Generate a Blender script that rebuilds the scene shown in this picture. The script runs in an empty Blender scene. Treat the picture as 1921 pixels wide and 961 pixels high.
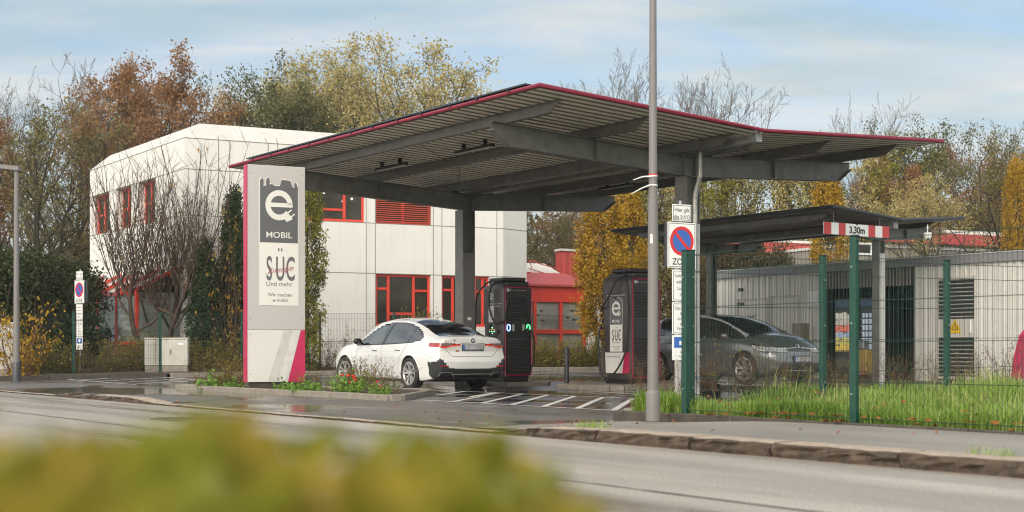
import bpy, math, random
import numpy as np
from mathutils import Vector, Matrix, Euler
R = math.radians
C = bpy.context.scene.collection
scene = bpy.context.scene

# ------------------------------------------------------------------ camera
HC = 0.83; F = 2600.0; YH = 660.0; CX = 960.5      # eye height (m), focal length / horizon / centre of a 1921 px wide frame
cam_data = bpy.data.cameras.new('camera'); cam = bpy.data.objects.new('camera', cam_data); C.objects.link(cam)
cam.location = (0, 0, HC); cam.rotation_euler = (R(90), 0, 0)
cam_data.sensor_width = 36.0; cam_data.lens = F / 1921 * 36.0
cam_data.shift_y = (YH - 480.5) / 1921
cam_data.clip_start = 0.1; cam_data.clip_end = 6000
cam_data.dof.use_dof = True; cam_data.dof.focus_distance = 27.0; cam_data.dof.aperture_fstop = 2.2
scene.camera = cam
scene.cycles.filter_width = 1.1

# ------------------------------------------------------------------ world, sun, exposure
SUN_EL, SUN_AZ = R(32), R(205)      # azimuth clockwise from +Y
world = bpy.data.worlds.new('World'); scene.world = world; world.use_nodes = True
nt = world.node_tree; nt.nodes.clear()
N = nt.nodes.new; Lk = nt.links.new
out = N('ShaderNodeOutputWorld')
sky = N('ShaderNodeTexSky'); sky.sky_type = 'NISHITA'; sky.sun_disc = False
sky.sun_elevation = SUN_EL; sky.sun_rotation = SUN_AZ; sky.air_density = 1.1; sky.dust_density = 1.6; sky.ozone_density = 1.4
bg1 = N('ShaderNodeBackground'); bg1.inputs[1].default_value = 0.09; Lk(sky.outputs[0], bg1.inputs[0])
bg2 = N('ShaderNodeBackground'); bg2.inputs[1].default_value = 0.46; bg2.inputs[0].default_value = (0.93, 0.95, 1.0, 1)
tc = N('ShaderNodeTexCoord'); sep = N('ShaderNodeSeparateXYZ'); Lk(tc.outputs['Generated'], sep.inputs[0])
zm = N('ShaderNodeMath'); zm.operation = 'MAXIMUM'; zm.inputs[1].default_value = 0.0; Lk(sep.outputs[2], zm.inputs[0])
za = N('ShaderNodeMath'); za.operation = 'ADD'; za.inputs[1].default_value = 0.14; Lk(zm.outputs[0], za.inputs[0])
dx = N('ShaderNodeMath'); dx.operation = 'DIVIDE'; Lk(sep.outputs[0], dx.inputs[0]); Lk(za.outputs[0], dx.inputs[1])
dy = N('ShaderNodeMath'); dy.operation = 'DIVIDE'; Lk(sep.outputs[1], dy.inputs[0]); Lk(za.outputs[0], dy.inputs[1])
cmb = N('ShaderNodeCombineXYZ'); Lk(dx.outputs[0], cmb.inputs[0]); Lk(dy.outputs[0], cmb.inputs[1])
mp = N('ShaderNodeMapping'); mp.inputs['Rotation'].default_value = (0, 0, R(-24)); mp.inputs['Scale'].default_value = (0.55, 1.25, 1); mp.inputs['Location'].default_value = (3.1, 1.7, 0)
Lk(cmb.outputs[0], mp.inputs[0])
n1 = N('ShaderNodeTexNoise'); n1.inputs['Scale'].default_value = 1.7; n1.inputs['Detail'].default_value = 9; n1.inputs['Roughness'].default_value = 0.62; n1.inputs['Distortion'].default_value = 0.7
Lk(mp.outputs[0], n1.inputs[0])
rp = N('ShaderNodeValToRGB'); rp.color_ramp.elements[0].position = 0.36; rp.color_ramp.elements[0].color = (0.14, 0.14, 0.14, 1); rp.color_ramp.elements[1].position = 0.58; rp.color_ramp.elements[1].color = (0.96, 0.96, 0.96, 1)
Lk(n1.outputs[0], rp.inputs[0])
# the cloud deck thickens to an even veil towards the horizon
hz = N('ShaderNodeMapRange'); hz.inputs[1].default_value = 0.0; hz.inputs[2].default_value = 0.2; hz.inputs[3].default_value = 0.55; hz.inputs[4].default_value = 0.0
Lk(zm.outputs[0], hz.inputs[0])
mx = N('ShaderNodeMath'); mx.operation = 'ADD'; mx.use_clamp = True; Lk(rp.outputs[0], mx.inputs[0]); Lk(hz.outputs[0], mx.inputs[1])
# brighter and greyer cloud patches
n2 = N('ShaderNodeTexNoise'); n2.inputs['Scale'].default_value = 2.2; n2.inputs['Detail'].default_value = 6; Lk(mp.outputs[0], n2.inputs[0])
rp2 = N('ShaderNodeValToRGB'); rp2.color_ramp.elements[0].position = 0.35; rp2.color_ramp.elements[0].color = (0.56, 0.735, 0.82, 1); rp2.color_ramp.elements[1].position = 0.66; rp2.color_ramp.elements[1].color = (0.99, 1.0, 0.99, 1)
Lk(n2.outputs[0], rp2.inputs[0])
# cloud is brightest round the veiled sun
dt = N('ShaderNodeVectorMath'); dt.operation = 'DOT_PRODUCT'; Lk(tc.outputs['Generated'], dt.inputs[0]); dt.inputs[1].default_value = (math.sin(SUN_AZ) * math.cos(SUN_EL), math.cos(SUN_AZ) * math.cos(SUN_EL), math.sin(SUN_EL))
gl = N('ShaderNodeMapRange'); gl.inputs[1].default_value = -0.35; gl.inputs[2].default_value = 1.0; gl.inputs[3].default_value = 0.50; gl.inputs[4].default_value = 1.9; Lk(dt.outputs['Value'], gl.inputs[0]); Lk(gl.outputs[0], bg2.inputs[1])
wmf = N('ShaderNodeMapRange'); wmf.inputs[1].default_value = -0.2; wmf.inputs[2].default_value = 0.9; Lk(dt.outputs['Value'], wmf.inputs[0])
wm = N('ShaderNodeMixRGB'); wm.inputs[2].default_value = (1.0, 0.93, 0.83, 1); Lk(wmf.outputs[0], wm.inputs[0]); Lk(rp2.outputs[0], wm.inputs[1]); Lk(wm.outputs[0], bg2.inputs[0])
ms = N('ShaderNodeMixShader'); Lk(mx.outputs[0], ms.inputs[0]); Lk(bg1.outputs[0], ms.inputs[1]); Lk(bg2.outputs[0], ms.inputs[2])
Lk(ms.outputs[0], out.inputs[0])

sl = bpy.data.lights.new('sun', 'SUN'); sl.energy = 1.3; sl.angle = R(40); sl.color = (1.0, 0.92, 0.80)
so = bpy.data.objects.new('sun', sl); C.objects.link(so)
sd = Vector((math.sin(SUN_AZ) * math.cos(SUN_EL), math.cos(SUN_AZ) * math.cos(SUN_EL), math.sin(SUN_EL)))
so.rotation_euler = sd.to_track_quat('Z', 'Y').to_euler(); so.location = (0, -20, 30)
vs = scene.view_settings; vs.view_transform = 'Standard'; vs.look = 'None'; vs.gamma = 1.0; vs.use_curve_mapping = False; vs.exposure = 0.74

# ------------------------------------------------------------------ frames of reference
KX, KY = 0.23, 13.5                      # a point on the kerb line
UX, UY = 0.580, -0.815                   # along the road, towards the camera's right
PX, PY = 0.815, 0.580                    # away from the road
def rd(a, b, z=0.0): return Vector((KX + a * UX + b * PX, KY + a * UY + b * PY, z))
def ab(x, y): dx, dy = x - KX, y - KY; return dx * UX + dy * UY, dx * PX + dy * PY
def at(px, d, y=None, z=None):
    if z is None: z = HC + (YH - y) * d / F
    return Vector(((px - CX) * d / F, d, z))
def sst(a, b, x):
    t = min(1, max(0, (x - a) / (b - a))); return t * t * (3 - 2 * t)
def zg(x, y):
    a, b = ab(x, y)
    f1 = 0.2 * sst(33, 46, y) * sst(1.0, 6, b)
    f2 = 0.13 * sst(11.6, 13.6, b)
    return max(f1, f2) * 0.8 + min(f1, f2) * 0.3
ROADROT = math.atan2(UY, UX)             # local +x runs along the road (a), local +y away from it (b)

# ------------------------------------------------------------------ materials
MATS = {}
def mat(name, col, rough=0.6, metal=0.0, var=0.12, scale=6.0, bump=0.0, bscale=40.0, stains=0.0, coat=0.0, emit=None, stretch=None, spec=0.5, rvar=0.1):
    if name in MATS: return MATS[name]
    m = bpy.data.materials.new(name); m.use_nodes = True; t = m.node_tree; b = t.nodes['Principled BSDF']
    tcn = t.nodes.new('ShaderNodeTexCoord'); src = tcn.outputs['Object']
    if stretch:
        mpn = t.nodes.new('ShaderNodeMapping'); mpn.inputs['Scale'].default_value = stretch; t.links.new(src, mpn.inputs[0]); src = mpn.outputs[0]
    n = t.nodes.new('ShaderNodeTexNoise'); n.inputs['Scale'].default_value = scale; n.inputs['Detail'].default_value = 6; t.links.new(src, n.inputs[0])
    r = t.nodes.new('ShaderNodeValToRGB'); c = col
    r.color_ramp.elements[0].position = 0.3; r.color_ramp.elements[1].position = 0.7
    r.color_ramp.elements[0].color = (c[0] * (1 - var), c[1] * (1 - var), c[2] * (1 - var), 1)
    r.color_ramp.elements[1].color = (min(1, c[0] * (1 + var)), min(1, c[1] * (1 + var)), min(1, c[2] * (1 + var)), 1)
    t.links.new(n.outputs[0], r.inputs[0]); cs = r.outputs[0]
    if stains:
        mp2 = t.nodes.new('ShaderNodeMapping'); mp2.inputs['Scale'].default_value = (3.0, 3.0, 0.22); t.links.new(tcn.outputs['Object'], mp2.inputs[0])
        n2_ = t.nodes.new('ShaderNodeTexNoise'); n2_.inputs['Scale'].default_value = 1.6; n2_.inputs['Detail'].default_value = 8; t.links.new(mp2.outputs[0], n2_.inputs[0])
        r2 = t.nodes.new('ShaderNodeValToRGB'); r2.color_ramp.elements[0].position = 0.52; r2.color_ramp.elements[0].color = (0, 0, 0, 1); r2.color_ramp.elements[1].position = 0.75; r2.color_ramp.elements[1].color = (stains, stains, stains, 1)
        t.links.new(n2_.outputs[0], r2.inputs[0])
        mm = t.nodes.new('ShaderNodeMixRGB'); mm.blend_type = 'MIX'; mm.inputs[2].default_value = (c[0] * 0.45, c[1] * 0.43, c[2] * 0.36, 1)
        t.links.new(r2.outputs[0], mm.inputs[0]); t.links.new(cs, mm.inputs[1]); cs = mm.outputs[0]
    t.links.new(cs, b.inputs['Base Color'])
    rr = t.nodes.new('ShaderNodeMapRange'); rr.inputs[3].default_value = max(0.02, rough - rvar); rr.inputs[4].default_value = min(1, rough + rvar)
    t.links.new(n.outputs[0], rr.inputs[0]); t.links.new(rr.outputs[0], b.inputs['Roughness'])
    b.inputs['Metallic'].default_value = metal
    b.inputs['Specular IOR Level'].default_value = spec
    if coat: b.inputs['Coat Weight'].default_value = coat; b.inputs['Coat Roughness'].default_value = 0.05
    if bump:
        n3 = t.nodes.new('ShaderNodeTexNoise'); n3.inputs['Scale'].default_value = bscale; n3.inputs['Detail'].default_value = 4; t.links.new(src, n3.inputs[0])
        bp = t.nodes.new('ShaderNodeBump'); bp.inputs['Strength'].default_value = min(1, bump); bp.inputs['Distance'].default_value = 0.01; t.links.new(n3.outputs[0], bp.inputs['Height']); t.links.new(bp.outputs[0], b.inputs['Normal'])
    if emit: b.inputs['Emission Color'].default_value = (*emit[0], 1); b.inputs['Emission Strength'].default_value = emit[1]
    MATS[name] = m; return m

def leafmat(name, cols, trans=0.3, rough=0.65, nscale=0.55):
    if name in MATS: return MATS[name]
    m = bpy.data.materials.new(name); m.use_nodes = True; t = m.node_tree; b = t.nodes['Principled BSDF']
    g = t.nodes.new('ShaderNodeNewGeometry'); oi = t.nodes.new('ShaderNodeObjectInfo')
    tcn = t.nodes.new('ShaderNodeTexCoord'); n = t.nodes.new('ShaderNodeTexNoise'); n.inputs['Scale'].default_value = nscale; n.inputs['Detail'].default_value = 3
    t.links.new(tcn.outputs['Object'], n.inputs[0])
    ma = t.nodes.new('ShaderNodeMath'); ma.operation = 'MULTIPLY_ADD'; ma.inputs[1].default_value = 0.55; t.links.new(g.outputs['Random Per Island'], ma.inputs[0])
    mb_ = t.nodes.new('ShaderNodeMapRange'); mb_.inputs[1].default_value = 0.3; mb_.inputs[2].default_value = 0.7; mb_.inputs[3].default_value = 0.0; mb_.inputs[4].default_value = 0.45
    t.links.new(n.outputs[0], mb_.inputs[0]); t.links.new(mb_.outputs[0], ma.inputs[2])
    r = t.nodes.new('ShaderNodeValToRGB'); el = r.color_ramp.elements
    for i, c in enumerate(cols):
        e = el[i] if i < 2 else el.new(0.5)
        e.position = i / (len(cols) - 1) if len(cols) > 1 else 0; e.color = (*c, 1)
    t.links.new(ma.outputs[0], r.inputs[0]); t.links.new(r.outputs[0], b.inputs['Base Color'])
    b.inputs['Roughness'].default_value = rough; b.inputs['Specular IOR Level'].default_value = 0.3
    tr = t.nodes.new('ShaderNodeBsdfTranslucent'); t.links.new(r.outputs[0], tr.inputs[0])
    mxs = t.nodes.new('ShaderNodeMixShader'); mxs.inputs[0].default_value = trans
    o = t.nodes['Material Output']; t.links.new(b.outputs[0], mxs.inputs[1]); t.links.new(tr.outputs[0], mxs.inputs[2]); t.links.new(mxs.outputs[0], o.inputs[0])
    MATS[name] = m; return m

def asphalt(name, col, col2, wet, puddle, speck=0.42, rough=0.42, stretch=(1, 1, 1), streak=False):
    m = bpy.data.materials.new(name); m.use_nodes = True; t = m.node_tree; b = t.nodes['Principled BSDF']
    nn = t.nodes.new; lk = t.links.new
    tcn = nn('ShaderNodeTexCoord'); src = tcn.outputs['Object']
    mr_ = nn('ShaderNodeMapping'); mr_.vector_type = 'POINT'; mr_.inputs['Rotation'].default_value = (0, 0, -ROADROT); lk(src, mr_.inputs[0])
    mpn = nn('ShaderNodeMapping'); mpn.inputs['Scale'].default_value = stretch; lk(mr_.outputs[0], mpn.inputs[0])
    big = nn('ShaderNodeTexNoise'); big.inputs['Scale'].default_value = 0.5; big.inputs['Detail'].default_value = 7; big.inputs['Roughness'].default_value = 0.6; lk(mpn.outputs[0], big.inputs[0])
    fine = nn('ShaderNodeTexNoise'); fine.inputs['Scale'].default_value = 55; fine.inputs['Detail'].default_value = 2; lk(src, fine.inputs[0])
    vor = nn('ShaderNodeTexVoronoi'); vor.inputs['Scale'].default_value = 90; lk(src, vor.inputs[0])
    r1 = nn('ShaderNodeValToRGB'); r1.color_ramp.elements[0].position = 0.33; r1.color_ramp.elements[0].color = (*col, 1); r1.color_ramp.elements[1].position = 0.68; r1.color_ramp.elements[1].color = (*col2, 1); lk(big.outputs[0], r1.inputs[0])
    r2 = nn('ShaderNodeValToRGB'); r2.color_ramp.elements[0].position = 0.3; r2.color_ramp.elements[0].color = (1 - speck, 1 - speck, 1 - speck, 1); r2.color_ramp.elements[1].position = 0.7; r2.color_ramp.elements[1].color = (1 + speck, 1 + speck, 1 + speck * 0.9, 1); lk(fine.outputs[0], r2.inputs[0])
    mu = nn('ShaderNodeMixRGB'); mu.blend_type = 'MULTIPLY'; mu.inputs[0].default_value = 1; lk(r1.outputs[0], mu.inputs[1]); lk(r2.outputs[0], mu.inputs[2])
    lk(mu.outputs[0], b.inputs['Base Color'])
    # puddles and drying patches change the gloss and flatten the grain
    pn = nn('ShaderNodeTexNoise'); pn.inputs['Scale'].default_value = 0.32; pn.inputs['Detail'].default_value = 5; pn.inputs['Roughness'].default_value = 0.55; pn.inputs['Distortion'].default_value = 0.4; lk(mpn.outputs[0], pn.inputs[0])
    pr = nn('ShaderNodeMapRange'); pr.inputs[1].default_value = puddle - 0.035; pr.inputs[2].default_value = puddle + 0.035; pr.inputs[3].default_value = 0; pr.inputs[4].default_value = 1; pr.clamp = True; lk(pn.outputs[0], pr.inputs[0])
    rm = nn('ShaderNodeMapRange'); rm.inputs[3].default_value = rough; rm.inputs[4].default_value = wet; lk(pr.outputs[0], rm.inputs[0])
    rn = nn('ShaderNodeMath'); rn.operation = 'MULTIPLY_ADD'; rn.inputs[1].default_value = 0.22; lk(big.outputs[0], rn.inputs[0]); 
    sb = nn('ShaderNodeMath'); sb.operation = 'SUBTRACT'; sb.inputs[1].default_value = 0.11; lk(rm.outputs[0], sb.inputs[0]); lk(sb.outputs[0], rn.inputs[2])
    mxr = nn('ShaderNodeMath'); mxr.operation = 'MAXIMUM'; mxr.inputs[1].default_value = 0.03; lk(rn.outputs[0], mxr.inputs[0]); lk(mxr.outputs[0], b.inputs['Roughness'])
    bs = nn('ShaderNodeMapRange'); bs.inputs[3].default_value = 0.5; bs.inputs[4].default_value = 0.02; lk(pr.outputs[0], bs.inputs[0])
    bp = nn('ShaderNodeBump'); bp.inputs['Distance'].default_value = 0.004; lk(vor.outputs[0], bp.inputs['Height']); lk(bs.outputs[0], bp.inputs['Strength']); lk(bp.outputs[0], b.inputs['Normal'])
    b.inputs['Specular IOR Level'].default_value = 0.5
    MATS[name] = m; return m

# ------------------------------------------------------------------ mesh helpers
class MB:
    def __init__(s): s.v = []; s.f = []; s.mi = []; s.m = 0
    def add(s, vs_, fs):
        o = len(s.v); s.v.extend([tuple(q) for q in vs_]); s.f.extend([tuple(i + o for i in q) for q in fs]); s.mi.extend([s.m] * len(fs)); return s
    def box(s, x0, x1, y0, y1, z0, z1):
        return s.add([(x0, y0, z0), (x1, y0, z0), (x1, y1, z0), (x0, y1, z0), (x0, y0, z1), (x1, y0, z1), (x1, y1, z1), (x0, y1, z1)],
                     [(0, 3, 2, 1), (4, 5, 6, 7), (0, 1, 5, 4), (1, 2, 6, 5), (2, 3, 7, 6), (3, 0, 4, 7)])
    def bbox(s, x0, x1, y0, y1, z0, z1, r=0.01):    # box with chamfered edges
        xs = (x0, x1); ys = (y0, y1); zs = (z0, z1); bm_pts = []; idx = {}
        for i in range(2):
            for j in range(2):
                for k in range(2):
                    for ax in range(3):
                        p = [xs[i], ys[j], zs[k]]; sg = [1 if q == 0 else -1 for q in (i, j, k)]
                        for a2 in range(3):
                            if a2 != ax: p[a2] += sg[a2] * r
                        idx[(i, j, k, ax)] = len(bm_pts); bm_pts.append(p)
        fs = []
        for ax in range(3):
            o1, o2 = [q for q in range(3) if q != ax]
            for e in range(2):
                q = []
                for (u, v) in ((0, 0), (1, 0), (1, 1), (0, 1)):
                    c = [0, 0, 0]; c[ax] = e; c[o1] = u; c[o2] = v; q.append(idx[(*c, ax)])
                fs.append(q)
        for ax in range(3):
            o1, o2 = [q for q in range(3) if q != ax]
            for u in range(2):
                for v in range(2):
                    c0 = [0, 0, 0]; c0[ax] = 0; c0[o1] = u; c0[o2] = v; c1 = list(c0); c1[ax] = 1
                    fs.append([idx[(*c0, o1)], idx[(*c1, o1)], idx[(*c1, o2)], idx[(*c0, o2)]])
        for i in range(2):
            for j in range(2):
                for k in range(2): fs.append([idx[(i, j, k, 0)], idx[(i, j, k, 1)], idx[(i, j, k, 2)]])
        return s.add(bm_pts, fs)
    def tube(s, pts, r, n=6, cap=True):
        pts = [Vector(p) for p in pts]; m = len(pts)
        rs = r if isinstance(r, (list, tuple)) else [r] * m
        o = len(s.v); prev = None
        for i, p in enumerate(pts):
            d = (pts[min(i + 1, m - 1)] - pts[max(i - 1, 0)])
            d = d.normalized() if d.length > 1e-9 else Vector((0, 0, 1))
            if prev is None:
                up = Vector((0, 0, 1)) if abs(d.z) < 0.9 else Vector((1, 0, 0)); a = d.cross(up).normalized()
            else:
                a = (prev - d * prev.dot(d)); a = a.normalized() if a.length > 1e-6 else d.orthogonal().normalized()
            prev = a; b = d.cross(a)
            for k in range(n):
                t = 2 * math.pi * k / n; q = p + (a * math.cos(t) + b * math.sin(t)) * rs[i]; s.v.append((q.x, q.y, q.z))
        for i in range(m - 1):
            for k in range(n):
                s.f.append((o + i * n + k, o + i * n + (k + 1) % n, o + (i + 1) * n + (k + 1) % n, o + (i + 1) * n + k)); s.mi.append(s.m)
        if cap:
            s.f.append(tuple(o + k for k in range(n))[::-1]); s.f.append(tuple(o + (m - 1) * n + k for k in range(n))); s.mi += [s.m, s.m]
        return s
    def lathe(s, prof, n=32, axis='z', c=(0, 0, 0), close=False):
        o = len(s.v); m = len(prof)
        for (r, h) in prof:
            for k in range(n):
                t = 2 * math.pi * k / n; a, b = r * math.cos(t), r * math.sin(t)
                p = (a, b, h) if axis == 'z' else ((a, h, b) if axis == 'y' else (h, a, b)); s.v.append((p[0] + c[0], p[1] + c[1], p[2] + c[2]))
        for i in range(m - 1 + (1 if close else 0)):
            j = (i + 1) % m
            for k in range(n): s.f.append((o + i * n + k, o + i * n + (k + 1) % n, o + j * n + (k + 1) % n, o + j * n + k)); s.mi.append(s.m)
        return s
    def prism(s, poly, d0, d1, axis='y'):     # polygon in the two other axes, pulled along axis
        n = len(poly)
        def P(u, v, d): return (u, d, v) if axis == 'y' else ((d, u, v) if axis == 'x' else (u, v, d))
        vs_ = [P(u, v, d0) for u, v in poly] + [P(u, v, d1) for u, v in poly]
        return s.add(vs_, [tuple(range(n))[::-1], tuple(range(n, 2 * n))] + [(i, (i + 1) % n, n + (i + 1) % n, n + i) for i in range(n)])
    def grid(s, P, nu, nv):
        o = len(s.v)
        for i in range(nu + 1):
            for j in range(nv + 1): s.v.append(tuple(P(i / nu, j / nv)))
        for i in range(nu):
            for j in range(nv):
                a = o + i * (nv + 1) + j; s.f.append((a, a + nv + 1, a + nv + 2, a + 1)); s.mi.append(s.m)
        return s
    def xf(s, M, start=0):
        for i in range(start, len(s.v)): q = M @ Vector(s.v[i]); s.v[i] = (q.x, q.y, q.z)
        return s
    def build(s, name, mats, parent=None, smooth=False, fix=True):
        me = bpy.data.meshes.new(name); me.from_pydata(s.v, [], s.f)
        if not isinstance(mats, (list, tuple)): mats = [mats]
        for q in mats: me.materials.append(q)
        if len(mats) > 1: me.polygons.foreach_set('material_index', s.mi)
        if smooth: me.polygons.foreach_set('use_smooth', [True] * len(me.polygons))
        if fix:
            import bmesh
            bm = bmesh.new(); bm.from_mesh(me); bmesh.ops.recalc_face_normals(bm, faces=bm.faces); bm.to_mesh(me); bm.free()
        me.update()
        if smooth == 'auto':
            try: me.set_sharp_from_angle(angle=R(35))
            except Exception: pass
        o = bpy.data.objects.new(name, me); C.objects.link(o)
        if parent is not None: o.parent = parent
        return o

def tag(o, label=None, cat=None, group=None, kind=None):
    if label: o['label'] = label
    if cat: o['category'] = cat
    if group: o['group'] = group
    if kind: o['kind'] = kind
    return o
def thing(name, label, cat, loc=(0, 0, 0), rz=0.0, group=None):
    o = bpy.data.objects.new(name, None); C.objects.link(o); o.location = loc; o.rotation_euler = (0, 0, rz)
    o.empty_display_size = 0.2
    return tag(o, label, cat, group)
def copytree(src, loc, rz, label, scale=None, group=None):
    r = src.copy(); C.objects.link(r); r.location = loc; r.rotation_euler = (0, 0, rz)
    if scale is not None: r.scale = scale if isinstance(scale, (tuple, list)) else (scale,) * 3
    r['label'] = label
    if group: r['group'] = group
    for ch in src.children:
        c = ch.copy(); C.objects.link(c); c.parent = r
        for g in ch.children:
            d = g.copy(); C.objects.link(d); d.parent = c
    return r

_tcache = {}
def text_verts(s, size=1.0, bold=0.0, align='CENTER', sx=1.0, shear=0.0):
    cu = bpy.data.curves.new('t', 'FONT'); cu.body = s; cu.size = size; cu.offset = bold; cu.align_x = align; cu.shear = shear; cu.resolution_u = 4
    ob = bpy.data.objects.new('t', cu); C.objects.link(ob)
    me = bpy.data.meshes.new_from_object(ob)
    vs_ = [(v.co.x * sx, v.co.y) for v in me.vertices]; fs = [tuple(p.vertices) for p in me.polygons]
    bpy.data.objects.remove(ob); bpy.data.curves.remove(cu); bpy.data.meshes.remove(me)
    return vs_, fs
def put_text(mb, s, u, v, size, d, bold=0.0, align='CENTER', sx=1.0, shear=0.0, axis='y', sgn=1, rot=0.0):
    """flat lettering on a plane: u right, v up, d the plane's position on axis"""
    vs_, fs = text_verts(s, size, bold, align, sx, shear)
    cr, sr = math.cos(rot), math.sin(rot); P = []
    for (x, y) in vs_:
        x, y = x * cr - y * sr, x * sr + y * cr
        q = (u + sgn * x, v + y); P.append((q[0], d, q[1]) if axis == 'y' else (d, q[0], q[1]))
    mb.add(P, fs)

# ------------------------------------------------------------------ shared materials
M_road = asphalt('road_asphalt', (0.16, 0.137, 0.115), (0.47, 0.42, 0.36), 0.16, 0.56, rough=0.42, stretch=(0.12, 1.3, 1))
M_apron = asphalt('apron_asphalt', (0.06, 0.053, 0.047), (0.14, 0.125, 0.11), 0.10, 0.50, rough=0.40, stretch=(0.5, 1.0, 1))
M_lot = asphalt('lot_asphalt', (0.030, 0.029, 0.030), (0.055, 0.053, 0.053), 0.045, 0.47, rough=0.33, stretch=(0.45, 0.9, 1))
M_walk = asphalt('footway_asphalt', (0.17, 0.15, 0.127), (0.30, 0.268, 0.23), 0.22, 0.66, rough=0.55, stretch=(0.4, 1.2, 1))
M_soil = mat('soil', (0.06, 0.042, 0.026), 0.9, var=0.4, scale=9, bump=1, bscale=30)
M_turf = mat('turf_ground', (0.05, 0.075, 0.02), 0.9, var=0.4, scale=3, bump=1, bscale=30)
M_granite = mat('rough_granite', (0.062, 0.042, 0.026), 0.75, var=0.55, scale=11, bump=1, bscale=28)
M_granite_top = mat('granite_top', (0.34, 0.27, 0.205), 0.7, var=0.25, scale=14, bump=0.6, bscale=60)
M_conc = mat('concrete', (0.215, 0.19, 0.155), 0.75, var=0.2, scale=7, bump=0.5, bscale=70)
M_conc_dark = mat('dark_concrete', (0.055, 0.045, 0.034), 0.75, var=0.3, scale=6, bump=0.5, bscale=60)
M_paint = mat('road_paint', (0.50, 0.48, 0.44), 0.4, var=0.25, scale=9)
M_steel = mat('galvanised_steel', (0.175, 0.17, 0.155), 0.5, 0.35, var=0.22, scale=5, stains=0.3, rvar=0.15)
M_steel_light = mat('galvanised_steel_light', (0.33, 0.335, 0.33), 0.45, 0.5, var=0.2, scale=8, stains=0.3)
M_pipe = mat('galvanised_pipe', (0.36, 0.35, 0.32), 0.38, 0.7, var=0.3, scale=7)
M_sheet = mat('roof_sheet', (0.80, 0.73, 0.61), 0.5, 0.1, var=0.12, scale=2.0)
M_black = mat('black_plastic', (0.016, 0.016, 0.017), 0.42, var=0.15, scale=20)
M_rubber = mat('rubber', (0.018, 0.018, 0.018), 0.62, var=0.2, scale=20)
M_magenta = mat('magenta_paint', (0.46, 0.012, 0.075), 0.35, var=0.06, scale=3)
M_redtrim = mat('dark_red_paint', (0.21, 0.012, 0.032), 0.38, var=0.12, scale=3)
M_lacq = mat('light_grey_lacquer', (0.46, 0.44, 0.42), 0.42, 0.0, var=0.03, scale=1.2)
M_lacq2 = mat('pale_lacquer', (0.62, 0.60, 0.56), 0.42, var=0.03, scale=1.2)
M_white = mat('white_film', (0.68, 0.67, 0.62), 0.4, var=0.02, scale=2)
M_dkgrey = mat('dark_grey_film', (0.10, 0.10, 0.105), 0.4, var=0.04, scale=2)
M_midgrey = mat('grey_lettering', (0.12, 0.12, 0.125), 0.5, var=0.03)
M_redink = mat('red_lettering', (0.36, 0.02, 0.03), 0.5, var=0.03)
M_wall = mat('white_wall_panel', (0.675, 0.66, 0.615), 0.6, var=0.04, scale=0.7, stains=0.16)
M_joint = mat('panel_joint', (0.16, 0.15, 0.125), 0.8)
M_redframe = mat('red_window_frame', (0.60, 0.045, 0.022), 0.38, var=0.08, scale=4)
M_redroof = mat('red_roof_metal', (0.42, 0.055, 0.05), 0.42, var=0.15, scale=3)
M_green = mat('dark_green_coating', (0.003, 0.048, 0.030), 0.4, var=0.15, scale=8)
M_greenwire = mat('green_wire', (0.006, 0.034, 0.024), 0.65, var=0.2, scale=3)
M_postgrey = mat('grey_post_paint', (0.165, 0.155, 0.15), 0.5, var=0.06, scale=3, stains=0.25)
M_antra = mat('anthracite_paint', (0.042, 0.045, 0.05), 0.45, var=0.1)
M_bark = mat('bark', (0.055, 0.042, 0.028), 0.9, var=0.4, scale=7, bump=0.8, bscale=30)
M_bark_mossy = mat('mossy_bark', (0.045, 0.036, 0.02), 0.9, var=0.45, scale=7, bump=0.8, bscale=30)
M_twig = mat('red_brown_twigs', (0.115, 0.06, 0.035), 0.8, var=0.35, scale=7)
M_glasswin = mat('window_glass', (0.034, 0.031, 0.022), 0.12, 0.0, var=0.6, scale=1.1, spec=0.22, rvar=0.02)
M_signwhite = mat('sign_white', (0.78, 0.78, 0.75), 0.4, var=0.02)
M_signred = mat('sign_red', (0.62, 0.018, 0.02), 0.4, var=0.03)
M_signblue = mat('sign_blue', (0.035, 0.12, 0.42), 0.4, var=0.03)
M_ink = mat('black_ink', (0.015, 0.015, 0.015), 0.5)
# ================================================================== GROUND
def sheet(name, m, a0, a1, b0, b1, zoff, step=0.5, hf=None, kind='structure', inside=None, jit=None):
    mb = MB(); na = max(1, int((a1 - a0) / step)); nb = max(1, int((b1 - b0) / step))
    pts = []
    for i in range(na + 1):
        for j in range(nb + 1):
            a = a0 + (a1 - a0) * i / na; b = b0 + (b1 - b0) * j / nb
            p = rd(a, b); z = (hf(a, b) if hf else zg(p.x, p.y)) + zoff; pts.append((p.x, p.y, z))
    fs = []
    for i in range(na):
        for j in range(nb):
            if inside:
                ac = a0 + (a1 - a0) * (i + .5) / na; bc = b0 + (b1 - b0) * (j + .5) / nb
                if not inside(ac, bc): continue
            q = i * (nb + 1) + j; fs.append((q, q + nb + 1, q + nb + 2, q + 1))
    mb.add(pts, fs); o = mb.build(name, m, fix=False); o['kind'] = kind
    me = o.data
    if me.polygons and me.polygons[0].normal.z < 0: me.flip_normals()
    return o

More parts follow.
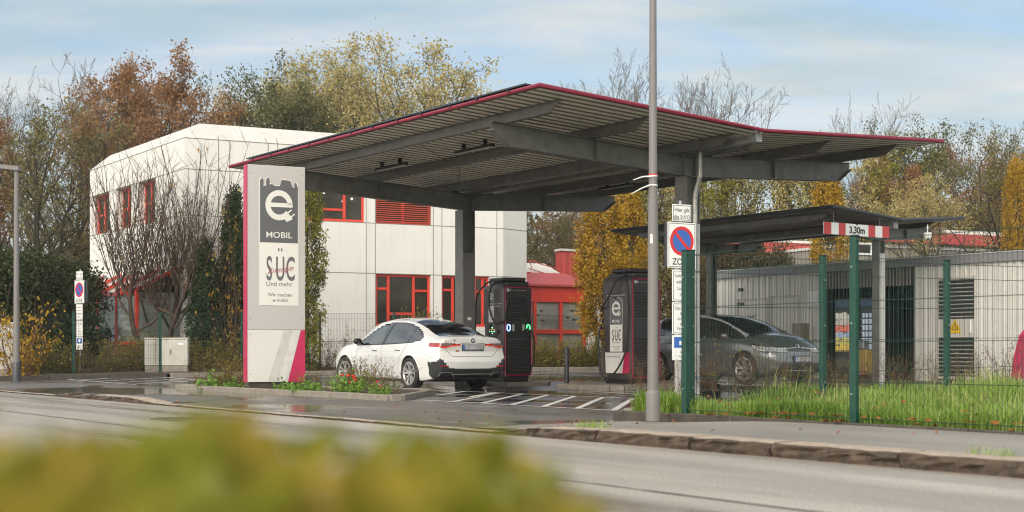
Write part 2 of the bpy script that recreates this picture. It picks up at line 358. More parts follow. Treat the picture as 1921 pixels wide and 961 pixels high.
# one sheet to the horizon
xs = [-1500, -700, -350, -180, -110] + list(range(-80, 81, 2)) + [110, 180, 350, 700, 1500]
ys = [-400, -150, -60, -20] + list(range(0, 81, 2)) + [110, 180, 350, 800, 2500]
mb = MB(); mb.add([(x, y, zg(x, y) - 0.06) for x in xs for y in ys], [(i * len(ys) + j, (i + 1) * len(ys) + j, (i + 1) * len(ys) + j + 1, i * len(ys) + j + 1) for i in range(len(xs) - 1) for j in range(len(ys) - 1)])
o = mb.build('ground', M_turf, fix=False); o['kind'] = 'structure'

def walk_h(a, b): return 0.016 + 0.094 * sst(-1.6, 1.1, a)
sheet('road', M_road, -90, 45, -14.5, 0.0, 0.0, 1.5, hf=lambda a, b: 0.0)
sheet('driveway', M_apron, -90, -1.6, 0.10, 4.15, 0.012, 0.5, hf=lambda a, b: zg(*rd(a, b).xy[:]))
sheet('footway', M_walk, -1.6, 45, 0.30, 2.54, 0.0, 0.4, hf=walk_h)
# the far kerb of the car park runs parallel to the white building
FD = Vector((0.900, 0.436, 0)); FN = Vector((0.436, -0.900, 0))       # along the facade / out of it
KB = Vector((-8.3, 40.6, 0))
def behind_kerb(x, y): return -(Vector((x, y, 0)) - KB).dot(FN)
def lot_inside(a, b):
    p = rd(a, b); 
    return behind_kerb(p.x, p.y) < 0.4
sheet('car_park', M_lot, -90, -1.9, 4.15, 42, 0.008, 0.5, inside=lot_inside)
# planted ground behind the far kerb, and the grass corner inside the green fence
mb = MB(); P = []
for i in range(61):
    for j in range(25):
        p = KB + FD * (-26 + i * 1.25) - FN * (0.1 + j * 0.6); P.append((p.x, p.y, zg(p.x, p.y) + 0.10 + 0.03 * math.sin(i * 2.1 + j * 1.3)))
mb.add(P, [(i * 25 + j, (i + 1) * 25 + j, (i + 1) * 25 + j + 1, i * 25 + j + 1) for i in range(60) for j in range(24)])
o = mb.build('planting_bed', M_soil, fix=False); o['kind'] = 'structure'
def grass_h(a, b): return 0.12 + 0.10 * sst(2.7, 9, b) + 0.02 * math.sin(a * 1.7) * math.sin(b * 2.3)
sheet('grass_verge', M_turf, -1.9, 45, 2.61, 16, 0.0, 0.45, hf=grass_h)

# markings
mk = MB(); ZM = 0.014
def stripe(a0, b0, a1, b1, w=0.11):
    p, q = rd(a0, b0), rd(a1, b1); d = (q - p); L = d.length; d.normalize(); s = Vector((-d.y, d.x, 0)) * w / 2
    n = max(1, int(L / 0.5)); P = []
    for i in range(n + 1):
        c = p + d * (L * i / n)
        for sg in (-1, 1): e = c + s * sg; P.append((e.x, e.y, zg(e.x, e.y) + ZM))
    mk.add(P, [(2 * i, 2 * i + 2, 2 * i + 3, 2 * i + 1) for i in range(n)])
stripe(-9.2, 4.32, -2.0, 4.32, 0.10); stripe(-16.5, 7.75, -2.0, 7.75, 0.10)
for k in range(15):
    a = -2.45 - k * 0.82; b_lo, a_lo = 4.38, a
    if a_lo < -9.0 : continue
    stripe(a_lo, 4.38, a_lo - 3.5, 7.70, 0.10)
for k in range(6): stripe(-10.0 - k * 1.1, 5.9 + 0.0 * k, -11.8 - k * 1.1, 7.70, 0.12)
stripe(-9.5, 10.4, -18.5, 10.4, 0.1); stripe(-9.0, 8.6, -9.0, 10.4, 0.1)
stripe(-8.3, 9.0, -11.3, 9.8, 0.14)
for a in (-19.5, -22.2, -24.9, -27.6): stripe(a, 9.0, a - 0.4, 14.2, 0.11)
for k in range(7): stripe(-28 + k * 2.7, 15.5, -29 + k * 2.7, 20.5, 0.11)
stripe(-20, 12.6, -33, 12.6, .1)
for k in range(4): stripe(-23 - 1.3 * k, 3.9 + .5, -24.5 - 1.3 * k, 6.9, 0.12)
stripe(-22.5, 4.3, -30, 4.3, .11); stripe(-24, 6.9, -34, 6.9, .11)
o = mk.build('road_markings', M_paint, fix=False); o['kind'] = 'structure'

# the wet seam and patch joints in the road
sm = MB(); rnd = random.Random(5)
def seam(b0, a0, a1, w, amp=0.03):
    P = []; n = int((a1 - a0) / 0.25); off = 0
    for i in range(n + 1):
        a = a0 + (a1 - a0) * i / n; off = off * 0.9 + rnd.uniform(-amp, amp) * 0.4; ww = w * rnd.uniform(0.4, 1.2)
        for sg in (-1, 1): p = rd(a, b0 + off + sg * ww / 2); P.append((p.x, p.y, 0.004))
    sm.add(P, [(2 * i, 2 * i + 2, 2 * i + 3, 2 * i + 1) for i in range(n)])
seam(-2.55, -60, 20, 0.035); seam(-0.9, -9, -4, 0.02, .02); seam(-1.7, -5.5, -1.5, 0.018, .05)
P = []
o = sm.build('road_seams', mat('tar_seam', (0.028, 0.026, 0.024), 0.35), fix=False); o['kind'] = 'structure'

# kerbs --------------------------------------------------------------
kb = MB(); rnd = random.Random(11)
def rough_stone(a0, a1, h0, h1, b0=-0.02, depth=0.30):
    """one hewn stone: lumpy front face, worn top (material 1)"""
    n = 9; m_ = 4; P = []; 
    for i in range(n + 1):
        t = i / n; a = a0 + 0.012 + (a1 - a0 - 0.024) * t; h = h0 + (h1 - h0) * t; e = 0.0 if 0 < i < n else 0.012
        rows = [(-0.015 + e, -0.03)] + [(b0 + rnd.uniform(-0.028, 0.022) + e, h * q) for q in (0.3, 0.6, 0.86)] + [(b0 + 0.022 + e, h - 0.003 + rnd.uniform(-.006, .004)), (b0 + 0.06, h + rnd.uniform(-0.003, 0.003)), (depth, h + 0.001)]
        P.append([(a, bb, zz) for bb, zz in rows])
    k = len(P[0]); V = []
    for row in P:
        for (a, b, z) in row: q = rd(a, b, z); V.append((q.x, q.y, q.z))
    for j in range(k - 1):
        kb.m = 1 if j >= 4 else 0
        kb.add([], [])
        o0 = len(kb.v)
    base = len(kb.v); kb.v.extend(V)
    for i in range(n):
        for j in range(k - 1):
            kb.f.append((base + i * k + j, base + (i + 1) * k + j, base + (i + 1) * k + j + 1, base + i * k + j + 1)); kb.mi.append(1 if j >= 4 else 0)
    kb.f.append(tuple(base + j for j in range(k))); kb.mi.append(0)
    kb.f.append(tuple(base + n * k + j for j in range(k))[::-1]); kb.mi.append(0)
a = -0.75
while a < 40:
    L = rnd.choice([0.75, 0.95, 1.1, 1.25]); h = lambda q: 0.02 + 0.092 * sst(-0.9, 0.35, q)
    if a < 0: L = 0.75
    rough_stone(a, a + L, max(0.012, h(a)), h(a + L)); a += L
a = -0.75
while a > -60:
    L = rnd.choice([0.8, 1.0, 1.2]); lo = 0.022
    if -13.6 < a - L and a < -10.0: rough_stone(a - L, a, 0.085, 0.085)
    elif a <= -10.0 and a - L <= -13.6 and a > -14.6: rough_stone(a - L, a, 0.03, 0.085)
    elif a >= -10.0 and a - L < -10.0: rough_stone(a - L, a, 0.085, 0.022)
    else: rough_stone(a - L, a, lo + rnd.uniform(-.004, .006), lo + rnd.uniform(-.004, .006), depth=0.14)
    a -= L
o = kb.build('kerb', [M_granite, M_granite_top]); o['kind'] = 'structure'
# ground ramp beside the raised stones on the left
sheet('footway_left', M_apron, -40, -10.3, 0.22, 0.9, 0.0, 0.3, hf=lambda a, b: 0.0215 + 0.055 * sst(-14.4, -13.4, a) * sst(-10.3, -11.3, a) * sst(0.9, 0.3, b) if a > -14.6 else 0.0215)

def slab_row(name, m, pts, w, h, L=1.0, z0=None, gap=0.008, chamf=0.012, base=None, seed=1):
    """concrete kerb units laid end to end along a line of points"""
    k_ = MB() if base is None else base; r_ = random.Random(seed)
    for (p, q) in zip(pts[:-1], pts[1:]):
        p, q = Vector((p[0], p[1], 0)), Vector((q[0], q[1], 0)); d = q - p; T = d.length; d.normalize(); n = max(1, round(T / L))
        ang = math.atan2(d.y, d.x)
        for i in range(n):
            c = p + d * (T * i / n); mid = p + d * (T * (i + .5) / n); z = zg(mid.x, mid.y) if z0 is None else z0
            s0 = len(k_.v); k_.bbox(gap / 2, T / n - gap / 2, -w / 2, w / 2, -0.08, h + r_.uniform(-.004, .004), chamf)
            k_.xf(Matrix.Translation((c.x, c.y, z)) @ Matrix.Rotation(ang, 4, 'Z'), s0)
    if base is None:
        o = k_.build(name, m); o['kind'] = 'structure'; return o
def R2(a, b): p = rd(a, b); return (p.x, p.y)
# edging between footway and grass, and the return kerb beside the car park
slab_row('kerb_edging', M_conc_dark, [R2(-1.9, 2.58), R2(44, 2.58)], 0.08, 0.135, 1.0, z0=0.0)
slab_row('kerb_return', M_conc, [R2(-1.9, 2.78), R2(-2.35, 3.4), R2(-2.35, 13.8)], 0.12, 0.13, 0.8, z0=0.02)
k0 = KB + FD * -26; k1 = KB + FD * -8.5; k2 = KB + FD * 44
slab_row('kerb_far_left', M_conc_dark, [(k0.x, k0.y), ((KB + FD * -1.8).x, (KB + FD * -1.8).y)], 0.14, 0.15, 1.6)
slab_row('kerb_far', M_conc, [((KB + FD * -1.7).x, (KB + FD * -1.7).y), (k2.x, k2.y)], 0.14, 0.13, 1.0)
# totem island
isl = [(-9.15, 3.72), (-17.9, 3.55), (-18.3, 3.75), (-18.0, 4.3), (-12.5, 6.2), (-11.6, 6.1), (-9.15, 3.95)]
slab_row('kerb_island', M_conc, [R2(*q) for q in isl] + [R2(*isl[0])], 0.12, 0.115, 1.0, z0=0.0)
mb = MB(); ctr = rd(-13.5, 4.6, 0.10); ring = [rd(a, b, 0.085) for a, b in isl]
mb.add([ctr[:]] + [p[:] for p in ring], [(0, i + 1, (i + 1) % len(ring) + 1) for i in range(len(ring))]); o = mb.build('island_soil', M_soil); o['kind'] = 'structure'

# manhole cover
mh = rd(0, 0); mp_ = at(341, 17.1, z=0.003)
t = thing('manhole_cover', 'round iron manhole cover set in the wet road', 'manhole cover', mp_)
mb = MB(); mb.lathe([(0.0, 0.006), (0.30, 0.006), (0.31, 0.003)], 40); 
mb.build('lid', mat('cast_iron', (0.05, 0.045, 0.04), 0.5, 0.6, var=0.4, scale=20, bump=1, bscale=50), t)
mb = MB(); mb.lathe([(0.318, 0.002), (0.318, 0.007), (0.38, 0.007), (0.385, 0.001)], 40); mb.build('frame', mat('iron_ring', (0.09, 0.08, 0.07), 0.6, 0.3, var=0.3), t)

M_sheetgap = mat('roof_sheet_rib_shade', (0.29, 0.26, 0.22), 0.7)  # shade in the rib recesses and flanks, painted as a darker sheet colour
# ================================================================== CANOPIES (butterfly roofs)
def canopy(name, label, Va, Vb, L, W, zV, zE, cols, beam_h, beam_reach, purlins, trim_mat, zcol, mats, cast=True, pipe=None, panels=True, lights=(), rib=0.235, hw=0.16):
    """local x runs along the valley away from the camera's end, local y away from the road"""
    rz = math.atan2(-UY, -UX)            # local +x = -u
    # local y = rotate +90: must point away from the road (+p) -> check sign below
    t = thing(name, label, 'canopy', rd(Va, Vb, 0.0), rz)
    sy = -1.0                             # local +y is towards the road, so away-from-road values are negated
    def z_at(w): return zV + (zE - zV) * abs(w) / W
    ms_, msheet, mtrim = mats
    for side in (-1, 1):
        mb = MB(); n = int(L / rib); P = []; F_ = []; prof = []
        for i in range(n):
            x = i * L / n; d = L / n
            prof += [(x, 0.0), (x + d * .60, 0.0), (x + d * .62, 0.055), (x + d * .98, 0.055)]
        prof.append((L, 0.0))
        for (x, h) in prof:
            P += [(x, sy * side * 0.06, z_at(0.06) + h), (x, sy * side * W, z_at(W) + h)]
        F_ = [(2 * i, 2 * i + 1, 2 * i + 3, 2 * i + 2) for i in range(len(prof) - 1)]
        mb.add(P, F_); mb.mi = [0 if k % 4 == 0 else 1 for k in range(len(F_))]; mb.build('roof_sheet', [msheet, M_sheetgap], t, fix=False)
        mb = MB()                         # top skin with an edge, so the roof has thickness
        P = [(x, sy * side * w, z_at(w) + h) for x in (0.0, L) for (w, h) in ((0.06, 0.058), (W, 0.058), (W, 0.07), (0.06, 0.07))]
        mb.add(P, [(0, 1, 5, 4), (1, 2, 6, 5), (2, 3, 7, 6), (3, 0, 4, 7), (0, 3, 2, 1), (4, 5, 6, 7)]); mb.build('roof_deck', ms_[3], t)
        mb = MB(); r = 0.034
        mb.tube([(-0.03, sy * side * 0.0, zV + 0.04), (-0.03, sy * side * (W + .03), zE + 0.04), (L + .03, sy * side * (W + .03), zE + 0.04), (L + .03, 0, zV + .04)], r if cast else 0.05, 8)
        mb.build('edge_trim', mtrim, t)
        if panels:
            k = max(1, int((L - 0.4) / 1.72)); 
            for i in range(k):
                for row in range(2):
                    w0 = W + 0.03 - row * 1.1 - 1.02; w1 = w0 + 1.02; x0 = 0.35 + i * 1.72
                    mb = MB(); P = []
                    for zz in (0.10, 0.125):
                        for (x, w) in ((x0, w0), (x0 + 1.69, w0), (x0 + 1.69, w1), (x0, w1)): P.append((x, sy * side * w, z_at(w) + zz))
                    mb.add(P, [(0, 1, 2, 3), (4, 5, 6, 7), (0, 1, 5, 4), (1, 2, 6, 5), (2, 3, 7, 6), (3, 0, 4, 7)])
                    for xx in (x0 + .4, x0 + 1.3): mb.box(xx - .02, xx + .02, min(sy * side * w0, sy * side * (w1 + .05)), max(sy * side * w0, sy * side * (w1 + .05)), z_at((w0 + w1) / 2) + .07, z_at((w0 + w1) / 2) + .099)
                    mb.build('solar_panel', ms_[4], t)
    # purlins: I sections lengthwise with raked ends
    ph = purlins[1]
    for w in purlins[0]:
        zt = z_at(w) - 0.004; zb = zt - ph; y = sy * w; mb = MB(); x0, x1 = 0.42, L - 0.3; fw = 0.055
        def raked(xa, xb, ya, yb, za, zb_, r0, r1): # prism in xz with raked near end
            mb.prism([(xa + r0, za), (xb - r0, za), (xb - r1, zb_), (xa + r1, zb_)], ya, yb, 'y')
        raked(x0, x1, y - .006, y + .006, zb, zt, 0.3, 0.0)
        raked(x0, x1, y - fw, y + fw, zb - .01, zb + .003, 0.31, 0.30); raked(x0, x1, y - fw, y + fw, zt - .012, zt, 0.01, 0.0)
        mb.build('purlin', ms_[0], t)
    # box gutter along the valley
    mb = MB(); mb.box(0.12, L - .1, -0.075, 0.075, zV - 0.14, zV - 0.008); mb.build('gutter', ms_[1], t)
    # columns with main beams
    for i, cx in enumerate(cols):
        cmb_ = MB(); zc = zcol
        cmb_.box(cx - hw, cx + hw, -hw - .008, -hw + .012, 0, zc); cmb_.box(cx - hw, cx + hw, hw - .012, hw + .008, 0, zc); cmb_.box(cx - .007, cx + .007, -hw + .012, hw - .012, 0, zc)
        cmb_.box(cx - .24, cx + .24, -.24, .24, 0, 0.03)
        cc = cmb_.build('column', ms_[0], t)
        b = MB(); z0 = zcol + .002
        def top(w): return z_at(w) - ph - 0.02
        tp = beam_reach; bh = top(0) - z0
        for sg in (-1, 1):
            a_, e_ = (0.0, sg * tp)
            dz = top(tp) - top(0)
            poly = [(0, z0), (sg * (tp - .35), z0 + dz * (tp - .35) / tp), (sg * tp, z0 + dz + bh * 0.62), (sg * tp, top(tp)), (0, top(0))]
            poly = [(sy * u, v) for u, v in poly]
            b.prism(poly, cx - .008, cx + .008, 'x')
            for (u0, v0, u1, v1) in ((0, z0, sg * (tp - .35), z0 + dz * (tp - .35) / tp), (sg * (tp - .35), z0 + dz * (tp - .35) / tp, sg * tp, z0 + dz + bh * .62), (0, top(0) - .014, sg * tp, top(tp) - .014)):
                b.add([(cx + q, sy * u, v + hh) for q in (-.09, .09) for (u, v) in ((u0, v0), (u1, v1)) for hh in (0, .014)], [(0, 1, 3, 2), (4, 6, 7, 5), (0, 2, 6, 4), (1, 5, 7, 3), (0, 4, 5, 1), (2, 3, 7, 6)])
            for w in (sg * .14, sg * tp * .5): 
                if cast: b.box(cx - .085, cx + .085, sy * w - .005, sy * w + .005, z0 + .012 + dz * abs(w) / tp, top(w) - .012)
        b.build('main_beam', ms_[0], t)
    return t, sy, z_at

M_deck = mat('roof_deck_grey', (0.09, 0.09, 0.09), 0.6); M_pv = mat('solar_cells', (0.012, 0.014, 0.022), 0.15, var=0.2, scale=10)
M_sheetd = mat('roof_sheet_dark', (0.3, 0.28, 0.26), 0.5, 0.1, var=0.12, scale=2.0)
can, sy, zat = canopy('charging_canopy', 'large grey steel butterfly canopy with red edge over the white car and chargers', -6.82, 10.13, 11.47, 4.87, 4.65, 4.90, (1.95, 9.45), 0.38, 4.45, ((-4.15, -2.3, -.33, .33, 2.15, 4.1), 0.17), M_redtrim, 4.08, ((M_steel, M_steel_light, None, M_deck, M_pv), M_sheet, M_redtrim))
can.scale = (1.03, 1.03, 1.03); can.location.z = -0.025
# column casings, conduits, downpipe, strip lights (parts of the canopy)
M_casing = mat('brown_grey_casing', (0.135, 0.12, 0.11), 0.45, var=0.05, scale=2)
# plate closing the side of the far column that faces the camera (towards the road and the near end)
mb = MB(); mb.bbox(9.275, 9.292, -.15, .15, 0.04, 3.1, .003)
for z in (0.3, 1.2, 2.1, 3.0):
    for y in (-.135, .135): mb.lathe([(0, 0.0), (.008, 0.0)], 6, 'x', (9.271, y, z))
cs_ = mb.build('column_casing', M_casing, can)
mb = MB(); mb.box(9.268, 9.271, -.05, .05, 1.55, 1.62); mb.build('label_plate', M_signwhite, cs_)
mb = MB(); mb.bbox(1.775, 1.792, -.15, .15, 0.04, 3.2, .003)
mb.bbox(1.80, 2.10, .172, .19, .04, 3.2, .003)
for x in (1.84, 1.90, 1.96, 2.02): mb.box(x, x + .02, .1905, .205, .05, 3.19)
mb.build('column_casing', mat('white_casing', (0.5, 0.49, 0.47), 0.45, var=0.05), can)
mb = MB(); x = 1.66; y = .14
mb.tube([(1.6, .02, 4.56), (1.6, .02, 4.18), (1.6, .02, 4.05), (1.68, .05, 3.75), (1.70, .05, 3.62), (1.70, .05, 0.2)], .05, 12)
for z in (3.6, 4.02, 2.4, 1.2): mb.tube([(1.70 if z < 3.7 else 1.61, .05 if z < 3.7 else .02, z), (1.70 if z < 3.7 else 1.61, .05 if z < 3.7 else .02, z + .04)], .056, 12)
mb.build('downpipe', M_pipe, can)
mb = MB()
for k, y in enumerate((-.03, .03)):
    mb.tube([(9.230, y + (.5 if k else -.6), 4.5), (9.230, y + (.3 if k else -.35), 4.46), (9.230, y * 1.6, 4.36), (9.230, y * 1.2, 4.2), (9.250, y, 4.0), (9.260, y, 3.1)], .014, 6)
mb.tube([(9.230, .5, 4.5), (9.330, .62, 4.57), (9.93, .7, 4.6)], .012, 6)
mb.build('conduit', M_antra, can)
mb = MB(); mb.tube([(9.230, .35, 4.5), (7.2, 1.6, 4.66), (5.2, 3.9, 4.78)], .006, 4); mb.build('cable', M_black, can)
def strip_light(x, w, L=1.25):
    z = zat(w) - 0.16; y = -w
    l = MB(); l.bbox(x - L / 2, x + L / 2, y - .05, y + .05, z, z + .05, .01); l.box(x - L / 2 + .25, x - L / 2 + .28, y - .04, y + .04, z + .05, zat(w)); l.box(x + L / 2 - .28, x + L / 2 - .25, y - .04, y + .04, z + .05, zat(w))
    q = l.build('ceiling_light', M_black, can); l = MB(); l.bbox(x - L / 2 + .04, x + L / 2 - .04, y - .035, y + .035, z - .012, z - .001, .004); l.build('diffuser', mat('lamp_diffuser', (0.55, .54, .5), .4), q)
strip_light(4.6, -3.0); strip_light(7.7, -3.0); strip_light(3.0, 1.2); strip_light(7.6, 3.0); strip_light(4.2, 3.2)

# second, lower canopy over the grey car
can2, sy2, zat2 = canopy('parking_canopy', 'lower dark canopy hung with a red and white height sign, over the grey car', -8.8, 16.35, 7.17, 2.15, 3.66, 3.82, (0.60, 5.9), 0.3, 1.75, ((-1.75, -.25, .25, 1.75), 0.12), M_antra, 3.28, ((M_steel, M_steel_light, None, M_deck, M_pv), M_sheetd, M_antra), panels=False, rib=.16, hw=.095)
mb = MB(); mb.bbox(.488, .502, -.09, .085, .04, 3.0, .003)
mb.build('column_casing', mat('white_casing', (0.5, 0.49, 0.47), 0.45), can2)
# height limit board, red and white
hl = thing('height_limit_sign', 'red and white board reading 3,30m hung from the lower canopy', 'sign', rd(-8.75, 13.85, 3.27), math.atan2(PY, PX))
mb = MB(); mb.bbox(0, 2.05, -.012, .012, 0, .25, .004); bd = mb.build('board', M_signwhite, hl)
M_hred = mat('board_red', (0.52, 0.05, 0.045), .4, var=.04)
for (u0, u1) in ((0.0, .22), (.45, .66), (1.38, 1.60), (1.83, 2.05)):
    mb = MB(); mb.box(u0, u1, -.0155, -.0125, 0.001, .249); mb.build('stripe', M_hred, hl)
mb = MB(); put_text(mb, '3,30m', 1.02, .055, .2, -.016, bold=.006); mb.add([(.98, -.0155, .25), (1.06, -.0155, .25), (1.02, -.0155, .215)], [(0, 1, 2)]); mb.add([(.98, -.0155, .0), (1.06, -.0155, .0), (1.02, -.0155, .035)], [(0, 1, 2)]); mb.build('lettering', M_ink, hl, fix=False)
mb = MB()
for u in (.3, 1.75): mb.tube([(u, .0, .25), (u + .05, .05, .48)], .008, 5)
mb.build('hanger', M_steel, hl)
# little dome camera under the far end of that canopy
t = thing('security_camera', 'small white dome camera under the right end of the lower canopy', 'camera', at(1740, 30.6, 447))
mb = MB(); mb.lathe([(0, .12), (.09, .12), (.09, .04), (.07, -.02), (.03, -.055), (0, -.06)], 20); mb.tube([(0, 0, .12), (0, 0, .3)], .012, 6); mb.build('housing', M_signwhite, t, smooth='auto')
mb = MB(); mb.lathe([(0, -.062), (.03, -.058), (.05, -.03)], 16, c=(0.0, -.03, .02)); mb.build('lens', M_black, t)

# ================================================================== SIGNAGE
def castle(w, h0, h1):
    """ragged castle outline closing the top of the emblem, w wide, from h0 up to h1"""
    pts = [(0, .55), (.0, .82), (.045, .95), (.09, .82), (.09, .52), (.16, .55), (.16, .86), (.205, 1.0), (.25, .86), (.25, .60), (.31, .66), (.38, .55), (.52, .55), (.57, .90), (.80, .86), (.86, .52), (.91, .50), (.91, .68), (.94, .78), (.97, .68), (1.0, .5)]
    return [(u * w, h0 + (h1 - h0) * v) for u, v in pts]
def emblem(parent, u0, v0, W_, H_, d, pic=True, font_scale=1.0, frame=True):
    """castle panel with a big e and plug, MOBIL, white panel with the lettering. plane y=d facing -y"""
    hm = v0 + H_ * .485
    out_ = MB(); e = .02 * W_
    poly = [(u0 - e, v0 - 0)] + [(u0 + W_ + e, v0)] + [(u0 + W_ + e, hm)] + [(u0 + q[0] * (1 + 2 * .02) - e, q[1] + e) for q in castle(W_, hm + H_ * .37, v0 + H_)][::-1] + [(u0 - e, hm)]
    out_.prism(poly, d, d + .004, 'y'); out_.build('emblem_panel', M_white, parent)
    dk = MB(); poly = [(u0, hm + e), (u0 + W_, hm + e)] + [(u0 + q[0], q[1]) for q in castle(W_, hm + H_ * .37, v0 + H_)][::-1]
    dk.prism(poly, d - .0015, d - .0002, 'y'); dk.build('castle_panel', M_dkgrey, parent)
    wt = MB(); s = W_
    # the letter e as a bent ring with a bar
    cx, cz, r1, r2 = u0 + .5 * W_, hm + .30 * H_, .36 * W_, .225 * W_; n = 40; P = []
    for i in range(n + 1):
        an = R(4) + (R(318) - R(4)) * i / n
        P += [(cx + r1 * math.cos(an), d - .003, cz + r1 * 1.08 * math.sin(an)), (cx + r2 * math.cos(an), d - .003, cz + r2 * 1.08 * math.sin(an))]
    wt.add(P, [(2 * i, 2 * i + 1, 2 * i + 3, 2 * i + 2) for i in range(n)])
    wt.add([(cx - r2, d - .003, cz - .05 * W_), (cx + r1, d - .003, cz - .05 * W_), (cx + r1, d - .003, cz + .06 * W_), (cx - r2, d - .003, cz + .06 * W_)], [(0, 1, 2, 3)])
    # plug
    px_, pz = cx + .24 * W_, cz - .27 * W_; an = R(40)
    def rot(u, v): return (px_ + (u * math.cos(an) - v * math.sin(an)) * W_, d - .0045, pz + (u * math.sin(an) + v * math.cos(an)) * W_)
    for poly in ([(-.13, -.10), (0, -.13), (.05, -.13), (.05, .13), (0, .13), (-.13, .10)], [(.05, .05), (.17, .05), (.17, .085), (.05, .085)], [(.05, -.085), (.17, -.085), (.17, -.05), (.05, -.05)]):
        wt.add([rot(*q) for q in poly], [tuple(range(len(poly)))])
    put_text(wt, 'MOBIL', u0 + .5 * W_, hm + .045 * H_, .215 * W_, d - .003, bold=.0015 * W_, sx=1.12)
    wt.build('emblem_lettering', M_white, parent, fix=False)
    gr = MB()
    for (ch, u) in (('S', .24), ('U', .53), ('C', .80)):
        vs_, fs = text_verts(ch, .68 * W_, .010 * W_, 'CENTER', .52)
        gr.add([(u0 + u * W_ + x, d - .003, v0 + .20 * H_ + y * 1.28) for x, y in vs_], fs)
    for u in (.49, .57): gr.add([(u0 + (u - .018) * W_, d - .003, v0 + .425 * H_), (u0 + (u + .018) * W_, d - .003, v0 + .425 * H_), (u0 + (u + .018) * W_, d - .003, v0 + .448 * H_), (u0 + (u - .018) * W_, d - .003, v0 + .448 * H_)], [(0, 1, 2, 3)])
    put_text(gr, 'Und mehr.', u0 + .52 * W_, v0 + .152 * H_, .17 * W_, d - .003, sx=.98)
    put_text(gr, 'Wir machen', u0 + .53 * W_, v0 + .072 * H_, .13 * W_, d - .003, sx=1.0)
    put_text(gr, 'e-mobil', u0 + .53 * W_, v0 + .03 * H_, .13 * W_, d - .003)
    gr.build('panel_lettering', M_midgrey, parent, fix=False)
    rd_ = MB(); put_text(rd_, 'Energie', u0 + .53 * W_, v0 + .262 * H_, .2 * W_, d - .0045, sx=1.15, shear=.5, rot=R(9), bold=-.001); rd_.build('script_lettering', M_redink, parent, fix=False)

tw, th, tz0 = 1.19, 4.36, 0.22
tp_ = at(464, 27.7, z=0.0)
tot = thing('totem_sign', 'tall light grey advertising totem with red edge and castle emblem in the planted island', 'totem sign', (tp_.x, tp_.y, .08), math.atan2(0.417, 0.909))
mb = MB(); mb.bbox(0, tw, 0, .24, 1.19 + .004, th + .14, .006); mb.build('upper_casing', M_lacq, tot)
mb = MB(); mb.bbox(0, tw, 0, .24, tz0 - .08, 1.19, .006); mb.build('lower_casing', M_lacq2, tot)
mb = MB(); mb.bbox(-.022, .002, -.004, .245, tz0 - .085, th + .145, .003); mb.build('red_edge', M_magenta, tot)
mb = MB(); mb.bbox(.07, tw - .1, .05, .2, -.12, tz0 - .083, .004); mb.build('plinth', M_conc_dark, tot)
mb = MB()
for z in (1.42, 4.33):
    for x in (.06, tw - .06): mb.lathe([(0, -.0018), (.011, -.0018), (.012, .0)], 10, 'y', (x, 0, z))
for z in (.3, 1.1): mb.lathe([(0, -.0018), (.011, -.0018), (.012, .0)], 10, 'y', (.06, 0, z))
mb.build('screw_heads', M_steel, tot)
mb = MB(); mb.prism([(.83, tz0 - .078), (tw - .003, tz0 - .078), (tw - .003, 1.187), (1.1, 1.187)], -.004, -.0015, 'y'); mb.build('magenta_stripe', M_magenta, tot)
mb = MB(); mb.prism([(.42, tz0 - .078), (.62, tz0 - .078), (.93, 1.187), (.75, 1.187)], -.0035, -.0015, 'y'); mb.build('grey_stripe', mat('stripe_grey', (.50, .485, .46), .42), tot)
mb = MB(); mb.prism([(.62, tz0 - .078), (.825, tz0 - .078), (1.095, 1.187), (.93, 1.187)], -.0035, -.0015, 'y'); mb.build('grey_stripe', mat('stripe_grey2', (.56, .545, .52), .42), tot)
emblem(tot, .255, 1.68, .78, 2.58, -.008)

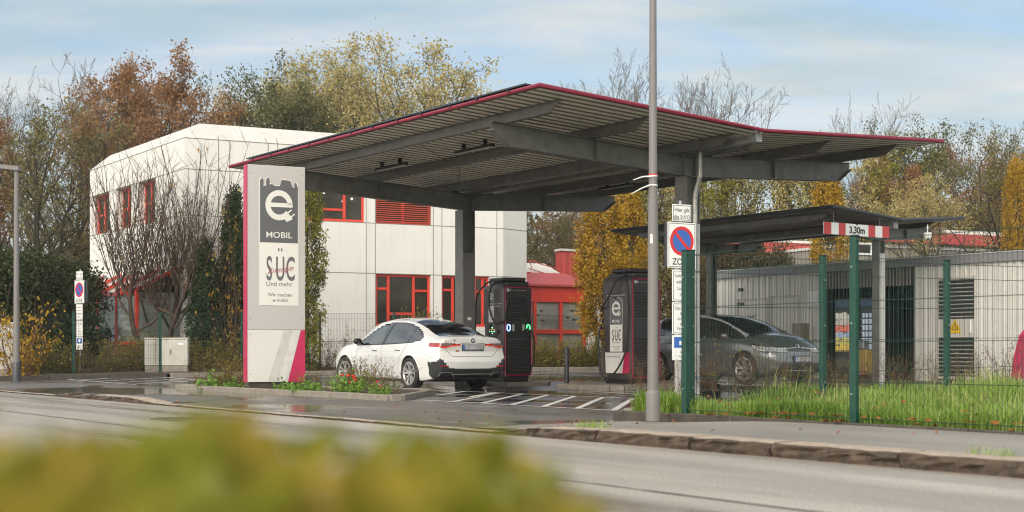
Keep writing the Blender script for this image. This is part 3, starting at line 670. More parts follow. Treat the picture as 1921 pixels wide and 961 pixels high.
# ================================================================== CHARGERS
M_louv = mat('charger_louvre', (0.022, 0.02, 0.021), 0.38, var=.1)
M_chbody = mat('charger_body', (0.045, 0.036, 0.036), 0.36, var=.06, scale=3)
M_chdark = mat('charger_dark', (0.02, 0.018, 0.019), 0.4)
def charger(name, label, loc, W_, D_, H_, panel_style, hoses):
    """local frame: x away from the road (louvred face spans x, faces -y), long side face at x=0 facing -x"""
    t = thing(name, label, 'charger', loc, math.atan2(PY, PX), 'fast chargers under the canopy')
    b = MB(); z0, z1 = .12, H_ - .12
    sec = lambda i, z, e: [(i + e, i), (W_ - i - e, i), (W_ - i, i + e), (W_ - i, D_ - i - e), (W_ - i - e, D_ - i), (i + e, D_ - i), (i, D_ - i - e), (i, i + e)]
    rings = [(z0, .03), (z0 + .35, .008), (z0 + 1.3, .0), (z1 - .1, .0), (z1, .03)]
    P = [];
    for z, i in rings: P += [(x, y - (.11 * (1 - (z - z0) / (z1 - z0)) if y > D_ / 2 else 0), z) for x, y in sec(i, z, .03)]
    Fs = [(k * 8 + j, k * 8 + (j + 1) % 8, (k + 1) * 8 + (j + 1) % 8, (k + 1) * 8 + j) for k in range(len(rings) - 1) for j in range(8)]
    Fs += [tuple(range(8))[::-1], tuple((len(rings) - 1) * 8 + j for j in range(8))]
    b.add(P, Fs); b.build('body', M_chbody, t)
    b = MB(); b.box(.06, W_ - .06, .06, D_ - .06, 0.0, z0 - .002); b.build('plinth', M_black, t)
    # cable management head
    b = MB(); b.bbox(.10, W_ - .06, .02, D_ - .1, z1 - .01, z1 + .09, .02); b.bbox(-.05, W_ * .78, -.03, D_ * .62, z1 + .085, z1 + .17, .02); b.build('cable_head', M_chdark, t)
    # louvred face with magenta outline (faces -y)
    fr = MB(); w0, w1, fz0, fz1 = .035, W_ - .03, z0 + .05, z1 - .06
    fr.bbox(w0, w1, -.035, .004, fz0, fz1, .012); fr.build('louvre_panel', M_louv, t)
    for (g0, g1) in ((.09, .86), (1.34, 1.86)):
        sl_ = MB()
        for zz in np.arange(fz0 + g0, fz0 + g1, .062): sl_.add([(w0 + .07, -.036, zz), (w1 - .07, -.036, zz), (w1 - .07, -.058, zz + .016), (w0 + .07, -.058, zz + .016), (w0 + .07, -.036, zz + .045), (w1 - .07, -.036, zz + .045)], [(0, 1, 2, 3), (3, 2, 5, 4), (0, 3, 4), (1, 5, 2)])
        sl_.build('louvre_slats', mat('louvre_slat', (0.05, .048, .048), .35), t)
    ol = MB(); e = .02
    ol.tube([(w0 + e, -.037, fz0), (w1 - e, -.037, fz0), (w1, -.037, fz0 + e * 2), (w1, -.037, fz1 - e * 2), (w1 - e, -.037, fz1), (w0 + e, -.037, fz1), (w0, -.037, fz1 - e * 2), (w0, -.037, fz0 + e * 2), (w0 + e, -.037, fz0)], .011, 5, cap=False)
    ol.build('magenta_outline', M_magenta, t)
    tx = MB(); put_text(tx, 'Strom und bayerischen Kraftwerken', (w0 + w1) / 2 + .04, fz1 - .075, .028, -.0365); tx.box(w0 + .05, w0 + .10, -.0375, -.0365, fz1 - .10, fz1 - .03); tx.box(w0 + .125, w0 + .155, -.0375, -.0365, fz1 - .09, fz1 - .05); tx.build('lettering', M_white, t, fix=False)
    b = MB(); b.box(w0 + .04, w1 - .04, -.040, -.0355, fz0 + 1.92, fz0 + 2.0 if fz0 + 2.0 < fz1 else fz1 - .12); b.build('upper_trim', M_chdark, t)
    # sockets with lit rings
    for k, (u, col) in enumerate(() if panel_style == 'emblem' else ((.13, (0.25, .45, 1.0)), (W_ - .13, (0.08, 1.0, .25)))):
        rg = MB(); zc = fz0 + 1.14; hw, hh = .045, .075
        rg.tube([(u - hw, -.045, zc - hh + .03), (u - hw + .03, -.045, zc - hh), (u + hw - .03, -.045, zc - hh), (u + hw, -.045, zc - hh + .03), (u + hw, -.045, zc + hh - .03), (u + hw - .03, -.045, zc + hh), (u - hw + .03, -.045, zc + hh), (u - hw, -.045, zc + hh - .03), (u - hw, -.045, zc - hh + .03)], .011, 6, cap=False)
        rg.build('socket_ring', mat('ring_light_%d' % k, col, .4, emit=(col, 2.2)), t)
    b = MB()
    for u in (() if panel_style == 'emblem' else (.27, W_ - .27)): b.box(u - .03, u + .03, -.0385, -.0355, fz0 + 1.06, fz0 + 1.22)
    if b.v: b.build('info_sticker', mat('sticker', (.45, .46, .42), .5, var=.5, scale=40), t)
    # side face (x = 0, faces -x); drawn in a helper frame: u runs towards -y
    side = bpy.data.objects.new('side_panel_group', None)
    def on_side(build_fn, name, m, d=0.004):
        q = MB(); build_fn(q); q.xf(Matrix(((0, 1, 0, 0), (-1, 0, 0, D_), (0, 0, 1, 0), (0, 0, 0, 1)))); return q.build(name, m, t, fix=False)
    bpy.data.objects.remove(side)
    # in this frame: x' = distance from far end towards camera, y' = outwards (negative = out of the face), z
    if panel_style == 'emblem':
        before = set(bpy.data.objects)
        emblem(t, D_ * .30, z0 + .62, .41, 1.22, -.006)
        for o_ in set(bpy.data.objects) - before:
            for v in o_.data.vertices: x, y, z = v.co; v.co = (y, D_ - x, z)
        on_side(lambda q: q.prism([(.14, z0 + .14), (.72 * D_, z0 + .14), (.80 * D_, z0 + .60), (.12, z0 + .60)], -.006, -.002), 'pale_panel', M_lacq2)
        on_side(lambda q: q.prism([(.72 * D_, z0 + .14), (.97 * D_, z0 + .14), (.97 * D_, z0 + .60), (.80 * D_, z0 + .60)], -.006, -.002), 'magenta_panel', M_magenta)
        on_side(lambda q: put_text(q, 'www.suec.de', .42 * D_, z0 + .49, .085, -.008), 'web_lettering', M_midgrey)
        on_side(lambda q: put_text(q, 'Wir laden mit bayerischem Stromkraftwerk!', .5 * D_, z1 - .42, .035, -.005, bold=.0005), 'slogan_lettering', M_white)
    else:
        before = set(bpy.data.objects)
        emblem(t, D_ * .30, z0 + 1.33, .2, .80, -.006)
        for o_ in set(bpy.data.objects) - before:
            for v in o_.data.vertices: x, y, z = v.co; v.co = (y, D_ - x, z)
        on_side(lambda q: q.bbox(.30 * D_, .72 * D_, -.02, -.001, z0 + .98, z0 + 1.31, .01), 'display_frame', M_black)
        on_side(lambda q: q.box(.34 * D_, .66 * D_, -.0225, -.0203, z0 + 1.02, z0 + 1.28), 'display_screen', mat('screen_dark', (.012, .015, .014), .1))
        def icons(q):
            for i in range(4): q.box((.37 + i * .08) * D_, (.40 + i * .08) * D_, -.0245, -.0228, z0 + 1.09, z0 + 1.105)
            q.box(.49 * D_, .52 * D_, -.0245, -.0228, z0 + 1.04, z0 + 1.065); q.box(.48 * D_, .53 * D_, -.0245, -.0228, z0 + 1.18, z0 + 1.21)
        on_side(icons, 'screen_icons', mat('screen_light', (.3, .9, .45), .4, emit=((.3, 1, .5), 1.6)))
        on_side(lambda q: [q.box((.37 + i * .08) * D_, (.395 + i * .08) * D_, -.0245, -.0228, z0 + 1.135, z0 + 1.15) for i in range(4)], 'screen_icons', mat('screen_amber', (.9, .6, .2), .4, emit=((1, .6, .2), 1.2)))
        on_side(lambda q: q.bbox(.72 * D_, .80 * D_, -.05, -.001, z0 + 1.05, z0 + 1.15, .008), 'card_reader', M_black)
        on_side(lambda q: q.box(.32 * D_, .46 * D_, -.006, -.002, z0 + .74, z0 + .93), 'info_sticker', mat('sticker_blue', (.5, .55, .55), .5, var=.4, scale=12))
        on_side(lambda q: q.prism([(.85 * D_, z0 + .1), (.985 * D_, z0 + .1), (.985 * D_, z0 + .58), (.90 * D_, z0 + .58)], -.006, -.002), 'magenta_panel', M_magenta)
        on_side(lambda q: (put_text(q, 'Strom mit bayerischen', .76 * D_, z1 - .46, .036, -.005), put_text(q, 'Stromkraftwerken', .74 * D_, z1 - .52, .036, -.005)), 'slogan_lettering', M_white)
    for k, h in enumerate(hoses):
        q = MB(); pts = [Vector(p) for p in h]; sm_ = []
        for i in range(len(pts) - 1):       # Catmull-Rom
            p0, p1, p2, p3 = pts[max(i - 1, 0)], pts[i], pts[i + 1], pts[min(i + 2, len(pts) - 1)]
            for s in range(8):
                u = s / 8; sm_.append(.5 * ((2 * p1) + (p2 - p0) * u + (2 * p0 - 5 * p1 + 4 * p2 - p3) * u * u + (3 * p1 - p0 - 3 * p2 + p3) * u ** 3))
        sm_.append(pts[-1]); q.tube(sm_, .021, 8); cb = q.build('charging_cable', M_rubber, t, smooth=True)
    return t, z0, z1
def island(name, a0, a1, b0, b1):
    e = .22; slab = MB(); ring = [(a0 + e, b0), (a1 - e, b0), (a1, b0 + e), (a1, b1 - e), (a1 - e, b1), (a0 + e, b1), (a0, b1 - e), (a0, b0 + e)]
    p_ = [rd(a, b) for a, b in ring]; zz = [zg(p.x, p.y) for p in p_]
    slab_row(name + '_edge', M_conc, [(p.x, p.y) for p in p_] + [(p_[0].x, p_[0].y)], .1, .105, .9)
    slab.add([(p.x, p.y, z + .092) for p, z in zip(p_, zz)], [tuple(range(8))]); o = slab.build(name, M_conc); o['kind'] = 'structure'
    return zz[0] + .092
cW, cD, cH = .84, .86, 2.46
c1 = at(944, 33.15, z=0); c2 = at(1183, 30.4, z=0)
a1_, b1_ = ab(c1.x, c1.y); a2_, b2_ = ab(c2.x, c2.y)
zi1 = island('charger_island', a1_ - 1.5, a1_ + .5, b1_ - .5, b1_ + 1.15); zi2 = island('charger_island', a2_ - 1.7, a2_ + .55, b2_ - .85, b2_ + 1.2)
hA = [(-.02, .25, 2.42), (-.14, .45, 2.40), (-.24, .75, 2.10), (-.25, .82, 1.6), (-.24, .86, 1.1), (-.25, 1.0, .9), (-.45, 1.05, .86)]
hB = [(.02, .1, 2.42), (-.10, .35, 2.3), (-.12, .42, 1.9), (-.1, .30, 1.52), (-.08, .1, 1.42), (.0, -.06, 1.5), (.04, -.07, 1.75), (.1, -.06, 2.15)]
hC = [(W, -.07, z) for W, z in ((.62, 2.05), (.64, 1.85), (.72, 1.6), (.74, 1.45))]
hD = [(.62, -.06, 1.24), (.70, -.10, 1.26), (.80, -.12, 1.15), (.85, -.1, .9), (.84, -.08, .5), (.76, -.05, .28)]
ch1, z0c, z1c = charger('fast_charger', 'black fast charger with lit blue and green rings beside the white car', (c1.x, c1.y, zi1 - .0), cW, cD, cH, 'display', [hA, hB, hC, hD])
q = MB(); q.tube([(.60, -.05, 1.235), (.60, -.16, 1.27), (.66, -.19, 1.22)], [.035, .04, .025], 10); q.tube([(.64, -.17, 1.22), (.70, -.16, 1.10)], .022, 8); q.build('connector', M_black, ch1)
hE = [(.06, .2, 2.40), (-.08, .1, 2.38), (-.06, .02, 2.1), (-.06, .0, 1.4), (-.1, .08, .7), (-.15, .4, .25), (-.16, .75, .18), (-.14, .92, .5), (-.12, .96, 1.1), (-.06, .95, 1.32)]
hF = [(.02, .25, 2.40), (-.08, .4, 2.3), (-.12, .62, 1.95), (-.11, .85, 1.75), (-.02, .93, 1.72)]
ch2, _, _ = charger('fast_charger', 'black fast charger with castle emblem on its side, left of the lamp post', (c2.x, c2.y, zi2), cW, cD + .13, cH + .06, 'emblem', [hE, hF])

# bollards
def bollard(px, d, h, label):
    p = at(px, d, z=0); t = thing('bollard', label, 'bollard', (p.x, p.y, zg(p.x, p.y) + .008)); mb = MB()
    mb.lathe([(0, 0), (.055, 0), (.055, h - .03), (.045, h - .004), (0, h)], 20); mb.build('post', M_antra, t, smooth='auto'); mb = MB(); mb.lathe([(.056, .005), (.085, .005), (.085, .015), (.056, .02)], 20); mb.build('base_ring', M_conc_dark, t); return t
bollard(1063, 32.2, .93, 'dark grey steel bollard standing between the two chargers')

# ================================================================== LAMP POSTS
lp = at(1225, 15.1, z=.0); 
t = thing('street_lamp', 'tall grey tapered lamp post standing on the footway before the fence', 'lamp post', (lp.x, lp.y, .075))
mb = MB(); mb.lathe([(.078, 0), (.078, .30), (.074, .32), (.062, .335)], 24); mb.build('base_sleeve', M_postgrey, t, smooth='auto')
mb = MB(); mb.lathe([(.061, .33), (.055, 2.2), (.046, 2.6), (.037, 5.0), (.030, 7.6)], 24); mb.build('pole', M_postgrey, t, smooth='auto')
mb = MB(); mb.tube([(0, 0, 7.58), (0, 0, 7.7), (.1, -.14, 7.82), (.5, -.7, 7.9)], .03, 10); mb.bbox(.3, .75, -.95, -.55, 7.86, 7.95, .02); mb.build('lamp_head', M_postgrey, t)
mb = MB(); mb.lathe([(.0505, 2.66), (.0505, 2.672)], 24); mb.lathe([(.0515, 2.56), (.0515, 2.572)], 24)
mb.tube([(.02, -.05, 2.665), (-.03, -.05, 2.66), (-.12, -.05, 2.655), (-.22, -.04, 2.62)], [.008, .008, .007, .004], 5); mb.tube([(.03, -.05, 2.565), (-.04, -.05, 2.565), (-.13, -.04, 2.53), (-.24, -.03, 2.47)], [.008, .008, .006, .004], 5)
mb.build('white_tie', M_signwhite, t)
mb = MB(); mb.lathe([(.052, 2.676), (.052, 2.688)], 24); mb.build('red_tape', M_signred, t)
mb = MB(); mb.box(-.035, -.01, -.0595, -.0575, 1.93, 2.03); mb.build('number_plate', M_signwhite, t); mb = MB(); put_text(mb, '9', -.022, 1.99, .03, -.0605); put_text(mb, '1', -.022, 1.945, .03, -.0605); mb.build('number', M_ink, t, fix=False)
lp2 = at(31, 37.5, z=0)
t = thing('street_lamp', 'slim grey lamp post with flat arm at the left edge of the car park', 'lamp post', (lp2.x, lp2.y, 0.0))
mb = MB(); mb.lathe([(.11, 0), (.11, .5), (.085, .55)], 20); mb.build('base_sleeve', M_antra, t, smooth='auto')
mb = MB(); mb.lathe([(.085, .5), (.075, 2.7), (.062, 5.55), (.06, 5.78), (0, 5.8)], 20); mb.build('pole', M_postgrey, t, smooth='auto')
mb = MB(); mb.prism([(.09, 5.72), (.09, 5.84), (-.6, 5.9), (-1.4, 5.9), (-1.4, 5.84), (-.6, 5.80)], -.12, .12, 'y'); mb.build('lamp_head', M_postgrey, t)

# ================================================================== NO-PARKING SIGNS
def zone_sign(name, label, x, y, z, rz, s=1.0, full=True, h_top=3.55):
    t = thing(name, label, 'sign', (x, y, z), rz)
    mb = MB(); mb.lathe([(.03, 0), (.03, h_top), (0, h_top + .003)], 16); mb.build('pole', M_steel_light, t, smooth='auto')
    mb = MB(); mb.lathe([(.033, h_top - .03), (.033, h_top + .01), (0, h_top + .012)], 16); mb.build('pole_cap', M_black, t)
    def plate(nm, z0, z1, w, d=-.05, rim=True, off=0.0):
        m_ = MB(); m_.bbox(off - w / 2, off + w / 2, d, d + .012, z0, z1, .005); pl = m_.build(nm, M_signwhite, t)
        if rim:
            m_ = MB(); e = .02; k = .008; za, zb, xa, xb = z0 + e, z1 - e, off - w / 2 + e, off + w / 2 - e
            for (a_, b_, c_, d_) in ((xa, xb, za, za + k), (xa, xb, zb - k, zb), (xa, xa + k, za + k, zb - k), (xb - k, xb, za + k, zb - k)): m_.box(a_, b_, d - .002, d - .0002, c_, d_)
            m_.build('border', M_ink, pl)
        return pl
    top = h_top
    p1 = plate('text_plate', top - .40, top - .10, .42)
    m_ = MB(); put_text(m_, 'Hier gilt', 0, top - .235, .105, -.0525, sx=.95); put_text(m_, 'die StVO', 0, top - .36, .105, -.0525, sx=.95); m_.build('lettering', M_ink, p1, fix=False)
    z1, z0 = top - .42, top - 1.23
    p2 = plate('zone_plate', z0, z1, .62)
    m_ = MB(); put_text(m_, 'ZONE', 0, z0 + .06, .16, -.0525, sx=.95, bold=.002); m_.build('lettering', M_ink, p2, fix=False)
    c = z1 - .33
    m_ = MB(); n = 48; P = []
    for i in range(n): an = 2 * math.pi * i / n; P += [(.26 * math.cos(an), -.0525, c + .26 * math.sin(an)), (.20 * math.cos(an), -.0525, c + .20 * math.sin(an))]
    m_.add(P, [(2 * i, 2 * i + 1, (2 * i + 3) % (2 * n), (2 * i + 2) % (2 * n)) for i in range(n)])
    w = .028; dx = .707
    m_.add([(-.2 * dx - w * dx, -.0535, c + .2 * dx - w * dx), (-.2 * dx + w * dx, -.0535, c + .2 * dx + w * dx), (.2 * dx + w * dx, -.0535, c - .2 * dx + w * dx), (.2 * dx - w * dx, -.0535, c - .2 * dx - w * dx)], [(0, 1, 2, 3)])
    m_.build('red_ring', M_signred, p2, fix=False)
    m_ = MB(); m_.add([(.203 * math.cos(2 * math.pi * i / n), -.0520, c + .203 * math.sin(2 * math.pi * i / n)) for i in range(n)], [tuple(range(n))]); m_.build('blue_disc', M_signblue, p2, fix=False)
    # back box of the folded sign behind
    m_ = MB(); m_.bbox(-.28, .34, .02, .10, z0 + .03, z1 - .01, .01); m_.build('rear_plate', M_antra, t)
    zt = z0 - .03
    for k, lines in enumerate((('Ladestrom', 'während', 'Ladens', 'frei'), ('Fahrzeuge', 'bis', 'bzw. P', 'zur', 'Vertrag'))):
        pp = plate('text_plate', zt - .56, zt, .42); m_ = MB()
        for i, s_ in enumerate(lines): put_text(m_, s_, 0, zt - .13 - i * (.45 / len(lines)), .085, -.0525, sx=.85)
        m_.build('lettering', M_ink, pp, fix=False); zt -= .58
    pp = plate('symbol_plate', zt - .44, zt, .42, rim=False)
    m_ = MB(); m_.box(-.17, .17, -.053, -.0505, zt - .22, zt - .03); m_.build('blue_field', M_signblue, pp)
    m_ = MB(); m_.box(-.06, .06, -.0555, -.0535, zt - .17, zt - .10); m_.box(-.01, .09, -.0558, -.0535, zt - .14, zt - .06); m_.build('car_symbol', M_signwhite, pp)
    m_ = MB(); put_text(m_, 'frei', 0, zt - .32, .06, -.0525); put_text(m_, 'Parkscheibe', 0, zt - .38, .035, -.0525); m_.build('lettering', M_ink, pp, fix=False)
    return t
sp = at(1276, 24.6, z=0)
zone_sign('no_parking_sign', 'large no-parking zone sign on a pole behind the near fence post', sp.x, sp.y, .12, math.atan2(.50, .866), h_top=3.42)
sp = at(151, 43.0, z=0)
zone_sign('no_parking_sign', 'distant no-parking zone sign at the far kerb left of the totem', sp.x, sp.y, .08, math.atan2(-.66, .75), h_top=3.33 / .88).scale = (.88, .88, .88)

# ================================================================== FENCES
def fence(name, label, pts_fn, posts, hpost, seed=0, zf=None, wires_h=(0.05, .45, .85, 1.25, 1.65, 1.85), top=1.9, gap=.05, r=.0018, extra=None):
    """posts: list of distances; pts_fn(s)->(x,y,z)"""
    o0 = pts_fn(posts[0]); t = thing(name, label, 'fence', o0); base = Vector(o0)
    for s in posts:
        p = Vector(pts_fn(s)) - base; d = (Vector(pts_fn(s + .1)) - Vector(pts_fn(s))).normalized(); ang = math.atan2(d.y, d.x)
        mb = MB(); mb.bbox(-.038, .038, -.032, .032, -.2, hpost, .006); mb.xf(Matrix.Translation(p) @ Matrix.Rotation(ang, 4, 'Z')); po = mb.build('post', M_green, t)
        mb = MB(); mb.bbox(-.042, .042, -.036, .036, hpost, hpost + .015, .004); mb.xf(Matrix.Translation(p) @ Matrix.Rotation(ang, 4, 'Z')); mb.build('cap', M_black, po)
        mb = MB()
        for zz in (.3, 1.0, hpost - .3): mb.tube([(0.0, -.032, zz), (0, -.045, zz)], .009, 8)
        mb.xf(Matrix.Translation(p) @ Matrix.Rotation(ang, 4, 'Z')); mb.build('clamp', M_steel_light, po)
    for i in range(len(posts) - 1):
        s0, s1 = posts[i] + .035, posts[i + 1] - .035; p, q = Vector(pts_fn(s0)) - base, Vector(pts_fn(s1)) - base
        d = q - p; L = d.length; d.normalize(); nrm = Vector((-d.y, d.x, 0)); mb = MB()
        n = int(L / gap)
        for k in range(n + 1):
            c = p + d * (L * k / n)
            mb.tube([c + Vector((0, 0, .03)), c + Vector((0, 0, top))], r, 4, cap=False)
        for h in wires_h:
            for sg in (-1, 1): mb.tube([p + nrm * sg * .0055 + Vector((0, 0, h)), q + nrm * sg * .0055 + Vector((0, 0, h))], .0034, 5, cap=False)
        mb.build('mesh_panel', M_greenwire, t, fix=False)
    return t
zA = lambda p: .13
def f_front(s): p = rd(-.80 + s, 2.70); return (p.x, p.y, .11)
fence('mesh_fence', 'dark green wire fence along the footway in front of the grass', f_front, [0.0, 2.45, 4.93, 7.43, 9.93], 1.86, top=1.83, wires_h=(.06, .42, .82, 1.22, 1.62, 1.815))
def f_side(s): p = rd(-.86, 2.84 + s); return (p.x, p.y, .12 + .014 * s)
fence('mesh_fence', 'dark green wire fence running back from the near fence post past the grey car', f_side, [0.0, 2.2, 4.62, 7.05, 9.5], 1.86, top=1.83, wires_h=(.06, .42, .82, 1.22, 1.62, 1.815))
mb = MB(); rr_ = random.Random(4)
# short return of the front fence towards the car park, left of the corner post
def f_ret(s): p = rd(-.66 - s, 2.9 + .25 * s); return (p.x, p.y, .11)
def f_back(s): p = KB + FD * (-6.6 + s) - FN * 1.9; return (p.x, p.y, zg(p.x, p.y) + .10)
fence('mesh_fence', 'long green wire fence behind the far kerb of the car park', f_back, [0.0 + 2.5 * i for i in range(12)], 1.80, top=1.78, wires_h=(.06, .42, .82, 1.22, 1.6, 1.765), r=.003)
def f_backl(s): p = KB + FD * (-9.1 - s) - FN * 1.9 ; return (p.x, p.y, zg(p.x, p.y) + .10)
# ================================================================== WHITE BUILDING
F0 = Vector((-6.51, 47.0, 0)); ZB = .25; ZT = 7.8
def fac(px):    # distance along facade for an image column
    k = (px - CX) / F; return (k * F0.y - F0.x) / (FD.x - k * FD.y)
def facz(px, y): t = fac(px); d = F0.y + t * FD.y; return HC + (YH - y) * d / F
wb_ = thing('office_building', 'white panelled two-storey building with red window frames behind the canopy', 'building', (F0.x, F0.y, ZB))
ROTF = math.atan2(FD.y, FD.x)
wb_.rotation_euler = (0, 0, ROTF)      # local x along facade, local -y out of it, z from ZB
def zz(z): return z - ZB
t_l, t_r1 = fac(346), fac(944)
holes = []
def wall_grid(mb, ts, zs, holes, y0, y1):
    for i in range(len(ts) - 1):
        for j in range(len(zs) - 1):
            tc_, zc_ = (ts[i] + ts[i + 1]) / 2, (zs[j] + zs[j + 1]) / 2
            if any(h[0] < tc_ < h[1] and h[2] < zc_ < h[3] for h in holes): continue
            mb.box(ts[i], ts[i + 1], y0, y1, zs[j], zs[j + 1])
def window_set(parent, t0, t1, z0, z1, cols, rows, depth=.14, M=None, blinds=False, mframe=M_redframe, fw=.085, curtains=0):
    """red frame: cols/rows are lists of divisions (fractions); pane behind"""
    fr = MB(); y0, y1 = depth - .05, depth
    def bar(a, b, c, d, p=0.0): fr.bbox(a, b, y0 - p, y1, c, d, .006)
    bar(t0, t1, z0, z0 + fw); bar(t0, t1, z1 - fw, z1); bar(t0, t0 + fw, z0 + fw, z1 - fw); bar(t1 - fw, t1, z0 + fw, z1 - fw)
    xs_ = [t0 + fw * .5] + [t0 + (t1 - t0) * c for c in cols] + [t1 - fw * .5]
    for c in cols: x = t0 + (t1 - t0) * c; bar(x - fw * .6, x + fw * .6, z0 + fw, z1 - fw, .004)
    for (ci, f) in rows: z = z0 + (z1 - z0) * f; bar(xs_[ci] + fw * .6, xs_[ci + 1] - fw * .6, z - fw * .5, z + fw * .5, .002)
    w = fr.build('window', mframe, parent)
    if M is not None: w.data.transform(M)
    g = MB(); g.box(t0 + .02, t1 - .02, y1 - .02, y1 - .008, z0 + .02, z1 - .02); g = g.build('pane', M_glasswin, w)
    if M is not None: g.data.transform(M)
    if blinds:
        b = MB(); z = z0 + .06
        while z < z1: b.add([(t0 + .01, y0 - .06, z), (t1 - .01, y0 - .06, z), (t1 - .01, y0 - .015, z + .035), (t0 + .01, y0 - .015, z + .035), (t0 + .01, y0 - .06, z + .006), (t1 - .01, y0 - .06, z + .006)], [(0, 1, 2, 3), (3, 2, 5, 4), (0, 3, 4), (1, 5, 2)]); z += .072
        b = b.build('blind', mat('red_blind_slats', (.55, .10, .06), .45, var=.1), w)
        if M is not None: b.data.transform(M)
    return w
zs_low0, zs_low1, zs_up0, zs_up1 = zz(1.72), zz(3.52), zz(5.28), zz(6.76)
W1 = (fac(575), fac(684)); W2 = (fac(705), fac(809)); W3 = (fac(705), fac(808)); W4 = (fac(829), fac(856)); W5 = (fac(896), fac(918))
W1l = W1
holes = [(W1[0], W1[1], zs_up0, zs_up1), (W2[0], W2[1], zs_up0, zs_up1), (W3[0], W3[1], zs_low0, zs_low1), (W4[0], W4[1] + .35, zs_low0, zs_low1), (W5[0] - .1, W5[1], zs_low0, zs_low1), (fac(829), fac(918), zs_up0 + 5, zs_up1 + 5)]
ts = sorted(set([t_l, t_r1] + [h[0] for h in holes] + [h[1] for h in holes] + [fac(p) for p in (410, 430, 500, 520, 687, 829)]))
ts = [t for t in ts if t_l <= t <= t_r1]
zs_ = sorted([0, zs_low0, zs_low1, zs_up0, zs_up1, zz(ZT)])
mb = MB(); wall_grid(mb, ts, zs_, holes, 0.0, .35); mb.build('wall', M_wall, wb_, fix=True)
jt = MB()
def vj(t, z0, z1): jt.box(t - .011, t + .011, -.004, .002, z0, z1)
def hj(t0, t1, z): jt.box(t0, t1, -.0045, .001, z - .012, z + .012)
for px in (410, 431, 503, 521, 687, 704, 813, 829, 884, 932):
    t = fac(px)
    for (a_, b_) in ((0, zs_low0 - .35), (zs_low0 - .35, zs_low1), (zs_low1, zs_up0), (zs_up0, zs_up1), (zs_up1, zz(ZT))): vj(t, a_ + .013, b_ - .013)
for z in (zs_low0 - .55, zs_low1 + .012, zs_up0 - .012, zs_up1 + .012, zz(ZT) - .02):
    tt = [t_l] + sorted([q for h in holes for q in h[:2] if h[2] - .05 < z < h[3] + .05 and False]) + [t_r1]
    hj(tt[0], tt[1], z)
jt.build('panel_joints', M_joint, wb_)
window_set(wb_, W1[0], W1[1], zs_up0, zs_up1, (.66,), ((0, .27),))
window_set(wb_, W2[0], W2[1], zs_up0, zs_up1, (.5,), (), blinds=True)
window_set(wb_, W3[0], W3[1], zs_low0, zs_low1, (.24, .70), ((0, .72), (1, .24), (2, .69)))
window_set(wb_, W4[0], W4[1] + .35, zs_low0, zs_low1, (.5,), ((0, .72),))
window_set(wb_, W5[0] - .1, W5[1], zs_low0, zs_low1, (.6,), ((0, .7),))
# paper snowflakes stuck on the upper window
mb = MB()
for (dx_, dz_, r_) in ((.55, 1.2, .07), (.8, 1.0, .04), (.3, .95, .04), (1.3, .8, .05), (.95, .7, .03)): mb.lathe([(0, 0), (r_, 0)], 9, 'y', (W1[0] + .35 + dx_, .118, zs_up0 + dz_))
mb.build('window_stickers', M_signwhite, wb_)
# interior dark box so panes read as rooms, floor slab
# canted parapet round the top and the other faces: build as polygons in world space, then bring into local frame
Minv = (Matrix.Translation((F0.x, F0.y, ZB)) @ Matrix.Rotation(ROTF, 4, 'Z')).inverted()
cornerL = F0 + FD * t_l; cornerR1 = F0 + FD * t_r1
dl = Vector((-.56, .83, 0)).normalized(); farL = cornerL + dl * 10.0
dr = Vector((.33, .944, 0)).normalized(); cornerR2 = cornerR1 + dr * 0; 
def hit(p, d, px):      # along p + s d, where the image column is px
    k = (px - CX) / F; s = (k * p.y - p.x) / (d.x - k * d.y); return p + d * s
cornerR2 = hit(cornerR1, Vector((.62, .785, 0)).normalized(), 988)
backR = cornerR2 + Vector((-.3, .95, 0)) * 9; backL = farL + Vector((.55, .83, 0)) * 4.5
foot = [farL, cornerL, cornerR1, cornerR2, backR, backL]
cent = sum(foot, Vector()) / len(foot)
inner = [p + (cent - p).normalized() * (.78 if i not in (1, 2, 3) else .8) for i, p in enumerate(foot)]
mb = MB()
lo = [Vector((p.x, p.y, ZT)) for p in foot]; hi = [Vector((p.x, p.y, 8.36)) for p in inner]
n = 6
mb.add([q[:] for q in lo + hi], [(i, (i + 1) % n, n + (i + 1) % n, n + i) for i in range(n)] + [tuple(range(n, 2 * n))]); mb.xf(Minv); mb.build('roof', mat('white_roof_cant', (.54, .52, .485), .55, var=.05, stains=.2, scale=.8), wb_)
mb = MB()
for px in (410, 500, 521, 600, 640):
    a_ = F0 + FD * fac(px); b_ = a_ - FN * .62; c = [Vector((a_.x, a_.y, ZT + .004)), Vector((b_.x, b_.y, 8.365))]
    mb.tube([c[0] + FN * .004, c[1] + FN * .004], .012, 4)
mb.xf(Minv); mb.build('roof_joints', M_joint, wb_)
# left face with three windows; local frame: u from cornerL to farL
def face(P0, P1, holes, ts_extra, nm, z_lo=ZB, z_hi=ZT, joints=True):
    d = (P1 - P0); L = d.length; d.normalize(); ang = math.atan2(d.y, d.x)
    M = Minv @ Matrix.Translation((P0.x, P0.y, 0)) @ Matrix.Rotation(ang, 4, 'Z')
    return d, L, M
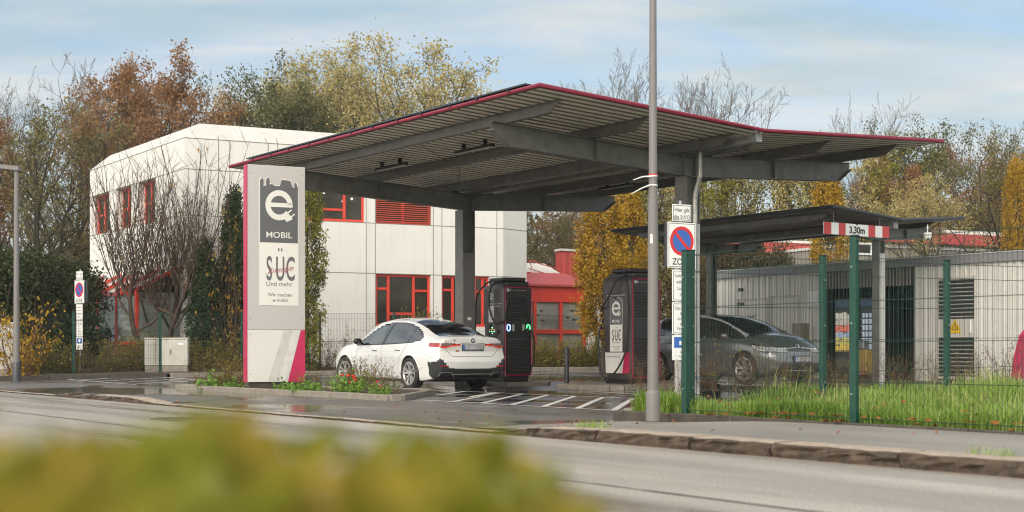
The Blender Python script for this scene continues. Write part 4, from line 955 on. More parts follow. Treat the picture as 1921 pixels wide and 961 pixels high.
# frame with x running from far to corner so that -y is outward
d_, L_, M_ = face(farL, cornerL, None, None, '')
def lf(px): # image column -> distance from farL
    k = (px - CX) / F; s = (k * farL.y - farL.x) / (d_.x - k * d_.y); return s
lh = [(lf(172), lf(205)), (lf(218), lf(246)), (lf(259), lf(291))]
hs = [(a_, b_, 5.28, 6.76) for a_, b_ in lh]; low = (lf(185), lf(335), .9, 3.5)
hs2 = hs + [low]
mb = MB(); ts2 = sorted([0, L_] + [q for h in hs2 for q in h[:2]]); wall_grid(mb, ts2, [ZB, .9, 3.5, 5.28, 6.76, ZT], hs2, 0.0, .35)
w_ = mb.build('wall', M_wall, wb_); w_.data.transform(M_)
for (a_, b_, c_, e_) in hs: window_set(wb_, a_, b_, c_, e_, (.38,), ((0, .5),), depth=.3, M=M_)
window_set(wb_, low[0], low[1], low[2], low[3], (.2, .4, .6, .8), (), depth=.3, M=M_)
mb = MB()
for z in (6.77, 5.27, ZT - .02, 3.54): mb.box(0, L_, -.0045, .001, z - .012, z + .012)
j_ = mb.build('panel_joints', M_joint, wb_); j_.data.transform(M_)
# glazed bay with sloping red-framed roof on the left face
bx0, bx1, bd = lf(172) - .6, lf(338), 1.5
by = MB(); zt_, zf_ = 3.55, 2.75
for i in range(6):
    x = bx0 + (bx1 - bx0) * i / 5
    by.bbox(x - .05, x + .05, -bd, -bd + .1, .45, zf_, .006)
    by.add([(x - .05, -bd, zf_), (x + .05, -bd, zf_), (x + .05, 0, zt_), (x - .05, 0, zt_), (x - .05, -bd, zf_ + .12), (x + .05, -bd, zf_ + .12), (x + .05, 0, zt_ + .12), (x - .05, 0, zt_ + .12)], [(0, 3, 2, 1), (4, 5, 6, 7), (0, 1, 5, 4), (1, 2, 6, 5), (2, 3, 7, 6), (3, 0, 4, 7)])
by.box(bx0, bx1, -bd - .01, -bd + .09, zf_ - .06, zf_ + .06); by.box(bx0, bx1, -bd - .01, -bd + .09, 1.05, 1.15); by.box(bx0, bx1, -bd - .01, -bd + .09, .40, .52)
for x in (bx0, bx1): by.box(x - .04, x + .04, -bd + .1, 0, 1.05, 1.13); by.box(x - .04, x + .04, -bd + .1, 0, .4, .5)
bay = by.build('bay_window', M_redframe, wb_); bay.data.transform(M_)
g = MB(); g.box(bx0, bx1, -bd + .04, -bd + .05, 1.15, zf_ - .06); g.add([(bx0, -bd + .05, zf_ + .05), (bx1, -bd + .05, zf_ + .05), (bx1, 0, zt_ + .05), (bx0, 0, zt_ + .05)], [(0, 1, 2, 3)])
for x in (bx0, bx1): g.box(x - .005, x + .005, -bd + .1, 0, 1.13, zf_)
g = g.build('pane', mat('bay_glass', (.19, .20, .18), .08, var=.5, scale=1.2, spec=.6), bay); g.data.transform(M_)
g = MB(); g.box(bx0 + .02, bx1 - .02, -bd + .03, -bd + .05, .5, 1.05); g = g.build('lower_panel', mat('bay_panel', (.16, .02, .016), .4), bay); g.data.transform(M_)
g = MB()
for i in range(14):
    x = bx0 + .15 + (bx1 - bx0 - .3) * i / 13; g.box(x - .12, x + .1, -bd + .3, -bd + .34 + (i % 3) * .05, 1.2, 2.6)
g = g.build('curtain', mat('curtain', (.55, .53, .48), .8, var=.1), bay); g.data.transform(M_)
# right chamfer face and rear faces
for (A_, B_) in ((cornerR1, cornerR2), (cornerR2, backR), (backR, backL), (backL, farL)):
    d2, L2, M2 = face(A_, B_, None, None, ''); mb = MB(); mb.box(0, L2, 0, .3, ZB, ZT); w_ = mb.build('wall', M_wall, wb_); w_.data.transform(M2)
    if A_ is cornerR1:
        mb = MB()
        for z in (5.27, 3.54): mb.box(0, L2, -.0045, .001, z - .012, z + .012)
        w_ = mb.build('panel_joints', M_joint, wb_); w_.data.transform(M2)
# low white annex corner at the far left
an = thing('annex_wall', 'low white gabled wall at the left end of the white building', 'building', at(160, 52.5, z=.2), ROTF)
mb = MB(); mb.prism([(-.35, 0), (1.2, 0), (1.2, 4.1), (.55, 4.0), (-.35, 3.05)], 0, .3, 'y'); mb.build('wall', M_wall, an)

# ================================================================== RED PAVILION right of the white building
pv = thing('glazed_pavilion', 'low pavilion with red glazing and red sloping roof behind the chargers', 'building', at(980, 57.5, z=.25), ROTF)
def py(y, d=57.5): return HC + (YH - y) * d / F - .25
def pxx(px): k = (px - CX) / F; o = at(980, 57.5, z=0); return (k * o.y - o.x) / (FD.x - k * FD.y)
x0_, x1_ = -5.0, pxx(1100)
mb = MB(); mb.box(x0_, x1_, 0, .25, 0, .35); mb.build('wall', M_wall, pv); mb = MB(); mb.box(x1_ + .002, x1_ + 1.6, .0, .25, 0, py(545)); mb.build('wall', M_wall, pv)
mb = MB(); mb.box(x0_, x1_ + .02, -.08, 0.2, py(566), py(533)); mb.build('fascia', M_redframe, pv)
mb = MB(); xs3 = [x0_ + .4, -2, pxx(1003), pxx(1052), pxx(1095)]
for x in xs3: mb.bbox(x - .07, x + .07, -.05, .1, .35, py(566) - .002, .008)
mb.bbox(x0_, x1_, -.045, .09, py(626), py(618), .006); mb.bbox(x0_, x1_, -.045, .09, .35, .50, .006); wdw = mb.build('window_frame', M_redframe, pv)
mb = MB(); mb.box(x0_, x1_, .06, .08, .35, py(566)); mb.build('pane', mat('pavilion_glass', (.27, .27, .235), .08, var=.5, scale=.9, spec=.6), wdw)
r_ = random.Random(3)
for (px, y) in ((1012, 592), (1020, 602), (1018, 584), (1076, 583), (1067, 596), (1079, 600)):
    mb = MB(); x, z = pxx(px), py(y); mb.add([(x - .15, .055, z + .03), (x - .03, .055, z - .02), (x + .04, .055, z), (x + .14, .055, z + .09), (x + .02, .055, z + .03), (x - .03, .055, z + .08)], [(0, 1, 4, 5), (1, 2, 3, 4)]); mb.build('bird_sticker', M_ink, pv, fix=False)
mb = MB(); mb.add([(x0_ - .1, -.25, py(533)), (x1_ + .1, -.25, py(533)), (x1_ - .5, 1.0, py(508)), (x0_, 1.0, py(508)), (x0_ - .1, -.25, py(537)), (x1_ + .1, -.25, py(537))], [(0, 1, 2, 3), (0, 4, 5, 1)]); mb.build('roof', M_redroof, pv)
mb = MB(); mb.add([(x0_, 1.0, py(510)), (pxx(1075), 1.0, py(510)), (pxx(1062), 2.0, py(487)), (x0_, 2.0, py(487)), (x0_, 2.3, py(487)), (pxx(1062), 2.3, py(487))], [(0, 1, 2, 3), (3, 2, 5, 4)]); mb.build('roof', mat('white_roof_panel', (.62, .58, .52), .5, var=.1), pv)
mb = MB()
for (pa, pb) in (((990, 486), (1022, 486)), ((1022, 486), (1075, 503)), ((1018, 486), (1016, 500)), ((1016, 500), (1070, 517)), ((990, 508), (1014, 508)), ((985, 511), (1020, 521))):
    mb.tube([(pxx(pa[0]), 1.2, py(pa[1])), (pxx(pb[0]), .9, py(pb[1]))], .022, 5)
mb.build('roof_trim', M_redroof, pv)
mb = MB()
for x in (pxx(988), pxx(1000)): mb.tube([(x, 2.2, py(487)), (x, 2.2, py(470))], .03, 5)
for z in (py(470), py(478)): mb.tube([(x0_, 2.2, z), (pxx(1000), 2.2, z)], .025, 5)
mb.build('railing', M_steel_light, pv)
def corrugated_box(name, label, px0, px1, y0, y1, D, m, depth=3.0, pitch=.25, zbase=.25, cat='building'):
    o = at(px0, D, z=zbase); t = thing(name, label, cat, o, ROTF)
    k = (px1 - CX) / F; L = (k * o.y - o.x) / (FD.x - k * FD.y); z0 = HC + (YH - y1) * D / F - zbase; z1 = HC + (YH - y0) * D / F - zbase
    z0 = 0
    mb = MB(); n = int(L / pitch); prof = []
    for i in range(n): x = i * L / n; d = L / n; prof += [(x, 0), (x + d * .4, 0), (x + d * .5, -.04), (x + d * .9, -.04)]
    prof += [(L, 0)]
    mb.add([(x, y, z) for (x, y) in prof for z in (z0, z1)], [(2 * i, 2 * i + 2, 2 * i + 3, 2 * i + 1) for i in range(len(prof) - 1)])
    mb.add([(L, 0, z0), (L, depth, z0), (L, depth, z1), (L, 0, z1), (0, 0, z0), (0, depth, z0), (0, depth, z1), (0, 0, z1)], [(0, 1, 2, 3), (4, 5, 6, 7), (3, 2, 6, 7), (1, 2, 6, 5)])
    mb.build('wall', m, t, fix=False)
    mb = MB(); mb.box(-.05, L + .05, -.09, depth, z1, z1 + .1); mb.build('roof', mat('pale_roof_edge', (.6, .58, .54), .5), t); return t, L, z1
M_redcorr = mat('red_corrugated_wall', (0.46, .07, .06), .5, var=.12, scale=2)
corrugated_box('plant_room', 'small red corrugated rooftop room behind the yellow tree', 1052, 1088, 471, 492, 62, M_redcorr, .5)
corrugated_box('storage_hall', 'red corrugated hall behind the lower canopy', 1385, 1540, 452, 520, 56, M_redcorr, 4)
# far beige school wing with red fascia on the right
t, L, z1 = corrugated_box('school_wing', 'beige building with red fascia and white window behind the right end of the canopy', 1592, 2010, 462, 560, 50, mat('beige_wall', (.26, .235, .20), .65, var=.1), 8, pitch=.9)
wd = MB(); o_ = .25
def qz(y, D=50): return HC + (YH - y) * D / F - .25
wd.bbox(.25, 1.0, -.09, -.05, qz(478), qz(455), .01); w_ = wd.build('window', M_signwhite, t)
wd = MB(); wd.box(.33, .92, -.095, -.09, qz(474), qz(459)); wd.build('pane', M_glasswin, w_)
wd = MB(); wd.box(1.5, L, -.35, -.1, qz(452), qz(432)); wd.build('fascia', M_redroof, t)
wd = MB(); wd.box(.9, L, -.3, 1.5, qz(431), qz(424)); wd.add([(2.0, -.6, qz(424)), (4.2, -.6, qz(424)), (3.9, 1.5, qz(409)), (1.6, 1.5, qz(409))], [(0, 1, 2, 3)]); wd.build('roof', mat('pale_roof', (.66, .63, .58), .5), t)

# ================================================================== KIOSK (container with vending machines)
kp = at(1921, 28.9, z=0); ka, kb_ = ab(kp.x, kp.y); KBB = 19.0
KZ = .14
def kat(px):     # image column -> distance a along the kiosk front (b = KBB)
    k = (px - CX) / F; return (k * (KY + KBB * PY) - (KX + KBB * PX)) / (UX - k * UY)
ko = rd(kat(1340), KBB, KZ); ks = thing('kiosk_container', 'light grey corrugated kiosk with flat dark fascia behind the grey car', 'kiosk', ko, ROADROT)
def kx(px): return kat(px) - kat(1340)
HK = 2.92
M_kwall = mat('kiosk_corrugated', (0.62, .60, .56), .5, var=.06, scale=1, stains=.12)
M_kdoor = mat('kiosk_door', (0.54, .51, .46), .45, var=.04)
def corr(mb, x0, x1, y, z0, z1, pitch=.2):
    n = max(1, int((x1 - x0) / pitch)); prof = []
    for i in range(n): x = x0 + i * (x1 - x0) / n; d = (x1 - x0) / n; prof += [(x, y), (x + d * .45, y), (x + d * .55, y + .035), (x + d * .9, y + .035)]
    prof += [(x1, y)]; mb.add([(x, yy, z) for x, yy in prof for z in (z0, z1)], [(2 * i, 2 * i + 2, 2 * i + 3, 2 * i + 1) for i in range(len(prof) - 1)])
# local: x along +u (towards camera right), y = towards +p? (rotation maps +y to (-UY, UX) = (.815,.58) = +p: away)
xe = kx(2080); r0, r1 = kx(1541), kx(1716)
doors = [(kx(1386), kx(1438), 2.08, 'wc_door'), (kx(1449), kx(1498), 2.12, 'side_door')]
ld = (kx(1757), kx(1834), 2.45)
mb = MB(); segs = [0.0, doors[0][0], doors[0][1], doors[1][0], doors[1][1], r0]
corr(mb, 0, doors[0][0], 0, 0, HK - .2); corr(mb, doors[0][1], doors[1][0], 0, 0, HK - .2); corr(mb, doors[1][1], r0, 0, 0, HK - .2); corr(mb, doors[0][0], doors[0][1], 0, 2.08, HK - .2); corr(mb, doors[1][0], doors[1][1], 0, 2.12, HK - .2)
corr(mb, r1, ld[0], 0, 0, HK - .2); corr(mb, ld[1], xe, 0, 0, HK - .2); corr(mb, ld[0], ld[1], 0, 2.45, HK - .2)
mb.add([(0, 0, 0), (0, 3, 0), (0, 3, HK), (0, 0, HK)], [(0, 1, 2, 3)]); mb.add([(xe, 0, 0), (xe, 3, 0), (xe, 3, HK), (xe, 0, HK)], [(0, 1, 2, 3)])
mb.build('wall', M_kwall, ks, fix=False)
mb = MB(); mb.box(-.06, xe + .05, -.06, 3.1, HK - .2, HK - .0); mb.build('fascia', mat('kiosk_fascia', (.20, .20, .205), .45, var=.05), ks)
mb = MB(); mb.box(-.07, xe + .06, -.075, 3.12, HK + .001, HK + .02); mb.build('roof', mat('kiosk_roof_edge', (.5, .5, .49), .4), ks)
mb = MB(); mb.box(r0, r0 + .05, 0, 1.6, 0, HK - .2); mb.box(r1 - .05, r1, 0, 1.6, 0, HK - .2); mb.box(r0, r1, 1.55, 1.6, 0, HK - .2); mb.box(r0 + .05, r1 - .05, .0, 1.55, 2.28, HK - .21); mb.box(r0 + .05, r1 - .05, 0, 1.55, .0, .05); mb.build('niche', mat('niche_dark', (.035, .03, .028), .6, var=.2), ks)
mb = MB(); corr(mb, r0 + .05, r1 - .05, -.005, 2.28, HK - .21, .1); mb.build('niche_panel', mat('niche_panel', (.27, .235, .2), .55), ks)
for (x0, x1, h, nm) in doors:
    mb = MB(); mb.bbox(x0, x1, -.01, .03, 0.02, h, .008); dd = mb.build('door', M_kdoor, ks)
    mb = MB(); 
    for (a_, b_, c_, e_) in ((x0 - .05, x0, .02, h + .05), (x1, x1 + .05, .02, h + .05), (x0, x1, h + .001, h + .05)): mb.box(a_, b_, -.02, .02, c_, e_)
    mb.build('door_frame', mat('door_frame', (.42, .4, .36), .5), dd)
    mb = MB(); mb.tube([(x1 - .12, -.03, 1.0), (x1 - .12, -.03, 1.12), (x1 - .2, -.03, 1.12)], .012, 6); mb.build('handle', M_steel, dd)
    if nm == 'wc_door':
        mb = MB(); put_text(mb, 'WC', (x0 + x1) / 2, 1.55, .17, -.014, bold=.004); mb.build('lettering', M_ink, dd, fix=False); mb = MB(); mb.bbox(x0 - .02, x0 + .22, -.06, -.011, h - .12, h - .05, .01); mb.build('door_closer', M_antra, dd)
mb = MB(); mb.bbox(kx(1389), kx(1397), -.1, -.04, 2.33, 2.42, .01); mb.build('wall_lamp', M_antra, ks)
mb = MB(); mb.bbox(kx(1500), kx(1519), -.3, -.01, .0, 1.42, .01); mb.build('beige_box', mat('beige_box', (.22, .19, .14), .5), ks)
mb = MB(); mb.box(kx(1518), kx(1536), -.03, -.012, 1.9, 2.25); mb.build('notice', M_signwhite, ks); 
mb = MB(); mb.box(kx(1522), kx(1532), -.033, -.031, 2.02, 2.025); mb.box(kx(1522), kx(1532), -.033, -.031, 2.06, 2.065); mb.box(kx(1523), kx(1530), -.033, -.031, 2.10, 2.105); mb.build('notice_text', M_midgrey, ks)
mb = MB(); mb.bbox(ld[0], ld[1], -.02, .03, .05, 2.45, .006); ldo = mb.build('louvred_door', M_kdoor, ks)
for (za, zb) in ((.12, 1.02), (1.45, 2.38)):
    mb = MB(); mb.box(ld[0] + .08, ld[1] - .08, -.024, -.021, za, zb); mb.build('vent_opening', M_ink, ldo)
for (za, zb) in ((.12, 1.02), (1.45, 2.38)):
    z = za + .03; mb = MB()
    while z < zb - .04: mb.add([(ld[0] + .08, -.026, z), (ld[1] - .08, -.026, z), (ld[1] - .08, -.06, z + .02), (ld[0] + .08, -.06, z + .02), (ld[0] + .08, -.06, z + .032), (ld[1] - .08, -.06, z + .032)], [(0, 1, 2, 3), (3, 2, 5, 4)]); z += .095
    mb.build('vent_slats', M_kdoor, ldo, fix=False)
wc = kx(1793); mb = MB(); mb.prism([(wc - .15, 1.12), (wc + .15, 1.12), (wc + .15, 1.2), (wc, 1.45), (wc - .15, 1.2)], -.03, -.022, 'y'); ws_ = mb.build('warning_sign', mat('warning_yellow', (.72, .45, .01), .4), ldo)
mb = MB(); mb.prism([(wc - .1, 1.2), (wc + .1, 1.2), (wc, 1.38)], -.032, -.0305, 'y'); mb.build('warning_triangle', M_ink, ws_)
mb = MB(); mb.prism([(wc - .075, 1.212), (wc + .075, 1.212), (wc, 1.352)], -.034, -.0325, 'y'); mb.build('warning_field', mat('warning_yellow', (.72, .45, .01), .4), ws_)
mb = MB(); mb.prism([(wc - .01, 1.225), (wc + .012, 1.262), (wc - .0, 1.262), (wc + .012, 1.31), (wc - .014, 1.255), (wc - .002, 1.255)], -.036, -.0345, 'y'); mb.build('lightning_symbol', M_ink, ws_)
mb = MB(); mb.bbox(ld[1] - .2, ld[1] - .14, -.05, -.021, 1.12, 1.42, .01); mb.build('handle', M_signwhite, ldo)
# vending machines standing in the niche
def vending(px0, px1, h, label, kind):
    x0, x1 = kx(px0), kx(px1); p = ko + Vector((UX, UY, 0)) * x0 + Vector((PX, PY, 0)) * .25; w = x1 - x0
    t = thing('vending_machine', label, 'vending machine', (p.x, p.y, KZ + .05), ROADROT, 'vending machines in the kiosk niche')
    mb = MB(); mb.bbox(0, w, 0, .8, 0, h, .02); mb.build('casing', mat('vending_casing', (.03, .03, .032), .4), t)
    if kind == 'info':
        mb = MB(); mb.bbox(.08, w - .08, -.03, -.001, .9, h - .2, .01); mb.build('front_panel', mat('vending_panel', (.16, .14, .12), .4), t)
        mb = MB(); mb.box(w * .3, w * .65, -.033, -.031, h - .5, h - .42); mb.build('red_display', mat('vend_red', (.7, .03, .02), .4, emit=((1, .1, .05), .6)), t); return t
    mb = MB(); mb.bbox(.04, w * .72, -.006, .001, .62, h - .28, .004); mb.build('window', mat('vend_back', (.05, .05, .055), .3), t)
    mb = MB(); mb.box(.04, w - .04, -.01, -.006, h - .22, h - .06); mb.build('header', mat('vend_header', (.04, .07, .14), .3, var=.6, scale=14, emit=((.1, .2, .5), .04)), t)
    r_ = random.Random(px0); rows = 6; cols = 6
    for ri in range(rows):
        mb = MB(); z = .68 + ri * (h - 1.05) / rows
        mb.box(.05, w * .7, -.012, -.007, z - .03, z - .015)
        if kind == 'snack':
            for c_ in range(cols): x = .07 + c_ * (w * .63) / cols; hh = r_.uniform(.1, .19); mb.bbox(x, x + w * .09, -.03, -.008, z, z + hh, .005)
            cs = [(.45, .33, .06), (.42, .36, .1), (.25, .3, .4), (.5, .12, .08), (.35, .3, .25), (.4, .38, .3)][ri]
        else:
            for c_ in range(4): x = .1 + c_ * (w * .58) / 4; mb.bbox(x, x + w * .1, -.02, -.008, z + .02, z + .13, .01)
            cs = (.3, .33, .4)
        mb.build('products', mat('vend_row_%s_%d' % (kind, ri), cs, .4, var=.5, scale=25, emit=(cs, .5)), t)  # products glow in their own colours, standing in for the machine's inner light
    mb = MB(); mb.bbox(w * .76, w - .06, -.02, -.001, .9, h - .35, .005); mb.build('keypad_panel', mat('vending_panel', (.16, .14, .12), .4), t)
    mb = MB(); mb.bbox(.1, w * .68, -.012, -.001, .25, .5, .006); mb.build('delivery_flap', mat('vend_flap', (.09, .09, .09), .3), t)
    return t
vending(1552, 1594, 2.0, 'snack vending machine with packets at the left of the kiosk niche', 'snack')
vending(1600, 1644, 2.0, 'vending machine with rows of small silver boxes beside the canopy post', 'boxes')
vending(1699, 1714, 2.0, 'narrow dark terminal with a red display at the right of the kiosk niche', 'info')
t = thing('wall_terminal', 'grey wall box with a small green light in the kiosk niche', 'terminal', ko + Vector((UX, UY, 0)) * kx(1672) + Vector((PX, PY, 0)) * 1.4 + Vector((0, 0, 1.2)), ROADROT)
mb = MB(); mb.bbox(0, .45, 0, .12, .2, .85, .01); mb.build('housing', mat('terminal_grey', (.3, .28, .24), .4), t); mb = MB(); mb.lathe([(0, -.004), (.02, -.004)], 10, 'y', (.3, 0, .9)); mb.build('indicator', mat('green_led', (.1, 1, .2), .4, emit=((.1, 1, .2), 4)), t)
p = ko + Vector((UX, UY, 0)) * kx(1612) - Vector((PX, PY, 0)) * .25
t = thing('pressure_station', 'red and yellow air hose box standing before the kiosk niche', 'air station', (p.x, p.y, KZ + .02), ROADROT)
mb = MB(); mb.bbox(0, .42, 0, .3, .12, .72, .02); mb.build('casing', mat('hose_yellow', (.5, .33, .08), .4), t)
mb = MB(); mb.bbox(-.14, -.003, 0, .3, .3, .72, .02); mb.bbox(.0, .42, -.02, -.002, .1, .2, .01); mb.build('red_panel', M_signred, t)
mb = MB(); mb.tube([(.05, -.04, .7), (.0, -.06, .45), (.1, -.07, .2), (.3, -.06, .12), (.4, -.05, .2)], .014, 6); mb.build('hose', M_signwhite, t)
mb = MB(); mb.bbox(.1, .3, .05, .25, .73, .95, .03); mb.build('gauge', M_steel_light, t)
p = at(1902, 27.0, z=.2)
t = thing('magenta_banner', 'magenta slanting sign panel at the right edge before the kiosk', 'sign', p, .45)
mb = MB(); mb.prism([(0, .1), (.6, .1), (.6, 1.3), (.22, .95), (.05, .45)], 0, .08, 'y'); mb.build('panel', M_magenta, t)
mb = MB(); mb.box(.1, .14, .02, .06, -.15, .1); mb.box(.5, .54, .02, .06, -.15, .1); mb.build('foot', M_antra, t)

# ================================================================== STREET CABINETS
def cabinet(px0, px1, D, ytop, label, ang=0.0):
    o = at(px0, D, z=0); w = (px1 - px0) * D / F / math.cos(ang) * .99; z0 = zg(o.x, o.y) + .08; h = HC + (YH - ytop) * D / F - z0
    t = thing('utility_cabinet', label, 'utility cabinet', (o.x, o.y, z0), ang); M_c = mat('cabinet_grey', (.46, .44, .39), .6, var=.1, scale=3, stains=.75)
    mb = MB(); mb.bbox(0, w, 0, .32, .22, h - .03, .012); mb.build('body', M_c, t)
    mb = MB(); mb.bbox(-.015, w + .015, -.015, .34, h - .028, h + .02, .015); mb.build('lid', M_c, t)
    mb = MB(); mb.bbox(.01, w - .01, .01, .31, -.1, .215, .006); mb.build('plinth', M_conc, t)
    mb = MB()
    for k in range(int(w / .045)):
        x = .05 + k * .045
        if x < w - .05 and abs(x - w * .5) > .05: mb.box(x, x + .02, -.006, -.0005, .28, h - .1)
    mb.build('door_ribs', M_c, t)
    mb = MB(); mb.bbox(w * .58, w * .62, -.02, -.0005, h * .55, h * .68, .004); mb.build('handle', M_steel, t)
    mb = MB(); mb.box(w * .78, w * .9, -.009, -.0065, h - .19, h - .14); mb.build('badge', M_signwhite, t)
    return t
cabinet(271, 352, 41.6, 635, 'weathered pale grey utility cabinet behind the far kerb left of the totem', .05)
cabinet(-30, 27, 39.4, 606, 'pale grey utility cabinet cut by the left edge beside the lamp post', .05)
# ================================================================== CARS
def pchip(xk, yk, x):
    xk = np.array(xk, float); yk = np.array(yk, float); h = np.diff(xk); d = np.diff(yk) / h; m = np.zeros(len(xk))
    for i in range(1, len(xk) - 1):
        if d[i - 1] * d[i] > 0: w1 = 2 * h[i] + h[i - 1]; w2 = h[i] + 2 * h[i - 1]; m[i] = (w1 + w2) / (w1 / d[i - 1] + w2 / d[i])
    m[0] = d[0]; m[-1] = d[-1]
    i = np.clip(np.searchsorted(xk, x) - 1, 0, len(h) - 1); t = (x - xk[i]) / h[i]
    return ((1 + 2 * t) * (1 - t) ** 2) * yk[i] + t * (1 - t) ** 2 * h[i] * m[i] + t * t * (3 - 2 * t) * yk[i + 1] + t * t * (t - 1) * h[i] * m[i + 1]
def inpoly(px, py, poly):
    c = np.zeros(px.shape, bool); n = len(poly)
    for i in range(n):
        (x1, y1), (x2, y2) = poly[i], poly[(i + 1) % n]
        if y1 == y2: continue
        m = ((y1 > py) != (y2 > py)) & (px < (x2 - x1) * (py - y1) / (y2 - y1) + x1); c ^= m
    return c
def polydist(px, py, poly):
    d = np.full(px.shape, 9.0); n = len(poly)
    for i in range(n):
        (x1, y1), (x2, y2) = poly[i], poly[(i + 1) % n]; vx, vy = x2 - x1, y2 - y1; L = vx * vx + vy * vy
        t = np.clip(((px - x1) * vx + (py - y1) * vy) / L, 0, 1); d = np.minimum(d, np.hypot(px - x1 - t * vx, py - y1 - t * vy))
    return d
def car_surface(T, nx=230, nv=84, ncap=16):
    X = T['x']; xs_ = np.linspace(X[0], X[-1], nx)
    g = {k: pchip(X, T[k], xs_) for k in ('zb', 'zc', 'zs', 'ws', 'zr', 'wr', 'w1', 'wsill')}
    ctrl = []
    z1 = T.get('z1', .62)
    z1v = np.minimum(z1, g['zb'] + (g['zs'] - g['zb']) * .62)
    for k in range(nx):
        zb, zc, zs, ws, zr, wr, w1, wl = (g[q][k] for q in ('zb', 'zc', 'zs', 'ws', 'zr', 'wr', 'w1', 'wsill')); zz1 = z1v[k]
        ctrl.append([(0, zb), (wl * .6, zb), (wl * .93, zb + .005), (wl, zb + .05), ((wl * .45 + w1 * .55), zb + (zz1 - zb) * .5), (w1, zz1), (w1 * .55 + ws * .45 + .010, zz1 + (zs - zz1) * .6), (ws, zs),
                     (ws * .55 + wr * .45 + .012, zs * .5 + zr * .5), (wr, zr), (wr * .86, zr + (zc - zr) * .42), (wr * .5, zr + (zc - zr) * .83), (0, zc)])
    ctrl = np.array(ctrl); npt = ctrl.shape[1]
    # Catmull-Rom along the section
    ext = np.concatenate([ctrl[:, 1:2] * [-1, 1], ctrl, ctrl[:, -2:-1] * [-1, 1]], 1)
    per = nv // (npt - 1); Ys = []
    for i in range(npt - 1):
        p0, p1, p2, p3 = (ext[:, i + q] for q in range(4))
        for s in range(per):
            u = s / per; Ys.append(.5 * ((2 * p1) + (p2 - p0) * u + (2 * p0 - 5 * p1 + 4 * p2 - p3) * u * u + (3 * p1 - p0 - 3 * p2 + p3) * u ** 3))
    Ys.append(ctrl[:, -1]); S = np.stack(Ys, 1)         # nx, M, 2
    M = S.shape[1]; V = np.zeros((nx, M, 3)); V[..., 0] = xs_[:, None]; V[..., 1] = S[..., 0]; V[..., 2] = S[..., 1]
    # end caps
    def cap(edge, sgn, bulge):
        c = np.array([edge[0, 0], 0, (edge[:, 2].min() + edge[:, 2].max()) / 2]); out_ = []
        for k in range(1, ncap + 1):
            r = 1 - k / ncap; P = edge.copy(); P[:, 1] = edge[:, 1] * r; P[:, 2] = c[2] + (edge[:, 2] - c[2]) * (r if k < ncap else 0.0)
            P[:, 0] = edge[:, 0] + sgn * bulge * (1 - r ** 2.2); out_.append(P)
        return out_
    rear = cap(V[0], -1, T['bulge'][0])[::-1]; front = cap(V[-1], 1, T['bulge'][1])
    V = np.concatenate([np.array(rear), V, np.array(front)], 0)
    # profile of the ends as a function of height
    def end(zf, x_edge, sgn, zone):
        w = np.clip(1 - sgn * (x_edge - V[..., 0]) / zone, 0, 1); w = w * w * (3 - 2 * w)
        V[..., 0] += w * np.interp(V[..., 2], zf[0], zf[1])
    end(T['rearz'], X[0], -1, .45); end(T['frontz'], X[-1], 1, .5)
    return V
